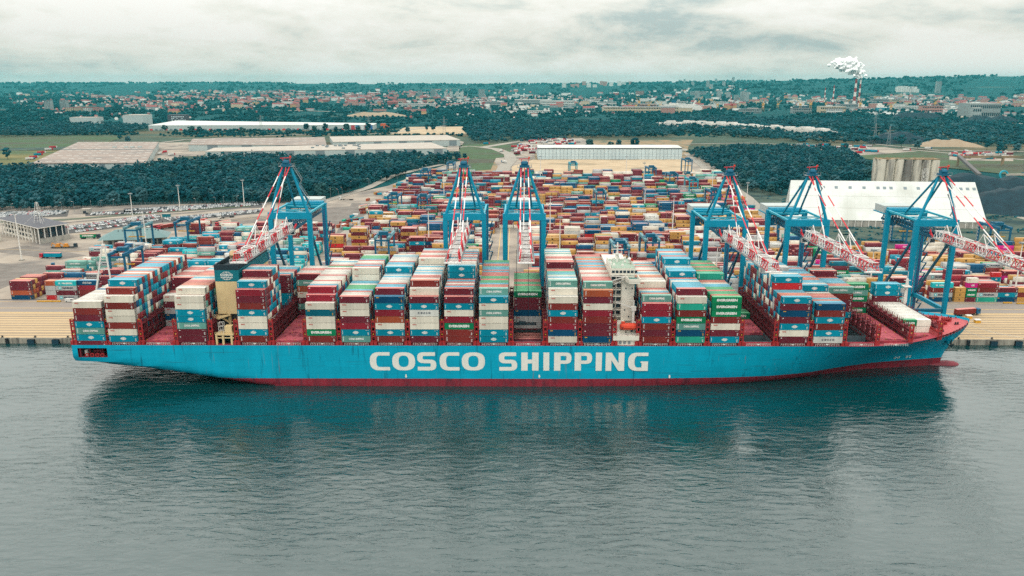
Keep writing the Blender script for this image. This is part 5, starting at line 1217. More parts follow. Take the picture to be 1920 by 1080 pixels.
row_of_cars((-10, 400), (126, 396), 30, 1.4, A2); row_of_cars((-10, 404), (122, 400), 30, 1.4, A2); row_of_cars((-10, 408), (95, 404), 22, 1.4, A2); row_of_cars((162, 401), (216, 399), 12, 1.4, A2)
A3 = 'below the wood, between the white masts'
row_of_cars((235, 396), (330, 388), 22, 1.3, A3); row_of_cars((282, 394), (480, 382), 40, 1.3, A3); row_of_cars((285, 398), (400, 390), 24, 1.3, A3); row_of_cars((330, 391), (488, 379), 30, 1.3, A3)
A4 = 'in the single row behind the left containers'
row_of_cars((365, 446), (440, 437), 14, .5, A4); row_of_cars((440, 388), (500, 383), 10, 1.3, A3)
row_of_cars((130, 429), (296, 405.5), 40, 1.15, A1); row_of_cars((312, 412.5), (486, 396), 38, 1.15, A1); row_of_cars((240, 394), (480, 380.5), 50, 1.3, A3); row_of_cars((290, 396), (480, 384), 44, 1.3, A3); row_of_cars((-10, 402), (124, 398), 34, 1.4, A2); row_of_cars((-10, 406), (110, 402), 28, 1.4, A2); row_of_cars((165, 403), (290, 399), 24, 1.4, A2)
vv, ff, mm, mts = [], [], [], []
for nm, me, x, y, a in CAR_REST:
    c, s = math.cos(a), math.sin(a); b0 = len(vv)
    lut = []
    for q in me.materials:
        if q not in mts: mts.append(q)
        lut.append(mts.index(q))
    vv += [(x+v.co.x*c-v.co.y*s, y+v.co.x*s+v.co.y*c, YZ+.02+v.co.z) for v in me.vertices]
    for p in me.polygons: ff.append(tuple(b0+i for i in p.vertices)); mm.append(lut[p.material_index])
me = bpy.data.meshes.new('parked_cars'); me.from_pydata(vv, [], ff)
for q in mts: me.materials.append(q)
me.polygons.foreach_set('material_index', mm); tag(link('parked_cars', me), 'further small parked cars filling the rows of the car parks below the wood', 'cars', None, 'stuff')
print('cars', car_n, len(CAR_REST))
CAB = {}
def cab_mesh(col):
    if col.name in CAB: return CAB[col.name]
    mb = MB(); mb.bx(-1.1, 1.1, -1.25, 1.25, .8, 3.6); mb.bx(1.1, 1.25, -1.15, 1.15, .7, 1.5); mb.bx(1.1, 1.13, -1.1, 1.1, 2.2, 3.2, 1); mb.bx(-.4, .8, -1.27, -1.25, 2.2, 3.1, 1); mb.bx(-.4, .8, 1.25, 1.27, 2.2, 3.1, 1)
    CAB[col.name] = mb.mesh('lorry_cab', [col, m_window]); return CAB[col.name]
mb = MB(); mb.bx(-13.2, 0, -.5, .5, .85, 1.15); mb.bx(-13.2, -12.8, -1.2, 1.2, .9, 1.3)
for x in (-8, -4): mb.bx(x-.2, x+.2, -1.2, 1.2, 1.0, 1.25)
CHAS = mb.mesh('lorry_chassis', m_dark); mb = MB()
for x in (.2, -2.6, -9.6, -10.8, -12.0):
    for y in (-1.0, 1.0): mb.tube((x, y-.25, .5), (x, y+.25, .5), .5, 8)
WHEELS = mb.mesh('lorry_wheels', m_dark)
m_lred = P('lorry_red', 206, 40, 62); m_lwhite = P('lorry_white', 234, 232, 226); m_lblue = P('lorry_blue', 24, 110, 150); m_ldark = P('lorry_dark', 36, 52, 66)
def lorry(px, py, ang, cab, load, label, half=False):
    gx, gy = G(px, py); t = thing('lorry', label, 'lorry', (gx, gy, YZ), ang, 'container lorries on the terminal roads')
    link('cab', cab_mesh(cab), t, (1.2, 0, 0)); link('chassis', CHAS, t, (0, 0, 0)); link('wheels', WHEELS, t)
    if load:
        k, m = spec(load); o = link('load', ME40, t, (-6.9, 0, 1.25)); o.material_slots[0].link = 'OBJECT'; o.material_slots[0].material = CM[k]
        if MARK.get(m): link('marking', MME[m], o, None)
for a in ((1828, 590, rad(14), m_lblue, 'B:plain', 'blue lorry with a red-brown container driving on the quay at the right'), (82, 484, rad(180), m_lred, 'T', 'red lorry with a teal container on the paved area at the left'),
    (104, 502, rad(205), m_lblue, None, 'blue lorry with an empty trailer on the paved area at the left'), (183, 447, rad(8), m_ldark, 'E', 'dark lorry with a green container between the office and the gate building'),
    (281, 432, rad(240), m_lwhite, 'R', 'white lorry with a crimson container, leftmost in the slanting queue'), (300, 431, rad(240), m_lred, 'B', 'red lorry with a brown container, second in the slanting queue'), (331, 426, rad(240), m_lred, 'W', 'red lorry with a white container, third in the slanting queue'),
    (366, 421, rad(240), m_lwhite, 'X', 'white lorry with a red container, fourth in the slanting queue'), (390, 419, rad(235), m_lwhite, None, 'white lorry with an empty trailer in the slanting queue'), (409, 424, rad(235), m_lred, 'W', 'red lorry with a cream container near the end of the queue'),
    (446, 426, rad(8), m_lred, 'T', 'red lorry with a teal container by the first gantry crane'), (414, 410, rad(225), m_lwhite, None, 'white lorry with an empty trailer behind the queue'), (640, 375, rad(178), m_lwhite, None, 'white lorry with an empty trailer by the wood'),
    (690, 469-79, rad(60), m_lwhite, 'W', 'white lorry with a pale container near the loose boxes'), (560, 437, rad(10), m_lred, 'R', 'lorry with a red container seen behind the first gantry crane'), (700, 417, rad(180), m_lblue, None, 'blue tractor with an empty flatbed beside the ochre stack'), (765, 338, rad(200), m_lwhite, 'W', 'far white lorry with a white trailer on the bend at the wood')):
    lorry(*a)
# low loader with an orange machine, a reach stacker, van, bins, mooring gear
gx, gy = G(122, 465); t = thing('low_loader', 'dark lorry with orange machines on its low trailer by the office', 'lorry', (gx, gy, YZ), .1)
link('cab', cab_mesh(m_ldark), t, (8, 0, 0)); MB().bx(-10, 7, -1.3, 1.3, .6, 1.1).build('trailer', m_dark, t)
for x in (-5, 1): mb = MB(); mb.bx(x-2, x+2, -1.1, 1.1, 1.1, 1.9); mb.bx(x-1, x+1.4, -1, 1, 1.9, 3.6); mb.beam((x-1, 0, 2), (x-4, 0, 4.2), .5); mb.beam((x-4, 0, 4.2), (x-5, 0, 1.6), .4); mb.build('digger', P('digger_orange', 226, 150, 50), t)
gx, gy = G(745, 460); t = thing('reach_stacker', 'dark reach stacker with a tall mast in the gap before the ochre stacks', 'reach stacker', (gx, gy, YZ))
mb = MB(); mb.bx(-1.7, 1.7, -3, 3.2, .9, 2.4); mb.bx(-1, 1, 0, 2, 2.4, 3.9); mb.build('body', m_lblue, t)
mb = MB()
for x in (-1.6, 1.6):
    for y in (-2, 2.2): mb.tube((x-.4, y, .9), (x+.4, y, .9), .9, 10)
mb.build('wheels', m_dark, t); mb = MB()
for x in (-1.1, 1.1): mb.bx(x-.25, x+.25, -3.6, -3.2, .6, 15)
for z in np.arange(1.5, 15.5, 1.9): mb.bx(-1.1, 1.1, -3.55, -3.25, z, z+.4)
mb.build('mast', m_dark, t)
gx, gy = G(132, 566); t = thing('white_van', 'small white van parked before the left MAERSK stack', 'van', (gx, gy, YZ)); mb = MB(); mb.bx(-2.6, 2.0, -1, 1, .4, 2.1); mb.bx(2, 2.8, -.95, .95, .4, 1.2); mb.build('body', m_lwhite, t)
MB().bx(.6, 1.9, -1.02, -1.0, 1.3, 1.9).build('window', m_window, t); mb = MB()
for x in (-1.7, 1.8):
    for y in (-.9, .9): mb.tube((x, y-.15, .38), (x, y+.15, .38), .38, 8)
mb.build('wheels', m_dark, t)
for k, (px, py) in enumerate(((1800, 588), (1816, 597), (1832, 605))):
    gx, gy = G(px, py); t = thing('quay_bin', 'yellow bin with a white lid on the quay beyond the bow, %s' % ('farthest of three', 'middle of three', 'nearest of three')[k], 'bin', (gx, gy, QZ), group='yellow bins on the quay')
    MB().bx(-1.4, 1.4, -1.0, 1.0, .1, 1.5).build('body', m_gold, t); MB().bx(-1.5, 1.5, -1.1, 1.1, 1.5, 1.9).build('lid', m_white, t)
for px, py, w_ in ((84, 566, 9), (106, 566, 5), (1889, 569, 5), (1916, 570, 6)):
    gx, gy = G(px, py); t = thing('yellow_barrier', 'low yellow barrier on the asphalt before the front container stacks', 'barrier', (gx, gy, QZ), group='low yellow barriers'); mb = MB(); mb.bx(-w_/2, w_/2, -.3, .3, .1, .8); mb.build('rail', m_gold, t); mb = MB(); mb.bx(-w_/2, -w_/2+.5, -.6, .6, 0, .1); mb.bx(w_/2-.5, w_/2, -.6, .6, 0, .1); mb.build('foot', m_dark, t)
# fenders on the quay wall
mb = MB(); mb.bx(-1.6, 1.6, -1.3, 0, -1.4, 2.2); FW = mb.mesh('fender_wide', m_dark); mb = MB(); mb.bx(-.7, .7, -.8, 0, -1.2, 2.5); FN = mb.mesh('fender_narrow', m_dark)
mb = MB(); mb.bx(-1.7, 1.7, -1.4, -1.3, -.6, 2.0); FP = mb.mesh('fender_panel', P('fender_panel_blue', 20, 60, 78))
for k in range(-40, 41):
    x = k*12.3+3.4
    if -197 < x < 190: continue
    if abs(x) > 330: continue
    t = thing('quay_fender', 'dark rubber fender on the quay wall %s' % ('left of the stern' if x < 0 else 'right of the bow'), 'fender', (x, QY, .2), group='fenders on the quay wall %s' % ('left of the stern' if x < 0 else 'right of the bow'))
    link('block', FW if k % 3 else FN, t)
    if k % 3: link('panel', FP, t)
for k in range(-19, 20):
    x = k*16.5+6
    if -186 < x < 200: continue
    mb_ = MB(); mb_.tube((0, 0, 0), (0, 0, .6), .35, 8); mb_.tube((0, 0, .6), (0, 0, .8), .55, 8); mb_.bx(-.6, .6, -.6, .6, -.02, .08)
    o = mb_.build('mooring_bollard', m_dark, None, (x, QY+1.2, QZ)); tag(o, 'black mooring bollard on the quay edge %s' % ('left of the stern' if x < 0 else 'right of the bow'), 'bollard', 'mooring bollards on the quay edge')
def rope(p, q, sag, label):
    p, q = Vector(p), Vector(q); mb = MB(); prev = p
    for k in range(1, 11):
        f = k/10; a = p.lerp(q, f); a.z -= sag*4*f*(1-f); mb.tube(prev, a, .07, 4, cap=False); prev = a
    tag(mb.build('mooring_line', m_white), label, 'rope', 'mooring lines')
rope((-187.5, SCY+20, 15), (-224, QY+1.2, 3.3), 2, 'white mooring line from the stern to the quay, outer one'); rope((-187.5, SCY+14, 15), (-208, QY+1.2, 3.3), 1.5, 'white mooring line from the stern to the quay, inner one')
rope((203, SCY+3, 20.5), (270, QY+1.2, 3.3), 3, 'white mooring line from the bow to the quay, longer one'); rope((200, SCY+6, 20.5), (237, QY+1.2, 3.3), 2, 'white mooring line from the bow to the quay, shorter one')
# ================================================================== BUILDINGS AND WORKS
m_wall_g = mat('clad_grey', S(196, 208, 206), rough=.6, var=.06, vs=.05)
m_wall_d = P('clad_dark', 134, 148, 154, var=.06)
m_roof_tan = mat('roof_tan', S(166, 150, 140), rough=.85, var=.1, vs=.03, col2=S(146, 136, 130), c2=(.5, .66), c2s=.02)
m_roof_pale = mat('roof_pale', S(196, 186, 174), rough=.8, var=.07, vs=.03)
m_sky_l = P('skylight', 238, 234, 226, var=.05)
m_roof_white = mat('roof_white', S(226, 230, 226), rough=.55, var=.05, vs=.05, stretch=(1, .2, 1), col2=S(206, 210, 202), c2=(.5, .7), c2s=.03)
m_roof_teal = mat('roof_teal', S(118, 150, 150), rough=.55, var=.06, vs=.2)
m_roof_dk = P('roof_dark', 84, 84, 94, var=.1, vs=.2)
m_silo = mat('silo_concrete', S(236, 228, 210), rough=.85, var=.12, vs=.12, stretch=(1, 1, .4), col2=S(134, 128, 122), c2=(.46, .62), c2s=.09, c2st=(1, 1, .12))
m_coal = mat('coal', S(26, 56, 68), rough=.9, var=.3, vs=.1, bump=.4, bs=.4)
m_sandp = mat('sand_heap', S(172, 152, 128), rough=.95, var=.1, vs=.05)
m_panel = P('panel_white', 216, 234, 238, var=.05, orand=.06)
def quad(a, b_, c, d, z): return [(*G(p[0], p[1], z),) for p in (a, b_, c, d)]
def hall(name, pts, zr, label, roof, wall, bands=0, lights=0, group=None, cat='warehouse', doors=0):
    """flat roofed hall; pts = roof corners (metres) counter-clockwise from near left"""
    cx = sum(p[0] for p in pts)/4; cy_ = sum(p[1] for p in pts)/4; q = [Vector((p[0]-cx, p[1]-cy_)) for p in pts]
    t = thing(name, label, cat, (cx, cy_, 2.4), group=group); h = zr-2.4
    MB().prism([tuple(v) for v in q], 0, h-.8).build('wall', wall, t)
    c0 = Vector((0, 0)); qo = [tuple(v*1.004) for v in q]
    MB().prism(qo, h-.8, h).build('roof', roof, t)
    def P2(u, v): return (q[0]*(1-u)+q[1]*u)*(1-v)+(q[3]*(1-u)+q[2]*u)*v
    if lights:
        mb = MB(); nu, nv = lights
        for i in range(nu):
            for j in range(nv):
                if random.random() < .12: continue
                u, v = (i+.5)/nu, (j+.5+.12*((i*7) % 3-1))/nv; c = P2(u, v); mb.bx(c.x-4.2, c.x+4.2, c.y-1.3, c.y+1.3, h-.02, h+.35)
        mb.build('skylights', m_sky_l, t)['kind'] = 'stuff'
    for k in range(bands):   # darker cladding panels on the near side
        u0 = (k+.55)/bands; u1 = u0+.3/bands; a, b_ = P2(u0, 0), P2(u1, 0); n = (q[0]-q[3]).normalized()*.12
        mb = MB(); mb.add([(a.x+n.x, a.y+n.y, .2), (b_.x+n.x, b_.y+n.y, .2), (b_.x+n.x, b_.y+n.y, h-.9), (a.x+n.x, a.y+n.y, h-.9)], [(0, 1, 2, 3)]); mb.build('cladding_panel', m_wall_d, t)
    for k in range(doors):
        u0 = (k+.2)/doors; u1 = u0+.6/doors; a, b_ = P2(u0, 0), P2(u1, 0); n = (q[0]-q[3]).normalized()*.15
        mb = MB(); mb.add([(a.x+n.x, a.y+n.y, .2), (b_.x+n.x, b_.y+n.y, .2), (b_.x+n.x, b_.y+n.y, 4.2), (a.x+n.x, a.y+n.y, 4.2)], [(0, 1, 2, 3)]); mb.build('loading_door', m_wall_d if k % 3 else m_cred, t)
    return t, P2, h
t, P2, h = hall('warehouse', quad((58, 306), (273, 305), (297, 266), (147, 266), 15), 15, 'huge flat tan roofed warehouse with rows of skylights left beyond the wood', m_roof_tan, m_wall_g, 6, (12, 9))
mb = MB(); a, b_ = P2(0, .55), P2(1, .55); mb.beam((a.x, a.y, h+.3), (b_.x, b_.y, h+.3), 1.2, .8); mb.build('roof_ridge', m_wall_d, t)
for u, v in ((.55, .66), (.68, .66), (.75, .66), (.83, .67)): c = P2(u, v); MB().bx(c.x-3, c.x+3, c.y-2, c.y+2, h, h+2.4).build('roof_unit', m_wall_g, t)
hall('warehouse', quad((353, 271), (612, 272), (608, 257), (362, 260), 15), 15, 'tan roofed warehouse with dark wall bands, behind the low pale one', m_roof_tan, m_wall_g, 4, (16, 3))
hall('warehouse', quad((625, 266), (863, 262), (838, 253), (618, 256), 15), 15, 'pale roofed warehouse right of the tan one, near the road bend', m_roof_pale, m_wall_g, 5, (14, 3))
t, P2, h = hall('warehouse', quad((385, 284), (838, 278), (808, 267), (402, 277), 15), 15, 'long low pale roofed warehouse directly above the dark wood', m_roof_pale, m_wall_g, 8, (26, 3))
for k in range(16): u = .4+random.random()*.25; c = P2(u, random.random()*.9); MB().bx(c.x-2.5, c.x+2.5, c.y-2, c.y+2, h, h+2).build('roof_unit', m_wall_d, t)
t, P2, h = hall('warehouse', quad((278, 235), (700, 234), (706, 231), (330, 226), 16), 16, 'very long white warehouse with loading doors far behind the fields', m_roof_white, m_wall_g, 0, None, doors=46)
for k, c in enumerate(((196, 60, 70), (60, 120, 180), (230, 230, 230), (196, 60, 70), (60, 120, 180))):
    u = .9+k*.02; a, b_ = P2(u, 0), P2(u+.016, 0); mb = MB(); mb.add([(a.x, a.y-.4, .5), (b_.x, b_.y-.4, .5), (b_.x, b_.y-.4, h-1), (a.x, a.y-.4, h-1)], [(0, 1, 2, 3)]); mb.build('painted_panel', P('panel_colour_%d' % k, *c), t)
x0, y0 = G(1292-0, 240, 3)
def box_at(px0, px1, pyb, hgt, depth, name, label, wall, roof, cat='building', group=None, z=None, win=0):
    """block standing where its foot is seen between px0 and px1"""
    zz = 2.4 if z is None else z
    (xa, ya), (xb, yb) = G(px0, pyb, zz), G(px1, pyb, zz)
    t = thing(name, label, cat, ((xa+xb)/2, ya, zz), group=group); w = (xb-xa)/2
    MB().bx(-w, w, 0, depth, -2, hgt).build('wall', wall, t); MB().bx(-w-.3, w+.3, -.3, depth+.3, hgt, hgt+.6).build('roof', roof, t)
    if win:
        for k in range(win):
            z_ = hgt*(k+.5)/win; MB().bx(-w*.92, w*.92, -.14, -.05, z_-.16*hgt/win, z_+.2*hgt/win).build('window_band', m_window, t)
    return t
box_at(132, 183, 236, 24, 40, 'cold_store', 'grey windowless block, left one of two behind the tree belt', m_wall_g, m_roof_pale)
box_at(232, 270, 238, 33, 60, 'cold_store', 'taller grey windowless block, right one of two behind the tree belt', m_wall_g, m_roof_pale)
t = box_at(315, 349, 231, 25, 30, 'office_block', 'black and white chequered office block beyond the long white warehouse', m_roof_dk, m_roof_dk)
for i in range(9):
    for j in range(4):
        if random.random() < .75: MB().bx(-16+i*5.2, -12.6+i*5.2, -.3, -.1, 2+j*5.4, 5.4+j*5.4).build('window', m_panel, t)
(xx, yy) = G(722, 239.5, 3); t = thing('storage_tank_building', 'small bright orange building on the sandy field', 'building', (xx, yy, 2.4)); MB().bx(-13, 13, 0, 16, 0, 11).build('wall', P('orange_clad', 232, 108, 64), t); MB().bx(-13.3, 13.3, -.3, 16.3, 11, 11.6).build('roof', P('orange_roof', 216, 96, 60), t)
# long panelled hall behind the sand field
xa, ya, xb, zt = 35.5, 1338, 273.5, 22.4
t = thing('panelled_hall', 'long white panelled hall with a dark eave standing beyond the sand field', 'warehouse', ((xa+xb)/2, ya, 2.6)); w = (xb-xa)/2; h = zt-2.6
mb = MB(); mb.bx(-w, w, .4, 66, 0, h-1.5); mb.build('wall', m_wall_d, t)
pm = MB().bx(-2.86, 2.86, -.1, .38, .4, h-2.2).mesh('hall_panel', m_panel)
for k in range(39): link('panel', pm, t, (-w+3.1+k*6.14, 0, 0))
pm2 = MB().bx(-.38, .1, -2.6, 2.6, .4, h-2.2).mesh('hall_end_panel', m_panel)
for k in range(11): link('panel', pm2, t, (-w-.02, 3.2+k*5.7, 0))
for z_ in (4.6, 9.2): mb = MB(); mb.bx(-w, w, -.16, -.1, z_-.12, z_+.12); mb.build('panel_rail', m_wall_d, t)
mb = MB(); mb.bx(-w-.8, w+.8, -.8, 66.8, h-2.0, h-.6); mb.build('eave', m_roof_dk, t)
mb = MB(); mb.add([(-w-.8, -.8, h-.6), (w+.8, -.8, h-.6), (w+.8, 33, h+1.2), (-w-.8, 33, h+1.2), (w+.8, 66.8, h-.6), (-w-.8, 66.8, h-.6)], [(0, 1, 2, 3), (3, 2, 4, 5)]); mb.build('roof', m_roof_white, t)
# big white shed with steep roof
F0, F1, B0 = Vector((242, 705.5, 0)), Vector((410.4, 689.7, 0)), Vector((268, 792, 0)); B1 = F1+B0-F0
t = thing('white_shed', 'large white shed with a steep windowed roof and low concrete wall behind the right cranes', 'shed', (F0.x, F0.y, 2.6))
F1, B0, B1 = F1-F0, B0-F0, B1-F0; F0 = Vector((0, 0, 0)); ez, rz = 6.2, 35.6; UZ = Vector((0, 0, 1))
R0, R1 = B0*.5+UZ*rz+F1*.01, F1+B0*.5+UZ*rz-F1*.02
MB().prism([F0[:2], F1[:2], B1[:2], B0[:2]], 0, ez).build('plinth', m_conc, t)
out_ = -B0.normalized()*.35
for k in range(30): p = F1*(k/29)+out_; MB().beam(p, p+UZ*ez, .55, .5).build('buttress', m_white, t)
e0, e1, b0_, b1_ = F0+out_*1.5+UZ*(ez-.3), F1+out_*1.5+UZ*(ez-.3), B0-out_*1.5+UZ*(ez-.3), B1-out_*1.5+UZ*(ez-.3)
mb = MB(); mb.add([e0, e1, R1, R0, b1_, b0_], [(0, 1, 2, 3), (3, 2, 4, 5), (0, 3, 5), (1, 4, 2)]); mb.build('roof', m_roof_white, t)
def RP(u, v): return (e0*(1-u)+e1*u)*(1-v)+(R0*(1-u)+R1*u)*v
nr_ = (e1-e0).cross(R0-e0).normalized()
for u in (.055, .105, .18, .25, .325, .40, .475, .51, .545, .62, .69, .765, .915, .95, .985):
    mb = MB(); mb.add([RP(u-.0085, .79)+nr_*.15, RP(u+.0085, .79)+nr_*.15, RP(u+.0085, .855)+nr_*.15, RP(u-.0085, .855)+nr_*.15], [(0, 1, 2, 3)]); mb.build('roof_window', m_wall_d, t)
for k in range(1, 26): mb = MB(); mb.beam(RP(k/26, 0), RP(k/26, 1), .12, .12); mb.build('roof_seam', m_roof_white, t)
for v in (.3, .6): mb = MB(); mb.beam(RP(0, v)+nr_*.03, RP(1, v)+nr_*.03, .16, .08); mb.build('roof_seam', m_roof_pale, t)
# silos
t = thing('grain_silos', 'cluster of stained round concrete silos behind the white shed', 'silos', (0, 0, 2.4))
sx0, sy0 = G(1644, 345, 3); 
for j in range(2):
    for k in range(7): mb = MB(); mb.tube((sx0+6+k*11.2, sy0+7+j*11.2, -1), (sx0+6+k*11.2, sy0+7+j*11.2, 31.2-.18*k), 5.5, 20); mb.build('silo', m_silo, t, smooth=False)
mb = MB(); mb.bx(sx0+1, sx0+78, sy0+3, sy0+22, 30.4, 31.4)
for k in range(40): x = sx0+2+random.random()*74; y = sy0+4+random.random()*17; mb.bx(x-1.2, x+1.2, y-.8, y+.8, 31.4, 31.7+random.random()*.7)
mb.build('silo_roof', m_dirt, t)
mb = MB(); xq = sx0+58
for dx in (-3, 3):
    for dy in (-3, 0): mb.beam((xq+dx, sy0-1+dy, 0), (xq+dx, sy0-1+dy, 19), .5)
for z in range(0, 19, 5): mb.beam((xq-3, sy0-4, z), (xq+3, sy0-4, z+5), .35); mb.beam((xq+3, sy0-4, z), (xq-3, sy0-4, z+5), .35); mb.beam((xq-3, sy0-4, z+5), (xq+3, sy0-4, z+5), .35)
mb.build('stair_tower', m_white, t)
# heaps
def heap(name, px, py, L_, W_, Hh, m, label, cat, seed=0, rz=0, z=2.5):
    x, y = G(px, py, z); rr = np.random.default_rng(seed); nu, nv = 40, 24
    u = np.linspace(-1, 1, nu); v = np.linspace(-1, 1, nv); U, Vv = np.meshgrid(u, v, indexing='ij')
    a = np.maximum(np.abs(U)**1.6, np.abs(Vv)); r = 1-np.clip(a, 0, 1)
    hh = Hh*np.minimum(r*1.25, 1.0-.1*(1-r))*(1+.08*np.sin(U*9+rr.uniform(0, 6))+.05*np.sin(U*21+Vv*5+rr.uniform(0, 6)))
    Vx = np.stack([U*L_/2*(1+.06*np.sin(Vv*4+seed)), Vv*W_/2*(1+.1*np.sin(U*5+seed)), hh-.3], -1).reshape(-1, 3)
    ii = (np.arange(nu-1)[:,None]*nv+np.arange(nv-1)[None]).ravel(); F = np.stack([ii, ii+nv, ii+nv+1, ii+1], 1)
    o = link(name, mesh_np(name, Vx, F, None, [m]), None, (x, y, z), (0, 0, rz)); tag(o, label, cat); return o
heap('coal_heap', 1836, 372, 150, 80, 25, m_coal, 'large dark coal heap right behind the white shed', 'coal heap', 1, -.3)
heap('coal_heap', 1915, 395, 110, 90, 22, m_coal, 'nearer dark coal heap at the right edge beside the lamps', 'coal heap', 2, -.5)
heap('coal_heap', 1682, 268, 120, 80, 22, m_coal, 'far dark coal heap left of the pale sand heap', 'coal heap', 3, -.2)
heap('sand_heap', 1777, 274, 118, 56, 13, m_sandp, 'far pale sand heap between trees at the right', 'sand heap', 4, -.15)
heap('sand_heap', 705, 217.5, 240, 90, 14, m_sandp, 'low tan sand heap in front of the town', 'sand heap', 14, 0)
for k, (px, py) in enumerate(((1698, 222), (1718, 222), (1737, 222), (1836, 229), (1877, 229))): heap('coal_heap', px, py, 95, 60, 20, m_coal, 'small pointed coal heap on the far river bank, %s from the left' % ('first', 'second', 'third', 'fourth', 'fifth')[k], 'coal heap', 20+k)
# conveyor and stacker machine
x1, y1 = G(1795, 312, 3); x2, y2 = G(1828, 330, 3); t = thing('conveyor', 'sloping brown conveyor bridge running down to the coal heap', 'conveyor', (0, 0, 2.5)); MB().beam((x1, y1, 16), (x2+6, y2, 2), 5, 3.4).build('gallery', m_rail, t); mb = MB(); mb.beam((x1, y1, 0), (x1, y1, 15), 2.5); mb.beam((x1, y1, 15), (x1+160, y1+10, 14), 4, 3); mb.beam((x1+70, y1+4, 0), (x1+70, y1+4, 13), 3); mb.build('trestle', m_dirt, t)
x1, y1 = G(1880, 340, 3); t = thing('bucket_wheel_reclaimer', 'turquoise bucket wheel machine on a long boom at the right edge', 'reclaimer', (x1, y1, 2.5)); mb = MB()
for k in range(14): a0, a1 = k*math.pi/7, (k+1)*math.pi/7; mb.beam((math.cos(a0)*5, 0, 9+math.sin(a0)*5), (math.cos(a1)*5, 0, 9+math.sin(a1)*5), 1.8)
mb.build('wheel', m_crane_l, t); mb = MB(); mb.beam((3, 0, 9), (60, -14, 12), 2.2, 2.4); mb.build('boom', m_roof_pale, t); mb = MB(); mb.bx(56, 68, -20, -8, 0, 14); mb.beam((62, -14, 14), (20, -4, 12), .8); mb.build('tower', m_crane_d, t)
# terminal office with a dark roof and pillars
OX, OY = -377.5, 617.6; ang = math.atan2(20.1, 11.5); t = thing('terminal_office', 'white terminal office with a dark overhanging roof, pillars and lattice mast at the left edge', 'office building', (OX, OY, 2.6))
L1 = 24; ca, sa = math.cos(ang), math.sin(ang); e1 = Vector((ca, sa)); e2 = Vector((-.80, .60))
def O2(a, b_): v = e1*a+e2*b_; return (v.x, v.y)
mb = MB(); mb.prism([O2(-.5, -1), O2(25, -1), O2(25, 78), O2(-.5, 78)], 12.5, 13.1, 0, 1); mb.build('roof', [m_white, m_roof_dk], t)
mb = MB(); mb.prism([O2(4, 20), O2(23, 20), O2(23, 76), O2(4, 76)], 0, 12.4); mb.build('wall', m_house, t)
for k in range(3):
    for j in range(11): p0, p1 = O2(3.9, 22+j*5), O2(3.9, 25.4+j*5); mb = MB(); mb.add([(*p0, 2+k*3.8), (*p1, 2+k*3.8), (*p1, 4.2+k*3.8), (*p0, 4.2+k*3.8)], [(0, 1, 2, 3), (3, 2, 1, 0)]); mb.build('window', m_window, t)
for k in range(6): x, y = O2(k*4.8, 0); MB().tube((x, y, 0), (x, y, 12.5), .4, 8).build('pillar', m_white, t)
for k in range(1, 12): x, y = O2(0, k*6.3); MB().tube((x, y, 0), (x, y, 12.5), .4, 8).build('pillar', m_white, t)
mb = MB(); a, b_ = O2(.5, -.4), O2(24.5, -.4); mb.beam((*a, 2.2), (*b_, 2.2), .5, 4.2); mb.build('screen_wall', m_conc, t)
mb = MB(); mb.prism([O2(8, 1), O2(22, 1), O2(22, 20), O2(8, 20)], 0, 12.3); mb.build('glass_hall', m_window, t)
cx, cy2 = O2(12, 24); mb = MB()
for q in range(4):
    dx, dy = (-1, 1)[q % 2]*2.6, (-1, 1)[q//2]*2.6; mb.beam((cx+dx, cy2+dy, 13), (cx+dx*.2, cy2+dy*.2, 30), .25)
    for z in (16, 20, 24): s_ = 1-(z-13)/17*.8; mb.beam((cx-2.6*s_, cy2+dy*s_, z), (cx+2.6*s_, cy2+dy*s_, z), .16)
    mb.beam((cx+dx*3, cy2+dy*3, 13), (cx, cy2, 22), .1)
mb.build('lattice_mast', m_white, t)
MB().bx(-70, -38, 5, 12, 0, 6).build('annex', m_house, t)
# gate building with teal hip roof
(xa, ya), (xb, yb) = G(190, 463), G(322, 452); a = math.atan2(yb-ya, xb-xa)*.6; t = thing('gate_building', 'low gate building with a pale teal hipped roof and dark bay doors at the left', 'gate building', (xa, ya, 2.7), a)
w, d, hw, hr = 47, 20, 5.4, 11.6
MB().bx(1.5, w-1.5, 1.5, d-1.5, 0, hw).build('wall', m_conc, t)
mb = MB(); mb.add([(-2, -2, hw), (w+2, -2, hw), (w+2, d+2, hw), (-2, d+2, hw), (10, d/2, hr), (w-10, d/2, hr)], [(0, 1, 5, 4), (1, 2, 5), (2, 3, 4, 5), (3, 0, 4), (3, 2, 1, 0)])
mb.add([(17, -6, hw-.1), (27, -6, hw-.1), (27, 6, hw+3.6), (17, 6, hw+3.6), (22, -4, hw+3.3), (22, 8, hw+4.6)], [(0, 1, 4), (1, 2, 5, 4), (0, 4, 5, 3)]); mb.build('roof', m_roof_teal, t)
MB().bx(18, 26, -5, 1.5, 0, hw-.1).build('porch', m_conc, t)
for x in (5, 9, 13, 29, 33, 37, 41): MB().bx(x, x+2.8, 1.35, 1.5, .1, 4.2).build('bay_door', m_window, t)
for x in (12, 15, 17, 20, 22, 33, 36, 39, 41): mb = MB(); mb.bx(x-.4, x+.4, d/2-2.4, d/2-1.6, hr-2.2, hr-.6); mb.build('roof_vent', m_roof_dk, t)
(xx, yy) = G(160, 401); t = thing('guard_cabin', 'small concrete cabin at the foot of the wood between the car rows', 'cabin', (xx, yy, 2.7)); MB().bx(-4, 4, 0, 5, 0, 4.4).build('wall', m_conc, t); MB().bx(-4.3, 4.3, -.3, 5.3, 4.4, 4.8).build('roof', m_roof_pale, t); MB().bx(-2, 1, -.1, 0, .4, 3).build('door', m_window, t)
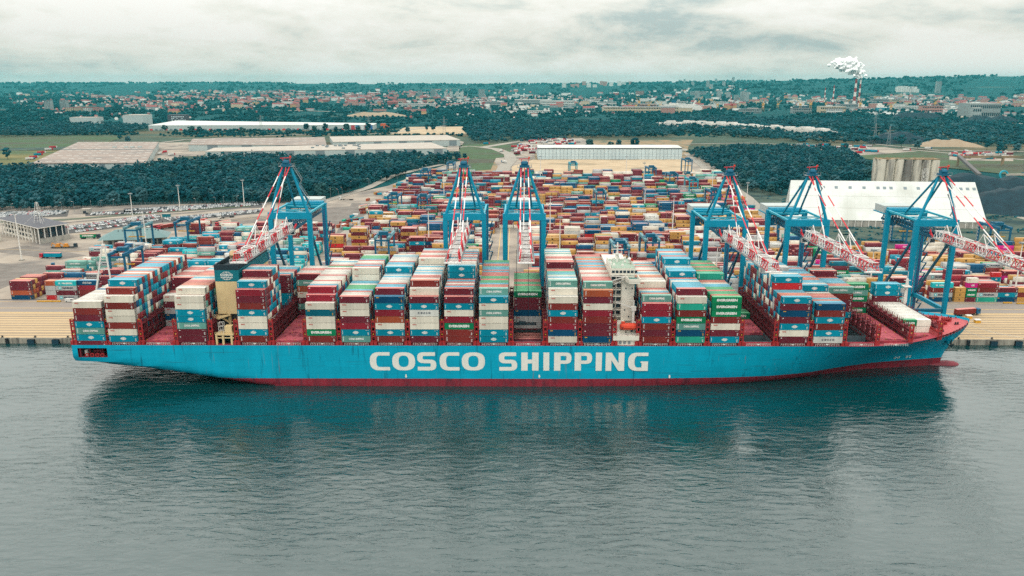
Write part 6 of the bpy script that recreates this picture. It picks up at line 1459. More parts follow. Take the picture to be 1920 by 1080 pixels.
(xx, yy) = G(311, 407); t = thing('site_cabin', 'small teal cabin beside the slanting rows of cars', 'cabin', (xx, yy, 2.7)); MB().bx(-3.5, 3.5, 0, 3, 0, 3).build('wall', m_fteal, t); MB().bx(-3.6, 3.6, -.1, 3.1, 3, 3.2).build('roof', m_roof_pale, t)
box_at(445, 500, 450, 8, 10, 'terminal_shed', 'pale terminal shed behind the boom of the first gantry crane', m_pale, m_roof_pale, 'shed')
# fence along the wood
mb = MB(); fp = [Vector((*G(px, py), 2.7)) for px, py in ((0, 396), (130, 393), (250, 384), (480, 381), (570, 380))]
for a, b_ in zip(fp[:-1], fp[1:]):
    n = int((b_-a).length/4)
    for k in range(n): p = a.lerp(b_, k/n); mb.bx(p.x-.08, p.x+.08, p.y-.08, p.y+.08, 2.7, 5.2)
    for z in (3.4, 4.2, 5.0): mb.beam(a+Vector((0, 0, z-2.7)), b_+Vector((0, 0, z-2.7)), .08)
tag(mb.build('perimeter_fence', m_grey), 'thin grey perimeter fence along the foot of the wood', 'fence')

# ---- loose reels, boxes and tanks beside the diagonal road
n_l = 0
for k in range(70):
    f = k/70; c = ((650, 470-20), (690, 425-18), (735, 372), (745, 350))
    px = lerp(f, [0, .35, .75, 1], [640, 682, 720, 770]); py = lerp(f, [0, .35, .75, 1], [432, 405, 362, 346]); px += random.uniform(-16, 20); py += random.uniform(-6, 7)
    gx, gy = G(px, py); nm, c_ = random.choice((('white', m_lwhite), ('green', CMS['K']), ('brown', CMS['B']), ('teal', CMS['T']), ('orange', CMS['O']), ('grey', m_grey), ('ochre', CMS['Y'])))
    mb = MB(); s_ = random.uniform(.7, 1.3)
    if k % 3 == 0: mb.tube((-3*s_, 0, 1.3), (3*s_, 0, 1.3), 1.25, 10)
    mb.bx(-3*s_, 3*s_, -1.2, 1.2, 0, (2.5 if k % 3 else .5)); mb.bx(-3*s_-.1, -3*s_+.1, -1.25, 1.25, 0, 2.6); mb.bx(3*s_-.1, 3*s_+.1, -1.25, 1.25, 0, 2.6)
    o = mb.build('tank_container' if k % 3 == 0 else 'flat_rack', c_, None, (gx, gy, YZ), (0, 0, random.choice((0, .2, 1.1, 1.4)))); tag(o, '%s %s among the loose lots beside the diagonal road' % (nm, 'round tank in a frame' if k % 3 == 0 else 'short box'), 'tank' if k % 3 == 0 else 'box', 'loose tanks and boxes beside the diagonal road')

# ---- far lorry parks: small lorries one by one
mb = MB(); mb.bx(-7, 4.6, -1.25, 1.25, 1.1, 4.0, 0); mb.bx(5, 7.2, -1.2, 1.2, .6, 3.6, 1); mb.bx(-7, 7, -.9, .9, .3, 1.1, 2)
FL = [mb.mesh('far_lorry', [a, c, m_dark]) for a, c in ((m_lwhite, m_lred), (CMS['M'], m_lwhite), (m_lred, m_lwhite), (CMS['T'], m_lred), (m_lwhite, m_lblue), (CMS['G'], m_lwhite))]
FLN = ('white lorry with a red cab', 'maroon lorry with a white cab', 'red lorry with a white cab', 'teal lorry with a red cab', 'white lorry with a blue cab', 'grey lorry with a white cab')
for (xa, xb, ya, yb, n, where) in ((985, 1085, 262, 272, 60, 'in the lorry park left behind the panelled hall'), (965, 1000, 272, 290, 34, 'in the lorry park left behind the panelled hall'), (1490, 1640, 272, 288, 60, 'in the lorry park behind the right hand wood'), (1785, 1895, 285, 299, 34, 'in the lorry park beyond the silos')):
    for k in range(n):
        px, py = random.uniform(xa, xb), random.uniform(ya, yb); gx, gy = G(px, py); i = random.randrange(6)
        o = link('far_lorry', FL[i], None, (gx, gy, 2.9), (0, 0, random.choice((0, .1, 3.1, 1.5)))); tag(o, 'small %s %s' % (FLN[i], where), 'lorry', 'lorries '+where)
for px, py, i, r in ((912, 271, 3, .6), (940, 285, 0, 1.2), (945, 306, 4, 2.1), (1283, 284, 4, 2.0), (1700, 283, 0, 0), (1740, 280, 4, 0), (57, 300, 4, .9), (64, 297, 2, .9), (72, 292, 3, .9), (78, 288, 2, .9), (92, 282, 0, .9), (100, 278, 2, .9), (300, 290, 0, 1.5), (310, 287, 2, 1.5), (322, 292, 0, 1.2)):
    gx, gy = G(px, py); o = link('far_lorry', FL[i], None, (gx, gy, 3.3), (0, 0, r)); tag(o, 'small %s on the roads beyond the yard' % FLN[i], 'lorry', 'lorries on the far roads')

# ================================================================== WOODS
def ico():
    bm = bmesh.new(); bmesh.ops.create_icosphere(bm, subdivisions=1, radius=1); V = np.array([v.co[:] for v in bm.verts]); F = np.array([[v.index for v in f.verts] for f in bm.faces]); bm.free(); return V, F
IV, IF = ico()
OV = np.array([(1,0,0),(-1,0,0),(0,1,0),(0,-1,0),(0,0,1),(0,0,-1)], float); OF = np.array([(0,2,4),(2,1,4),(1,3,4),(3,0,4),(2,0,5),(1,2,5),(3,1,5),(0,3,5)])
def clumps(C, R, base, rng, jit=.35):
    BV, BF = base; n = len(C); q = rng.normal(size=(n, 3, 3)); q, _ = np.linalg.qr(q)
    V = np.einsum('nij,kj->nki', q, BV)*(1+rng.uniform(-jit, jit, (n, len(BV), 1)))*R[:,None,None]*np.array([1, 1, .78])+C[:,None]
    F = BF[None]+len(BV)*np.arange(n)[:,None,None]; return V.reshape(-1, 3), F.reshape(-1, 3)
def crown_mesh(seed, h, w, m):
    r = np.random.default_rng(seed); n = 46; d = r.normal(size=(n, 3)); d /= np.linalg.norm(d, axis=1)[:,None]; d *= r.uniform(.35, 1, (n, 1))**.6
    C = d*np.array([w/2, w/2, h*.36])+np.array([0, 0, h*.6]); C[:,2] += r.normal(0, .3, n); R = r.uniform(.7, 1.45, n)*w/6.2
    V, F = clumps(C, R, (IV, IF), r); return mesh_np('tree_crown', V, F, None, [m])
CROWN = [crown_mesh(i, h, w, m_leaf[(0, 1, 2, 1, 0, 3)[i]]) for i, (h, w) in enumerate(((15, 9), (17, 8.5), (13, 9.5), (18, 8), (14, 8), (16, 10)))]
mb = MB(); mb.tube((0, 0, -.3), (.2, 0, 8), .3, 6, r2=.16); mb.tube((.1, 0, 5), (1.8, .8, 9), .14, 5, r2=.06); mb.tube((.1, 0, 6), (-1.6, -.6, 10), .13, 5, r2=.05); TRUNK = mb.mesh('tree_trunk', m_bark)
tree_n = 0
def EDGE(x, nm):
    if nm == 'right': return 'beside the right road' if x < 300 else 'above the white shed'
    for lim, w in ((-450, 'behind the guard cabin'), (-400, 'left of the first white mast'), (-350, 'between the first two white masts'), (-290, 'behind the middle white mast'), (-235, 'behind the first gantry crane'), (-180, 'right of the first gantry crane')):
        if x < lim: return w
    return 'where the road bends along it'
def tree(x, y, label, group, s=1.0, z=2.5):
    global tree_n
    i = random.randrange(6); t = thing('tree', label, 'tree', (x, y, z), random.uniform(0, 6.28), group); t.scale = (s, s, s*random.uniform(.9, 1.12))
    link('trunk', TRUNK, t); link('crown', CROWN[i], t); tree_n += 1
def in_poly(x, y, poly):
    x, y = np.asarray(x), np.asarray(y); c = np.zeros(x.shape, bool); n = len(poly)
    for i in range(n):
        (x1, y1), (x2, y2) = poly[i], poly[(i+1) % n]
        c ^= ((y1 > y) != (y2 > y)) & (x < (x2-x1)*(y-y1)/(y2-y1+1e-9)+x1)
    return c
WOODS = {
 'left': [G(*p) for p in ((-60, 399), (0, 397), (130, 393), (250, 384), (480, 382), (566, 380), (640, 368), (690, 348), (745, 334), (800, 313), (850, 303))]+[(-80, 1330), (-140, 1350), (-300, 1322), (-430, 1328), (-505, 1282), (-560, 1135), (-760, 1140), (-830, 1140)],
 'right': [(304, 1432), (284, 1160), (272, 950), (284, 900), (330, 912), (400, 985), (455, 1035), (520, 1190), (560, 1330), (600, 1480), (430, 1560)],
 'mid': [G(*p) for p in ((872, 246), (885, 268), (960, 268), (1080, 260), (1250, 258), (1290, 247), (1240, 240), (1200, 232), (1060, 229), (930, 230))],
 'river': [G(*p) for p in ((1290, 250), (1500, 268), (1920, 276), (1930, 250), (1880, 232), (1640, 228), (1380, 224), (1260, 222), (1240, 236))],
 'belt': [G(*p) for p in ((-40, 256), (0, 258), (180, 254), (270, 248), (285, 240), (130, 235), (60, 240), (0, 246), (-40, 247))],
}
SP = {'left': 7.6, 'right': 7.6, 'mid': 11, 'river': 15, 'belt': 11}
WL = {'left': 'dark wood of broadleaf trees behind the car parks', 'right': 'dark wood of broadleaf trees right of the yard', 'mid': 'wood behind the lorry park and panelled hall', 'river': 'woodland along the far river at the right', 'belt': 'tree belt beyond the green field at the left'}
for nm, poly in WOODS.items():
    r = np.random.default_rng(len(nm)); P_ = np.array(poly); sp = SP[nm]; x0_, y0_ = P_.min(0); x1_, y1_ = P_.max(0)
    gx, gy = np.meshgrid(np.arange(x0_, x1_, sp), np.arange(y0_, y1_, sp)); gx = (gx+r.uniform(-.45, .45, gx.shape)*sp).ravel(); gy = (gy+r.uniform(-.45, .45, gy.shape)*sp).ravel()
    k = in_poly(gx, gy, poly); gx, gy = gx[k], gy[k]
    if nm == 'river':
        den = np.sin(gx/90+1)+np.sin(gy/120)+np.sin((gx+gy)/55); k = den > -.9; gx, gy = gx[k], gy[k]
    k = (r.uniform(0, 1, len(gx)) > .05) & ((np.sin(gx/37+2)*np.sin(gy/29)+.35*np.sin(gx/11)) > -1.05); gx, gy = gx[k], gy[k]
    n = len(gx); ncl = 12 if nm in ('left', 'right') else 7
    hs = r.uniform(8, 19, n)*(1+.18*np.sin(gx/40)*np.sin(gy/33)); ws = r.uniform(5, 12.5, n)*(1 if nm in ('left', 'right') else sp/8.5)
    if nm in ('left', 'right'):  # the nearest rows one by one
        dist = gy+.0*gx
        edge = np.ones(n, bool)
        key = np.round(gx/sp).astype(int); first = {}
        for j in np.argsort(gy):
            first.setdefault(key[j], []).append(j)
        pick = [j for js in first.values() for j in js[:(2 if nm == 'left' else 1)]]
        pick = sorted(pick, key=lambda j: gy[j])[:(215 if nm == 'left' else 62)]
        for j in pick: tree(float(gx[j]), float(gy[j]), '%s tree at the front edge of the %s wood, %s' % (('tall' if hs[j] > 15 else 'short' if hs[j] < 11 else 'middling'), nm, EDGE(float(gx[j]), nm)), 'trees at the front edge of the %s wood' % nm, float(hs[j]/15.5))
        keep = np.ones(n, bool); keep[pick] = False; gx, gy, hs, ws = gx[keep], gy[keep], hs[keep], ws[keep]; n = len(gx)
    d = r.normal(size=(n, ncl, 3)); d /= np.linalg.norm(d, axis=2)[..., None]; d *= r.uniform(.4, 1, (n, ncl, 1)); d[..., 2] = np.abs(d[..., 2])*1.0-.15
    C = d*np.stack([ws/2, ws/2, hs*.38], 1)[:,None]+np.stack([gx, gy, 2.4+hs*.55], 1)[:,None]; R = r.uniform(.6, 1.3, (n, ncl))*ws[:,None]/5.2
    V, F = clumps(C.reshape(-1, 3), R.reshape(-1), (OV, OF), r)
    tm = np.repeat(r.choice(4, n, p=(.40, .34, .14, .12)), ncl*len(OF))
    tag(link('wood', mesh_np('wood', V, F, tm, m_leaf)), WL[nm], 'wood', None, 'stuff')
    print('wood', nm, n)
for px, py in ((360, 254), (375, 252), (455, 254), (470, 252), (540, 253), (575, 247), (590, 250), (610, 248), (630, 250), (650, 248), (672, 250), (690, 249), (715, 252), (728, 252), (800, 247), (812, 246), (872, 252), (240, 268), (225, 264), (310, 248), (330, 256), (765, 250), (1690, 276), (1720, 280), (1850, 282), (1872, 290), (1880, 288), (1905, 286), (895, 262), (1105, 282), (1145, 281), (1160, 281), (1190, 282), (15, 300)):
    gx, gy = G(px, py, 2.5); tree(gx, gy, 'lone tree %s' % ('by the long white warehouse' if px < 760 else 'by the sandy field' if px < 900 else 'behind the panelled hall' if px < 1250 else 'beyond the silos'), 'lone trees in the far fields', random.uniform(1.1, 1.7))
# shrubs on the scrub field (ground cover)
r = np.random.default_rng(5); n = 1500; gx = r.uniform(235, 640, n); gy = r.uniform(610, 1000, n); k = (np.sin(gx/23)+np.sin(gy/17)+np.sin((gx-gy)/31) > -.2) & ~((gx > 236) & (gx < 432) & (gy > 698) & (gy < 800)) & (gx > 232+(gy-610)*.13); gx, gy = gx[k], gy[k]; n = len(gx)
C = np.stack([gx, gy, np.full(n, 2.9)], 1)[:,None]+r.normal(0, 1, (n, 4, 3))*np.array([1.6, 1.2, .3]); V, F = clumps(C.reshape(-1, 3), r.uniform(.7, 1.7, n*4), (OV, OF), r)
tag(link('shrubs', mesh_np('shrubs', V, F, None, [m_leaf[1]])), 'low dark shrubs scattered over the rough ground round the white shed', 'shrubs', None, 'stuff')

# ================================================================== TOWN AND HORIZON
Hc = lambda x, y: float(terrain(x, y))
def Gt(px, py):
    z = 2.4
    for _ in range(6):
        x, y = G(px, min(py, 1e9), z); z = .5*z+.5*Hc(x, y)
    return x, y, Hc(x, y)
# tree clumps over the whole far country
r = np.random.default_rng(9); n = 12500
py = 158+ (r.uniform(0, 1, n)**.85)*92; px = r.uniform(-140, 2060, n)
D = (CAM_H-2.4)/np.maximum((py-154.5)/FOC, .0055); D = np.clip(D, 1500, 15500)*r.uniform(.97, 1.03, n); X = (px-969)/FOC*D; Y = D
u = np.sin(px/61)+np.sin(px/23+py/7)+np.sin(py/3.7+px/140)
keep = u > -1.1
for poly in ([G(0, 283), G(0, 254), G(240, 254), G(200, 268), G(125, 283)], [(-1100, 2150), (-360, 2150), (-360, 2520), (-1100, 2520)], [G(730, 252), G(880, 252), G(872, 237), G(760, 238)], [(-720, 1130), (-100, 1130), (-100, 1800), (-720, 1800)], [(30, 1330), (280, 1330), (280, 1460), (30, 1460)], [G(955, 296), G(1000, 296), G(1120, 272), G(1090, 258), G(980, 260), G(880, 270)], [G(1490, 270), G(1920, 276), G(1920, 306), G(1490, 292)]):
    keep &= ~in_poly(X, Y, poly)
keep &= Y > 1750
X, Y = X[keep], Y[keep]; n = len(X); s = np.clip(Y/2600, .8, 4.2)*r.uniform(5, 10.5, n); Z = terrain(X, Y)
C = np.stack([X, Y, Z+s*.35], 1)[:,None]+r.normal(0, 1, (n, 3, 3))*(s[:,None,None]*np.array([1.3, .9, .12])); V, F = clumps(C.reshape(-1, 3), np.repeat(s*.62, 3), (OV, OF), r)
tag(link('far_trees', mesh_np('far_trees', V, F, None, [m_leaf_far])), 'countless far trees between the houses of the town and on the hills', 'trees', None, 'stuff')
# houses: 240 nearest-looking one by one, the rest as one
HW = [P('render_'+k_, *c, orand=.1, isl=.12) for k_, c in (('white', (226, 228, 222)), ('cream', (206, 188, 160)), ('pink', (190, 142, 132)), ('grey', (156, 166, 166)), ('ochre', (196, 158, 116)), ('brick', (146, 76, 74)))]
HR = [P('tiles_'+k_, *c, isl=.15) for k_, c in (('red', (150, 76, 76)), ('grey', (112, 122, 126)), ('pale', (190, 190, 184)), ('dark', (92, 84, 88)))]
HWN = ('white', 'cream', 'pink', 'grey', 'ochre', 'brick red')
def house(px, py, w, d, h, wi, ri, label, group, name='house', cat='house', gable=False, win=0, extra=None):
    x, y, z = Gt(px, py); mb = MB(); mb.bx(-w/2, w/2, 0, d, -3, h, 0)
    if gable: mb.add([(-w/2-.4, -.4, h), (w/2+.4, -.4, h), (w/2+.4, d+.4, h), (-w/2-.4, d+.4, h), (-w/2, d/2, h+d*.38), (w/2, d/2, h+d*.38)], [(0, 1, 5, 4), (2, 3, 4, 5), (1, 2, 5), (3, 0, 4)], 1)
    else: mb.bx(-w/2-.4, w/2+.4, -.4, d+.4, h, h+1.0, 1)
    for k in range(win):
        z_ = h*(k+.55)/win; nb = max(3, int(w/7))
        for q in range(nb): xx = -w/2+w*(q+.5)/nb; mb.bx(xx-w/nb*.32, xx+w/nb*.32, -.35, -.05, z_-h/win*.2, z_+h/win*.22, 2)
    return tag(mb.build(name, [HW[wi], HR[ri], m_window], None, (x, y, z)), label, cat, group)
rr = random.Random(21)
# named blocks
for px, py, w, h, lab in ((90, 206, 30, 42, 'pale tower block, left one of two over the left tree belt'), (119, 205, 30, 42, 'pale tower block, right one of two over the left tree belt'), (787, 186, 34, 66, 'grey green tower block left of the tall pair in the town centre'), (812, 184, 40, 72, 'dark tower block in the town centre'), (903, 187, 44, 76, 'tall green glass tower right of the town centre'), (1759, 178, 38, 96, 'blue grey tower block below the right hill')):
    house(px, py, w, w*.8, h, 3, 1, lab, None, 'tower_block', 'tower block', win=10)
for k, px in enumerate((836, 846, 858, 866)): house(px, 186, 22, 24, 58, 0, 2, 'slim white tower, %s of a row of four in the town' % ('first', 'second', 'third', 'fourth')[k], None, 'tower_block', 'tower block', win=9)
for k in range(7): house(131+k*8, 210-(k % 2), 40+k*3, 20, 18, (1, 4, 1, 4, 0, 1, 2)[k], 0, 'cream apartment block in the row left of the black and white office', 'apartment blocks at the left', 'apartment_block', 'apartments', win=4)
for k in range(16): house(1275+k*8.4+rr.uniform(-2, 2), 160.5+rr.uniform(-.8, .6), 30, 24, rr.uniform(30, 72), 3, 2, 'white high rise on the ridge right of the middle', 'white high rises on the ridge', 'high_rise', 'high rise', win=0)
for k in range(12): house(1060+k*11+rr.uniform(-3, 3), 166+rr.uniform(-1.5, 1), 50, 30, rr.uniform(30, 60), rr.choice((0, 2)), rr.choice((0, 2)), 'pale apartment slab on the wooded rise behind the smoke haze', 'apartment slabs on the wooded rise', 'apartment_block', 'apartments')
for k in range(10): house(1682+k*4.2, 178, 22, 22, (44, 50, 50, 50, 50, 46, 30, 48, 48, 30)[k], 0, 2, 'white tower block in the row right of the power station', 'white tower blocks right of the chimneys', 'tower_block', 'tower block', win=0)
for k in range(9): house(1722+k*3.2, 160-(k*.7), 50, 30, 40, 0, 2, 'white block on the slope of the right hill', 'white blocks on the right hill', 'apartment_block', 'apartments')
for k in range(8): house(1822+k*3.5, 160-(k % 3), 50, 30, 40, 0, 2, 'white block high on the right hill', 'white blocks on the right hill', 'apartment_block', 'apartments')
for px, py, w, d, h, wi, ri, lab in ((1000, 196, 220, 120, 26, 3, 2, 'long grey shipyard hall, left part'), (1045, 198, 190, 110, 24, 0, 2, 'long white shipyard hall, right part'), (1205, 211, 330, 90, 22, 1, 1, 'long tan warehouse at the dock before the white ferry'), (925, 200, 120, 60, 24, 3, 1, 'grey shipyard hall by the dark cranes'), (780, 200, 200, 60, 14, 0, 2, 'low white hall in the middle of the town'), (570, 186, 120, 60, 22, 0, 2, 'pale hall left of the red brick centre'), (1010, 214, 90, 40, 12, 0, 2, 'white arched hall before the poplars'), (1730, 206, 260, 70, 16, 0, 2, 'long white hall on the river bank'), (1845, 222, 110, 80, 52, 3, 2, 'big grey silo house on the river bank at the right'), (1830, 224, 30, 20, 40, 3, 2, 'slim grey tower beside the silo house'), (1200, 178, 70, 40, 34, 2, 0, 'pinkish block on the wooded slope in the middle'), (1310, 176, 130, 40, 26, 3, 2, 'blue grey campus block on the wooded slope')):
    house(px, py, w, d, h, wi, ri, lab, None, 'hall', 'hall', win=2)
for k in range(52):
    px, py = rr.uniform(1080, 1920), rr.uniform(190, 214); wi = rr.choice((0, 0, 0, 1, 2, 3)); w_ = rr.uniform(30, 105)
    house(px, py, w_, rr.uniform(24, 50), rr.uniform(11, 30), wi, rr.choice((2, 2, 1, 3)), '%s works hall in the dock belt %s' % (HWN[wi], 'left of the chimneys' if px < 1590 else 'right of the chimneys'), 'works halls in the dock belt', 'works_hall', 'hall', win=2 if w_ > 60 else 0)
cnt = 0
for k in range(165):
    f = rr.random()
    if f < .42: px, py, wi = rr.uniform(440, 800), rr.gauss(187, 5), rr.choice((5, 5, 2, 2, 1, 0))
    elif f < .75: px, py, wi = rr.uniform(1380, 1920), rr.gauss(190, 7), rr.choice((0, 0, 1, 4, 3, 2))
    else: px, py, wi = rr.uniform(200, 1400), rr.gauss(200, 7), rr.choice((0, 1, 2, 3, 4))
    py = min(max(py, 172), 222); ri = rr.choice((0, 0, 0, 1, 2)); side = 'in the red brick town centre' if px < 800 and f < .42 else 'in the town at the right' if px > 1380 else 'in the belt of works before the town'
    house(px, py, rr.uniform(18, 60), rr.uniform(14, 24), rr.uniform(9, 24), wi, ri, '%s house with a %s roof %s' % (HWN[wi], ('red', 'grey', 'pale')[ri], side), 'houses '+side, 'house', 'house', gable=ri == 0); cnt += 1
# the rest of the houses joined
r = np.random.default_rng(31); n = 9800; px = r.uniform(-150, 2070, n); py = np.clip(177+r.normal(0, 13, n)+8*np.sin(px/130), 161, 232); w_ = np.clip(.35+.5*np.sin(px/210-1)+.4*(px > 420)+.2*(px > 1350), 0, 1); k = r.uniform(0, 1, n) < w_*.9+.12; px, py = px[k], py[k]; n = len(px)
D = np.clip((CAM_H-2.4)/np.maximum((py-154.5)/FOC, .006), 1700, 13500); X = (px-969)/FOC*D; Z = terrain(X, D); clear = (D < np.where(px > 1390, 6300+500*np.sin(px/37), np.where(px > 1000, 8200, 9500))) & ~((D > 3300) & (np.sin(px/33+D/900)+np.sin(D/410+px/90) < -.75)) & ~in_poly(X, D, [(-1200, 1900), (-360, 1900), (-360, 2640), (-1200, 2640)]) & ~in_poly(X, D, WOODS['mid']) & ~in_poly(X, D, WOODS['river']); X, D, Z = X[clear], D[clear], Z[clear]; n = len(X)
sc_ = np.clip(D/4500, .7, 2.2); big = r.uniform(0, 1, n) < .12; hw, hd, hh = np.where(big, r.uniform(14, 30, n), r.uniform(4, 11, n))*sc_*.75, r.uniform(5, 9, n)*sc_*.7, np.where(big, r.uniform(9, 17, n), r.uniform(5, 10, n))*sc_**.6
V1 = np.stack([X, D, Z], 1)[:,None]+cor[None]*np.stack([hw, hd, hh], 1)[:,None]; rg = np.array([(-1, 0, 1), (1, 0, 1)], float)
V2 = np.stack([X, D, Z], 1)[:,None]+np.stack([np.stack([-hw, 0*hd, hh+hd*.7], 1), np.stack([hw, 0*hd, hh+hd*.7], 1)], 1); V = np.concatenate([V1, V2], 1)
Fw = np.array([(0,1,5),(0,5,4),(1,2,6),(1,6,5),(2,3,7),(2,7,6),(3,0,4),(3,4,7)]); Fr = np.array([(4,5,9),(4,9,8),(6,7,8),(6,8,9),(5,6,9),(7,4,8)]); F = np.concatenate([Fw, Fr])[None]+10*np.arange(n)[:,None,None]
wi = np.where(X/D < -.08, r.choice(6, n, p=(.2, .12, .2, .14, .04, .3)), r.choice(6, n, p=(.46, .12, .08, .28, .04, .02))); ri = np.where(X/D < -.08, r.choice(4, n, p=(.55, .2, .15, .1)), r.choice(4, n, p=(.22, .34, .34, .1)))+6
mi = np.concatenate([np.repeat(wi[:,None], 8, 1), np.repeat(ri[:,None], 6, 1)], 1).ravel()
tag(link('far_houses', mesh_np('far_houses', V.reshape(-1, 3), F.reshape(-1, 3), mi, HW+HR)), 'countless small far houses of the town with red and pale roofs', 'houses', None, 'stuff')
# river reach and ships far right
tag(sheet('river', [(1600, 205), (1660, 207), (1720, 217), (1930, 228), (1930, 233), (1780, 224), (1690, 216), (1600, 209)], P('river_pale', 196, 204, 200, rough=.2, var=.06), 3.4))
for px, py, c, lab in ((1592, 206, (20, 100, 130), 'white and blue ship at the far dock left of the chimneys'), (1618, 207, (150, 30, 46), 'dark red ship at the far dock below the chimneys'), (1655, 208, (30, 140, 160), 'white and turquoise ship on the far river'), (1505, 204, (60, 90, 110), 'white ship among the yellow dock cranes')):
    x, y, z = Gt(px, py); t = thing('ship', lab, 'ship', (x, y, 3)); mb = MB(); mb.add([(-26, 0, 0), (22, 0, 0), (30, 8, 0), (22, 16, 0), (-26, 16, 0), (-28, -1, 13), (24, -1, 13), (36, 8, 14), (24, 17, 13), (-28, 17, 13)], [(0, 1, 6, 5), (1, 2, 7, 6), (2, 3, 8, 7), (3, 4, 9, 8), (4, 0, 5, 9), (5, 6, 7, 8, 9)]); mb.build('hull', P('far_hull_%d' % px, *c), t); mb = MB(); mb.bx(-24, 6, 2, 14, 13, 26); mb.bx(-20, -4, 3, 13, 26, 33); mb.bx(8, 20, 3, 13, 13, 17); mb.build('superstructure', m_white, t)
x, y, z = Gt(1280, 207); t = thing('ferry', 'white ferry with a turquoise funnel behind the long tan warehouse', 'ferry', (x, y, 3)); mb = MB(); mb.bx(-100, 90, 0, 24, 0, 16); mb.build('hull', m_white, t); mb = MB(); mb.bx(-80, 60, 2, 22, 16, 26); mb.bx(-60, -20, 4, 20, 26, 33); mb.beam((50, 10, 26), (62, 10, 44), 6); mb.build('superstructure', m_white, t); MB().bx(-50, -30, 6, 16, 33, 46).build('funnel', m_crane_d, t)
# dock cranes
m_yel = P('dock_yellow', 226, 176, 96); m_redb = P('dock_red', 172, 50, 56)
for k, px in enumerate((905, 908, 1183, 1192, 1198, 1216, 1238, 1310, 1345, 1372, 1430, 1458, 1500, 1519, 1548, 1585, 1612, 1670, 1720, 1752, 1806, 1870)):
    yel = k not in (0, 1, 9, 18, 20); x, y, z = Gt(px, 203+(k*37 % 7)); h = (46, 58, 40)[k % 3]; mb = MB()
    for dx in (-5, 5): mb.beam((dx, 0, 0), (dx*.5, 0, h*.5), 1.6)
    mb.bx(-5, 5, -3, 3, h*.45, h*.6); mb.beam((0, 0, h*.55), ((18 if k % 2 else -18), 0, h), 1.6); mb.beam((0, 0, h*.6), ((-6 if k % 2 else 6), 0, h*.85), 1.4); mb.beam(((-6 if k % 2 else 6), 0, h*.85), ((18 if k % 2 else -18), 0, h), .7)
    tag(mb.build('dock_crane', m_yel if yel else m_redb, None, (x, y, z)), '%s dock crane far off among the works before the town' % ('yellow' if yel else 'rust red'), 'dock crane', '%s dock cranes before the town' % ('yellow' if yel else 'rust red'))
# power station chimneys and the steam plume
CH_ = [(1600, 205, 141, 8, 'tall red and white striped chimney giving off the steam, left one of the close pair'), (1608.5, 204, 137, 5.5, 'tall white and red striped chimney, right one of the close pair'), (1545, 196, 96, 4, 'slim striped chimney, far left of the power station group'), (1561, 197, 110, 4.5, 'slim red striped chimney left of the close pair'), (1370, 200, 60, 5, 'short striped chimney in the works left of the power station'), (1431, 203, 40, 4, 'small striped chimney right of the red roofed works')]
for px, py, h, rad_, lab in CH_:
    x, y, z = Gt(px, py); t = thing('chimney', lab, 'chimney', (x, y, z)); n = 7
    for k in range(n): mb = MB(); r0 = rad_*(1-.45*k/n); r1 = rad_*(1-.45*(k+1)/n); mb.tube((0, 0, h*k/n), (0, 0, h*(k+1)/n), r0, 12, r2=r1); mb.build('band', m_redb if (k+(1 if px > 1605 else 0)) % 2 == 0 else m_white, t)
x, y, z = Gt(1604, 205)
r = np.random.default_rng(3); n = 300; f = np.sort(r.uniform(0, 1, n)); k_ = y/FOC*1.03
cxp = np.interp(f, [0, .12, .3, .55, .8, 1], [0, -2, -9, -24, -40, -46]); czp = np.interp(f, [0, .12, .3, .55, .8, 1], [0, 8, 19, 25, 26, 27]); sp_ = np.interp(f, [0, .2, .6, 1], [2.6, 8, 12, 7])
C = np.stack([x+10+(cxp+r.normal(0, .55, n)*sp_)*k_, y+r.normal(0, .6, n)*sp_*k_, z+138+(czp+r.normal(0, .5, n)*sp_)*k_], 1); R = r.uniform(.2, .46, n)*sp_*k_
bm = bmesh.new(); bmesh.ops.create_icosphere(bm, subdivisions=2, radius=1); IV2 = np.array([v.co[:] for v in bm.verts]); IF2 = np.array([[v.index for v in q.verts] for q in bm.faces]); bm.free()
V, F = clumps(C, R, (IV2, IF2), r, .16); ms = P('steam_white', 252, 252, 250, var=.0, rough=1, spec=0)
ms.node_tree.nodes['Principled BSDF'].inputs['Base Color'].default_value = (.97, .97, .96, 1)
for l_ in list(ms.node_tree.nodes['Principled BSDF'].inputs['Base Color'].links): ms.node_tree.links.remove(l_)
me = mesh_np('steam_plume', V, F, None, [ms])
so = bpy.data.objects.new('steam_plume', me); COL.objects.link(so)   # merge the puffs into one billowing skin
md = so.modifiers.new('merge', 'REMESH'); md.mode = 'VOXEL'; md.voxel_size = 2.2; md2 = so.modifiers.new('soften', 'SMOOTH'); md2.iterations = 9
me2 = bpy.data.meshes.new_from_object(so.evaluated_get(bpy.context.evaluated_depsgraph_get())); bpy.data.objects.remove(so); bpy.data.meshes.remove(me); me = me2; me.name = 'steam_plume'; me.polygons.foreach_set('use_smooth', [True]*len(me.polygons)); tag(link('steam_plume', me), 'white billowing steam plume drifting left from the striped chimney', 'steam')
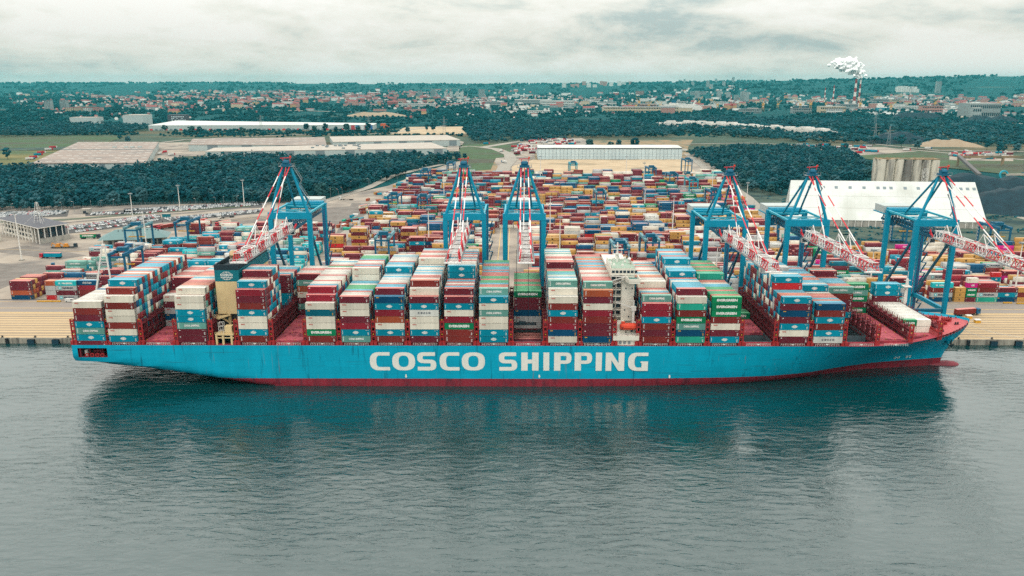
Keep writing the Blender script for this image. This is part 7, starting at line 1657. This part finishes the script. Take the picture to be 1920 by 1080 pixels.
# white bags along the rail sidings
r2 = random.Random(4)
for k in range(46):
    f = k/46; px = 1238+f*332; py = lerp(f, [0, .2, .4, .7, .9, 1], [238.5, 239, 242, 249, 256, 258])
    w = r2.uniform(9, 17); x, y, z = Gt(px, py); mb = MB(); hgt = r2.uniform(12, 20); mb.bx(-w, w, 0, 18, 0, hgt*.8); mb.bx(-w*.8, w*.7, 2, 16, hgt*.8, hgt)
    tag(mb.build('bale_stack', m_sky_l, None, (x, y, z)), 'pale bale stack in the long white line through the far wood', 'bale stack', 'pale bale stacks in a line through the far wood')
# pylons
for px, py in ((1665, 277), (1639, 270), (833, 250), (700-8, 246), (490, 246), (1640, 240)):
    x, y, z = Gt(px, py); mb = MB(); h = 42
    for dx in (-4, 4):
        mb.beam((dx, 0, 0), (dx*.15, 0, h), .5)
    for q in range(6): a = 4*(1-q/6.6); b_ = 4*(1-(q+1)/6.6); mb.beam((-a, 0, h*q/6), (b_, 0, h*(q+1)/6), .3); mb.beam((a, 0, h*q/6), (-b_, 0, h*(q+1)/6), .3)
    for z_ in (28, 34): mb.beam((-9, 0, z_), (9, 0, z_), .5)
    tag(mb.build('power_pylon', m_grey, None, (x, y, z)), 'thin lattice power pylon in the far fields', 'pylon', 'power pylons in the far fields')

# where several things still share a label, tell them apart by their order from the left
ORD = 'first second third fourth fifth sixth seventh eighth ninth tenth eleventh twelfth'.split()
by = {}
for o in COL.objects:
    if o.parent is None and 'label' in o: by.setdefault(o['label'], []).append(o)
for lb, os_ in by.items():
    if 1 < len(os_) <= 12 and len(lb.split()) <= 12:
        os_.sort(key=lambda o: o.location.x/max(o.location.y, 1))
        for k, o in enumerate(os_): o['label'] = '%s, %s from the left' % (lb, ORD[k])

# ================================================================== HAZE
mh = bpy.data.materials.new('haze'); mh.use_nodes = True; t = mh.node_tree
for q in list(t.nodes): t.nodes.remove(q)
o_ = t.nodes.new('ShaderNodeOutputMaterial'); v_ = t.nodes.new('ShaderNodeVolumePrincipled'); v_.inputs['Color'].default_value = (.09, .52, .57, 1); v_.inputs['Density'].default_value = 3.6e-5; v_.inputs['Anisotropy'].default_value = 0
t.links.new(v_.outputs[0], o_.inputs['Volume'])
mb = MB(); mb.bx(-17800, 17800, -1200, 17300, -8, 264)
hz = tag(mb.build('haze', mh), kind='stuff')
print('objects', len(bpy.data.objects), 'trees', tree_n)
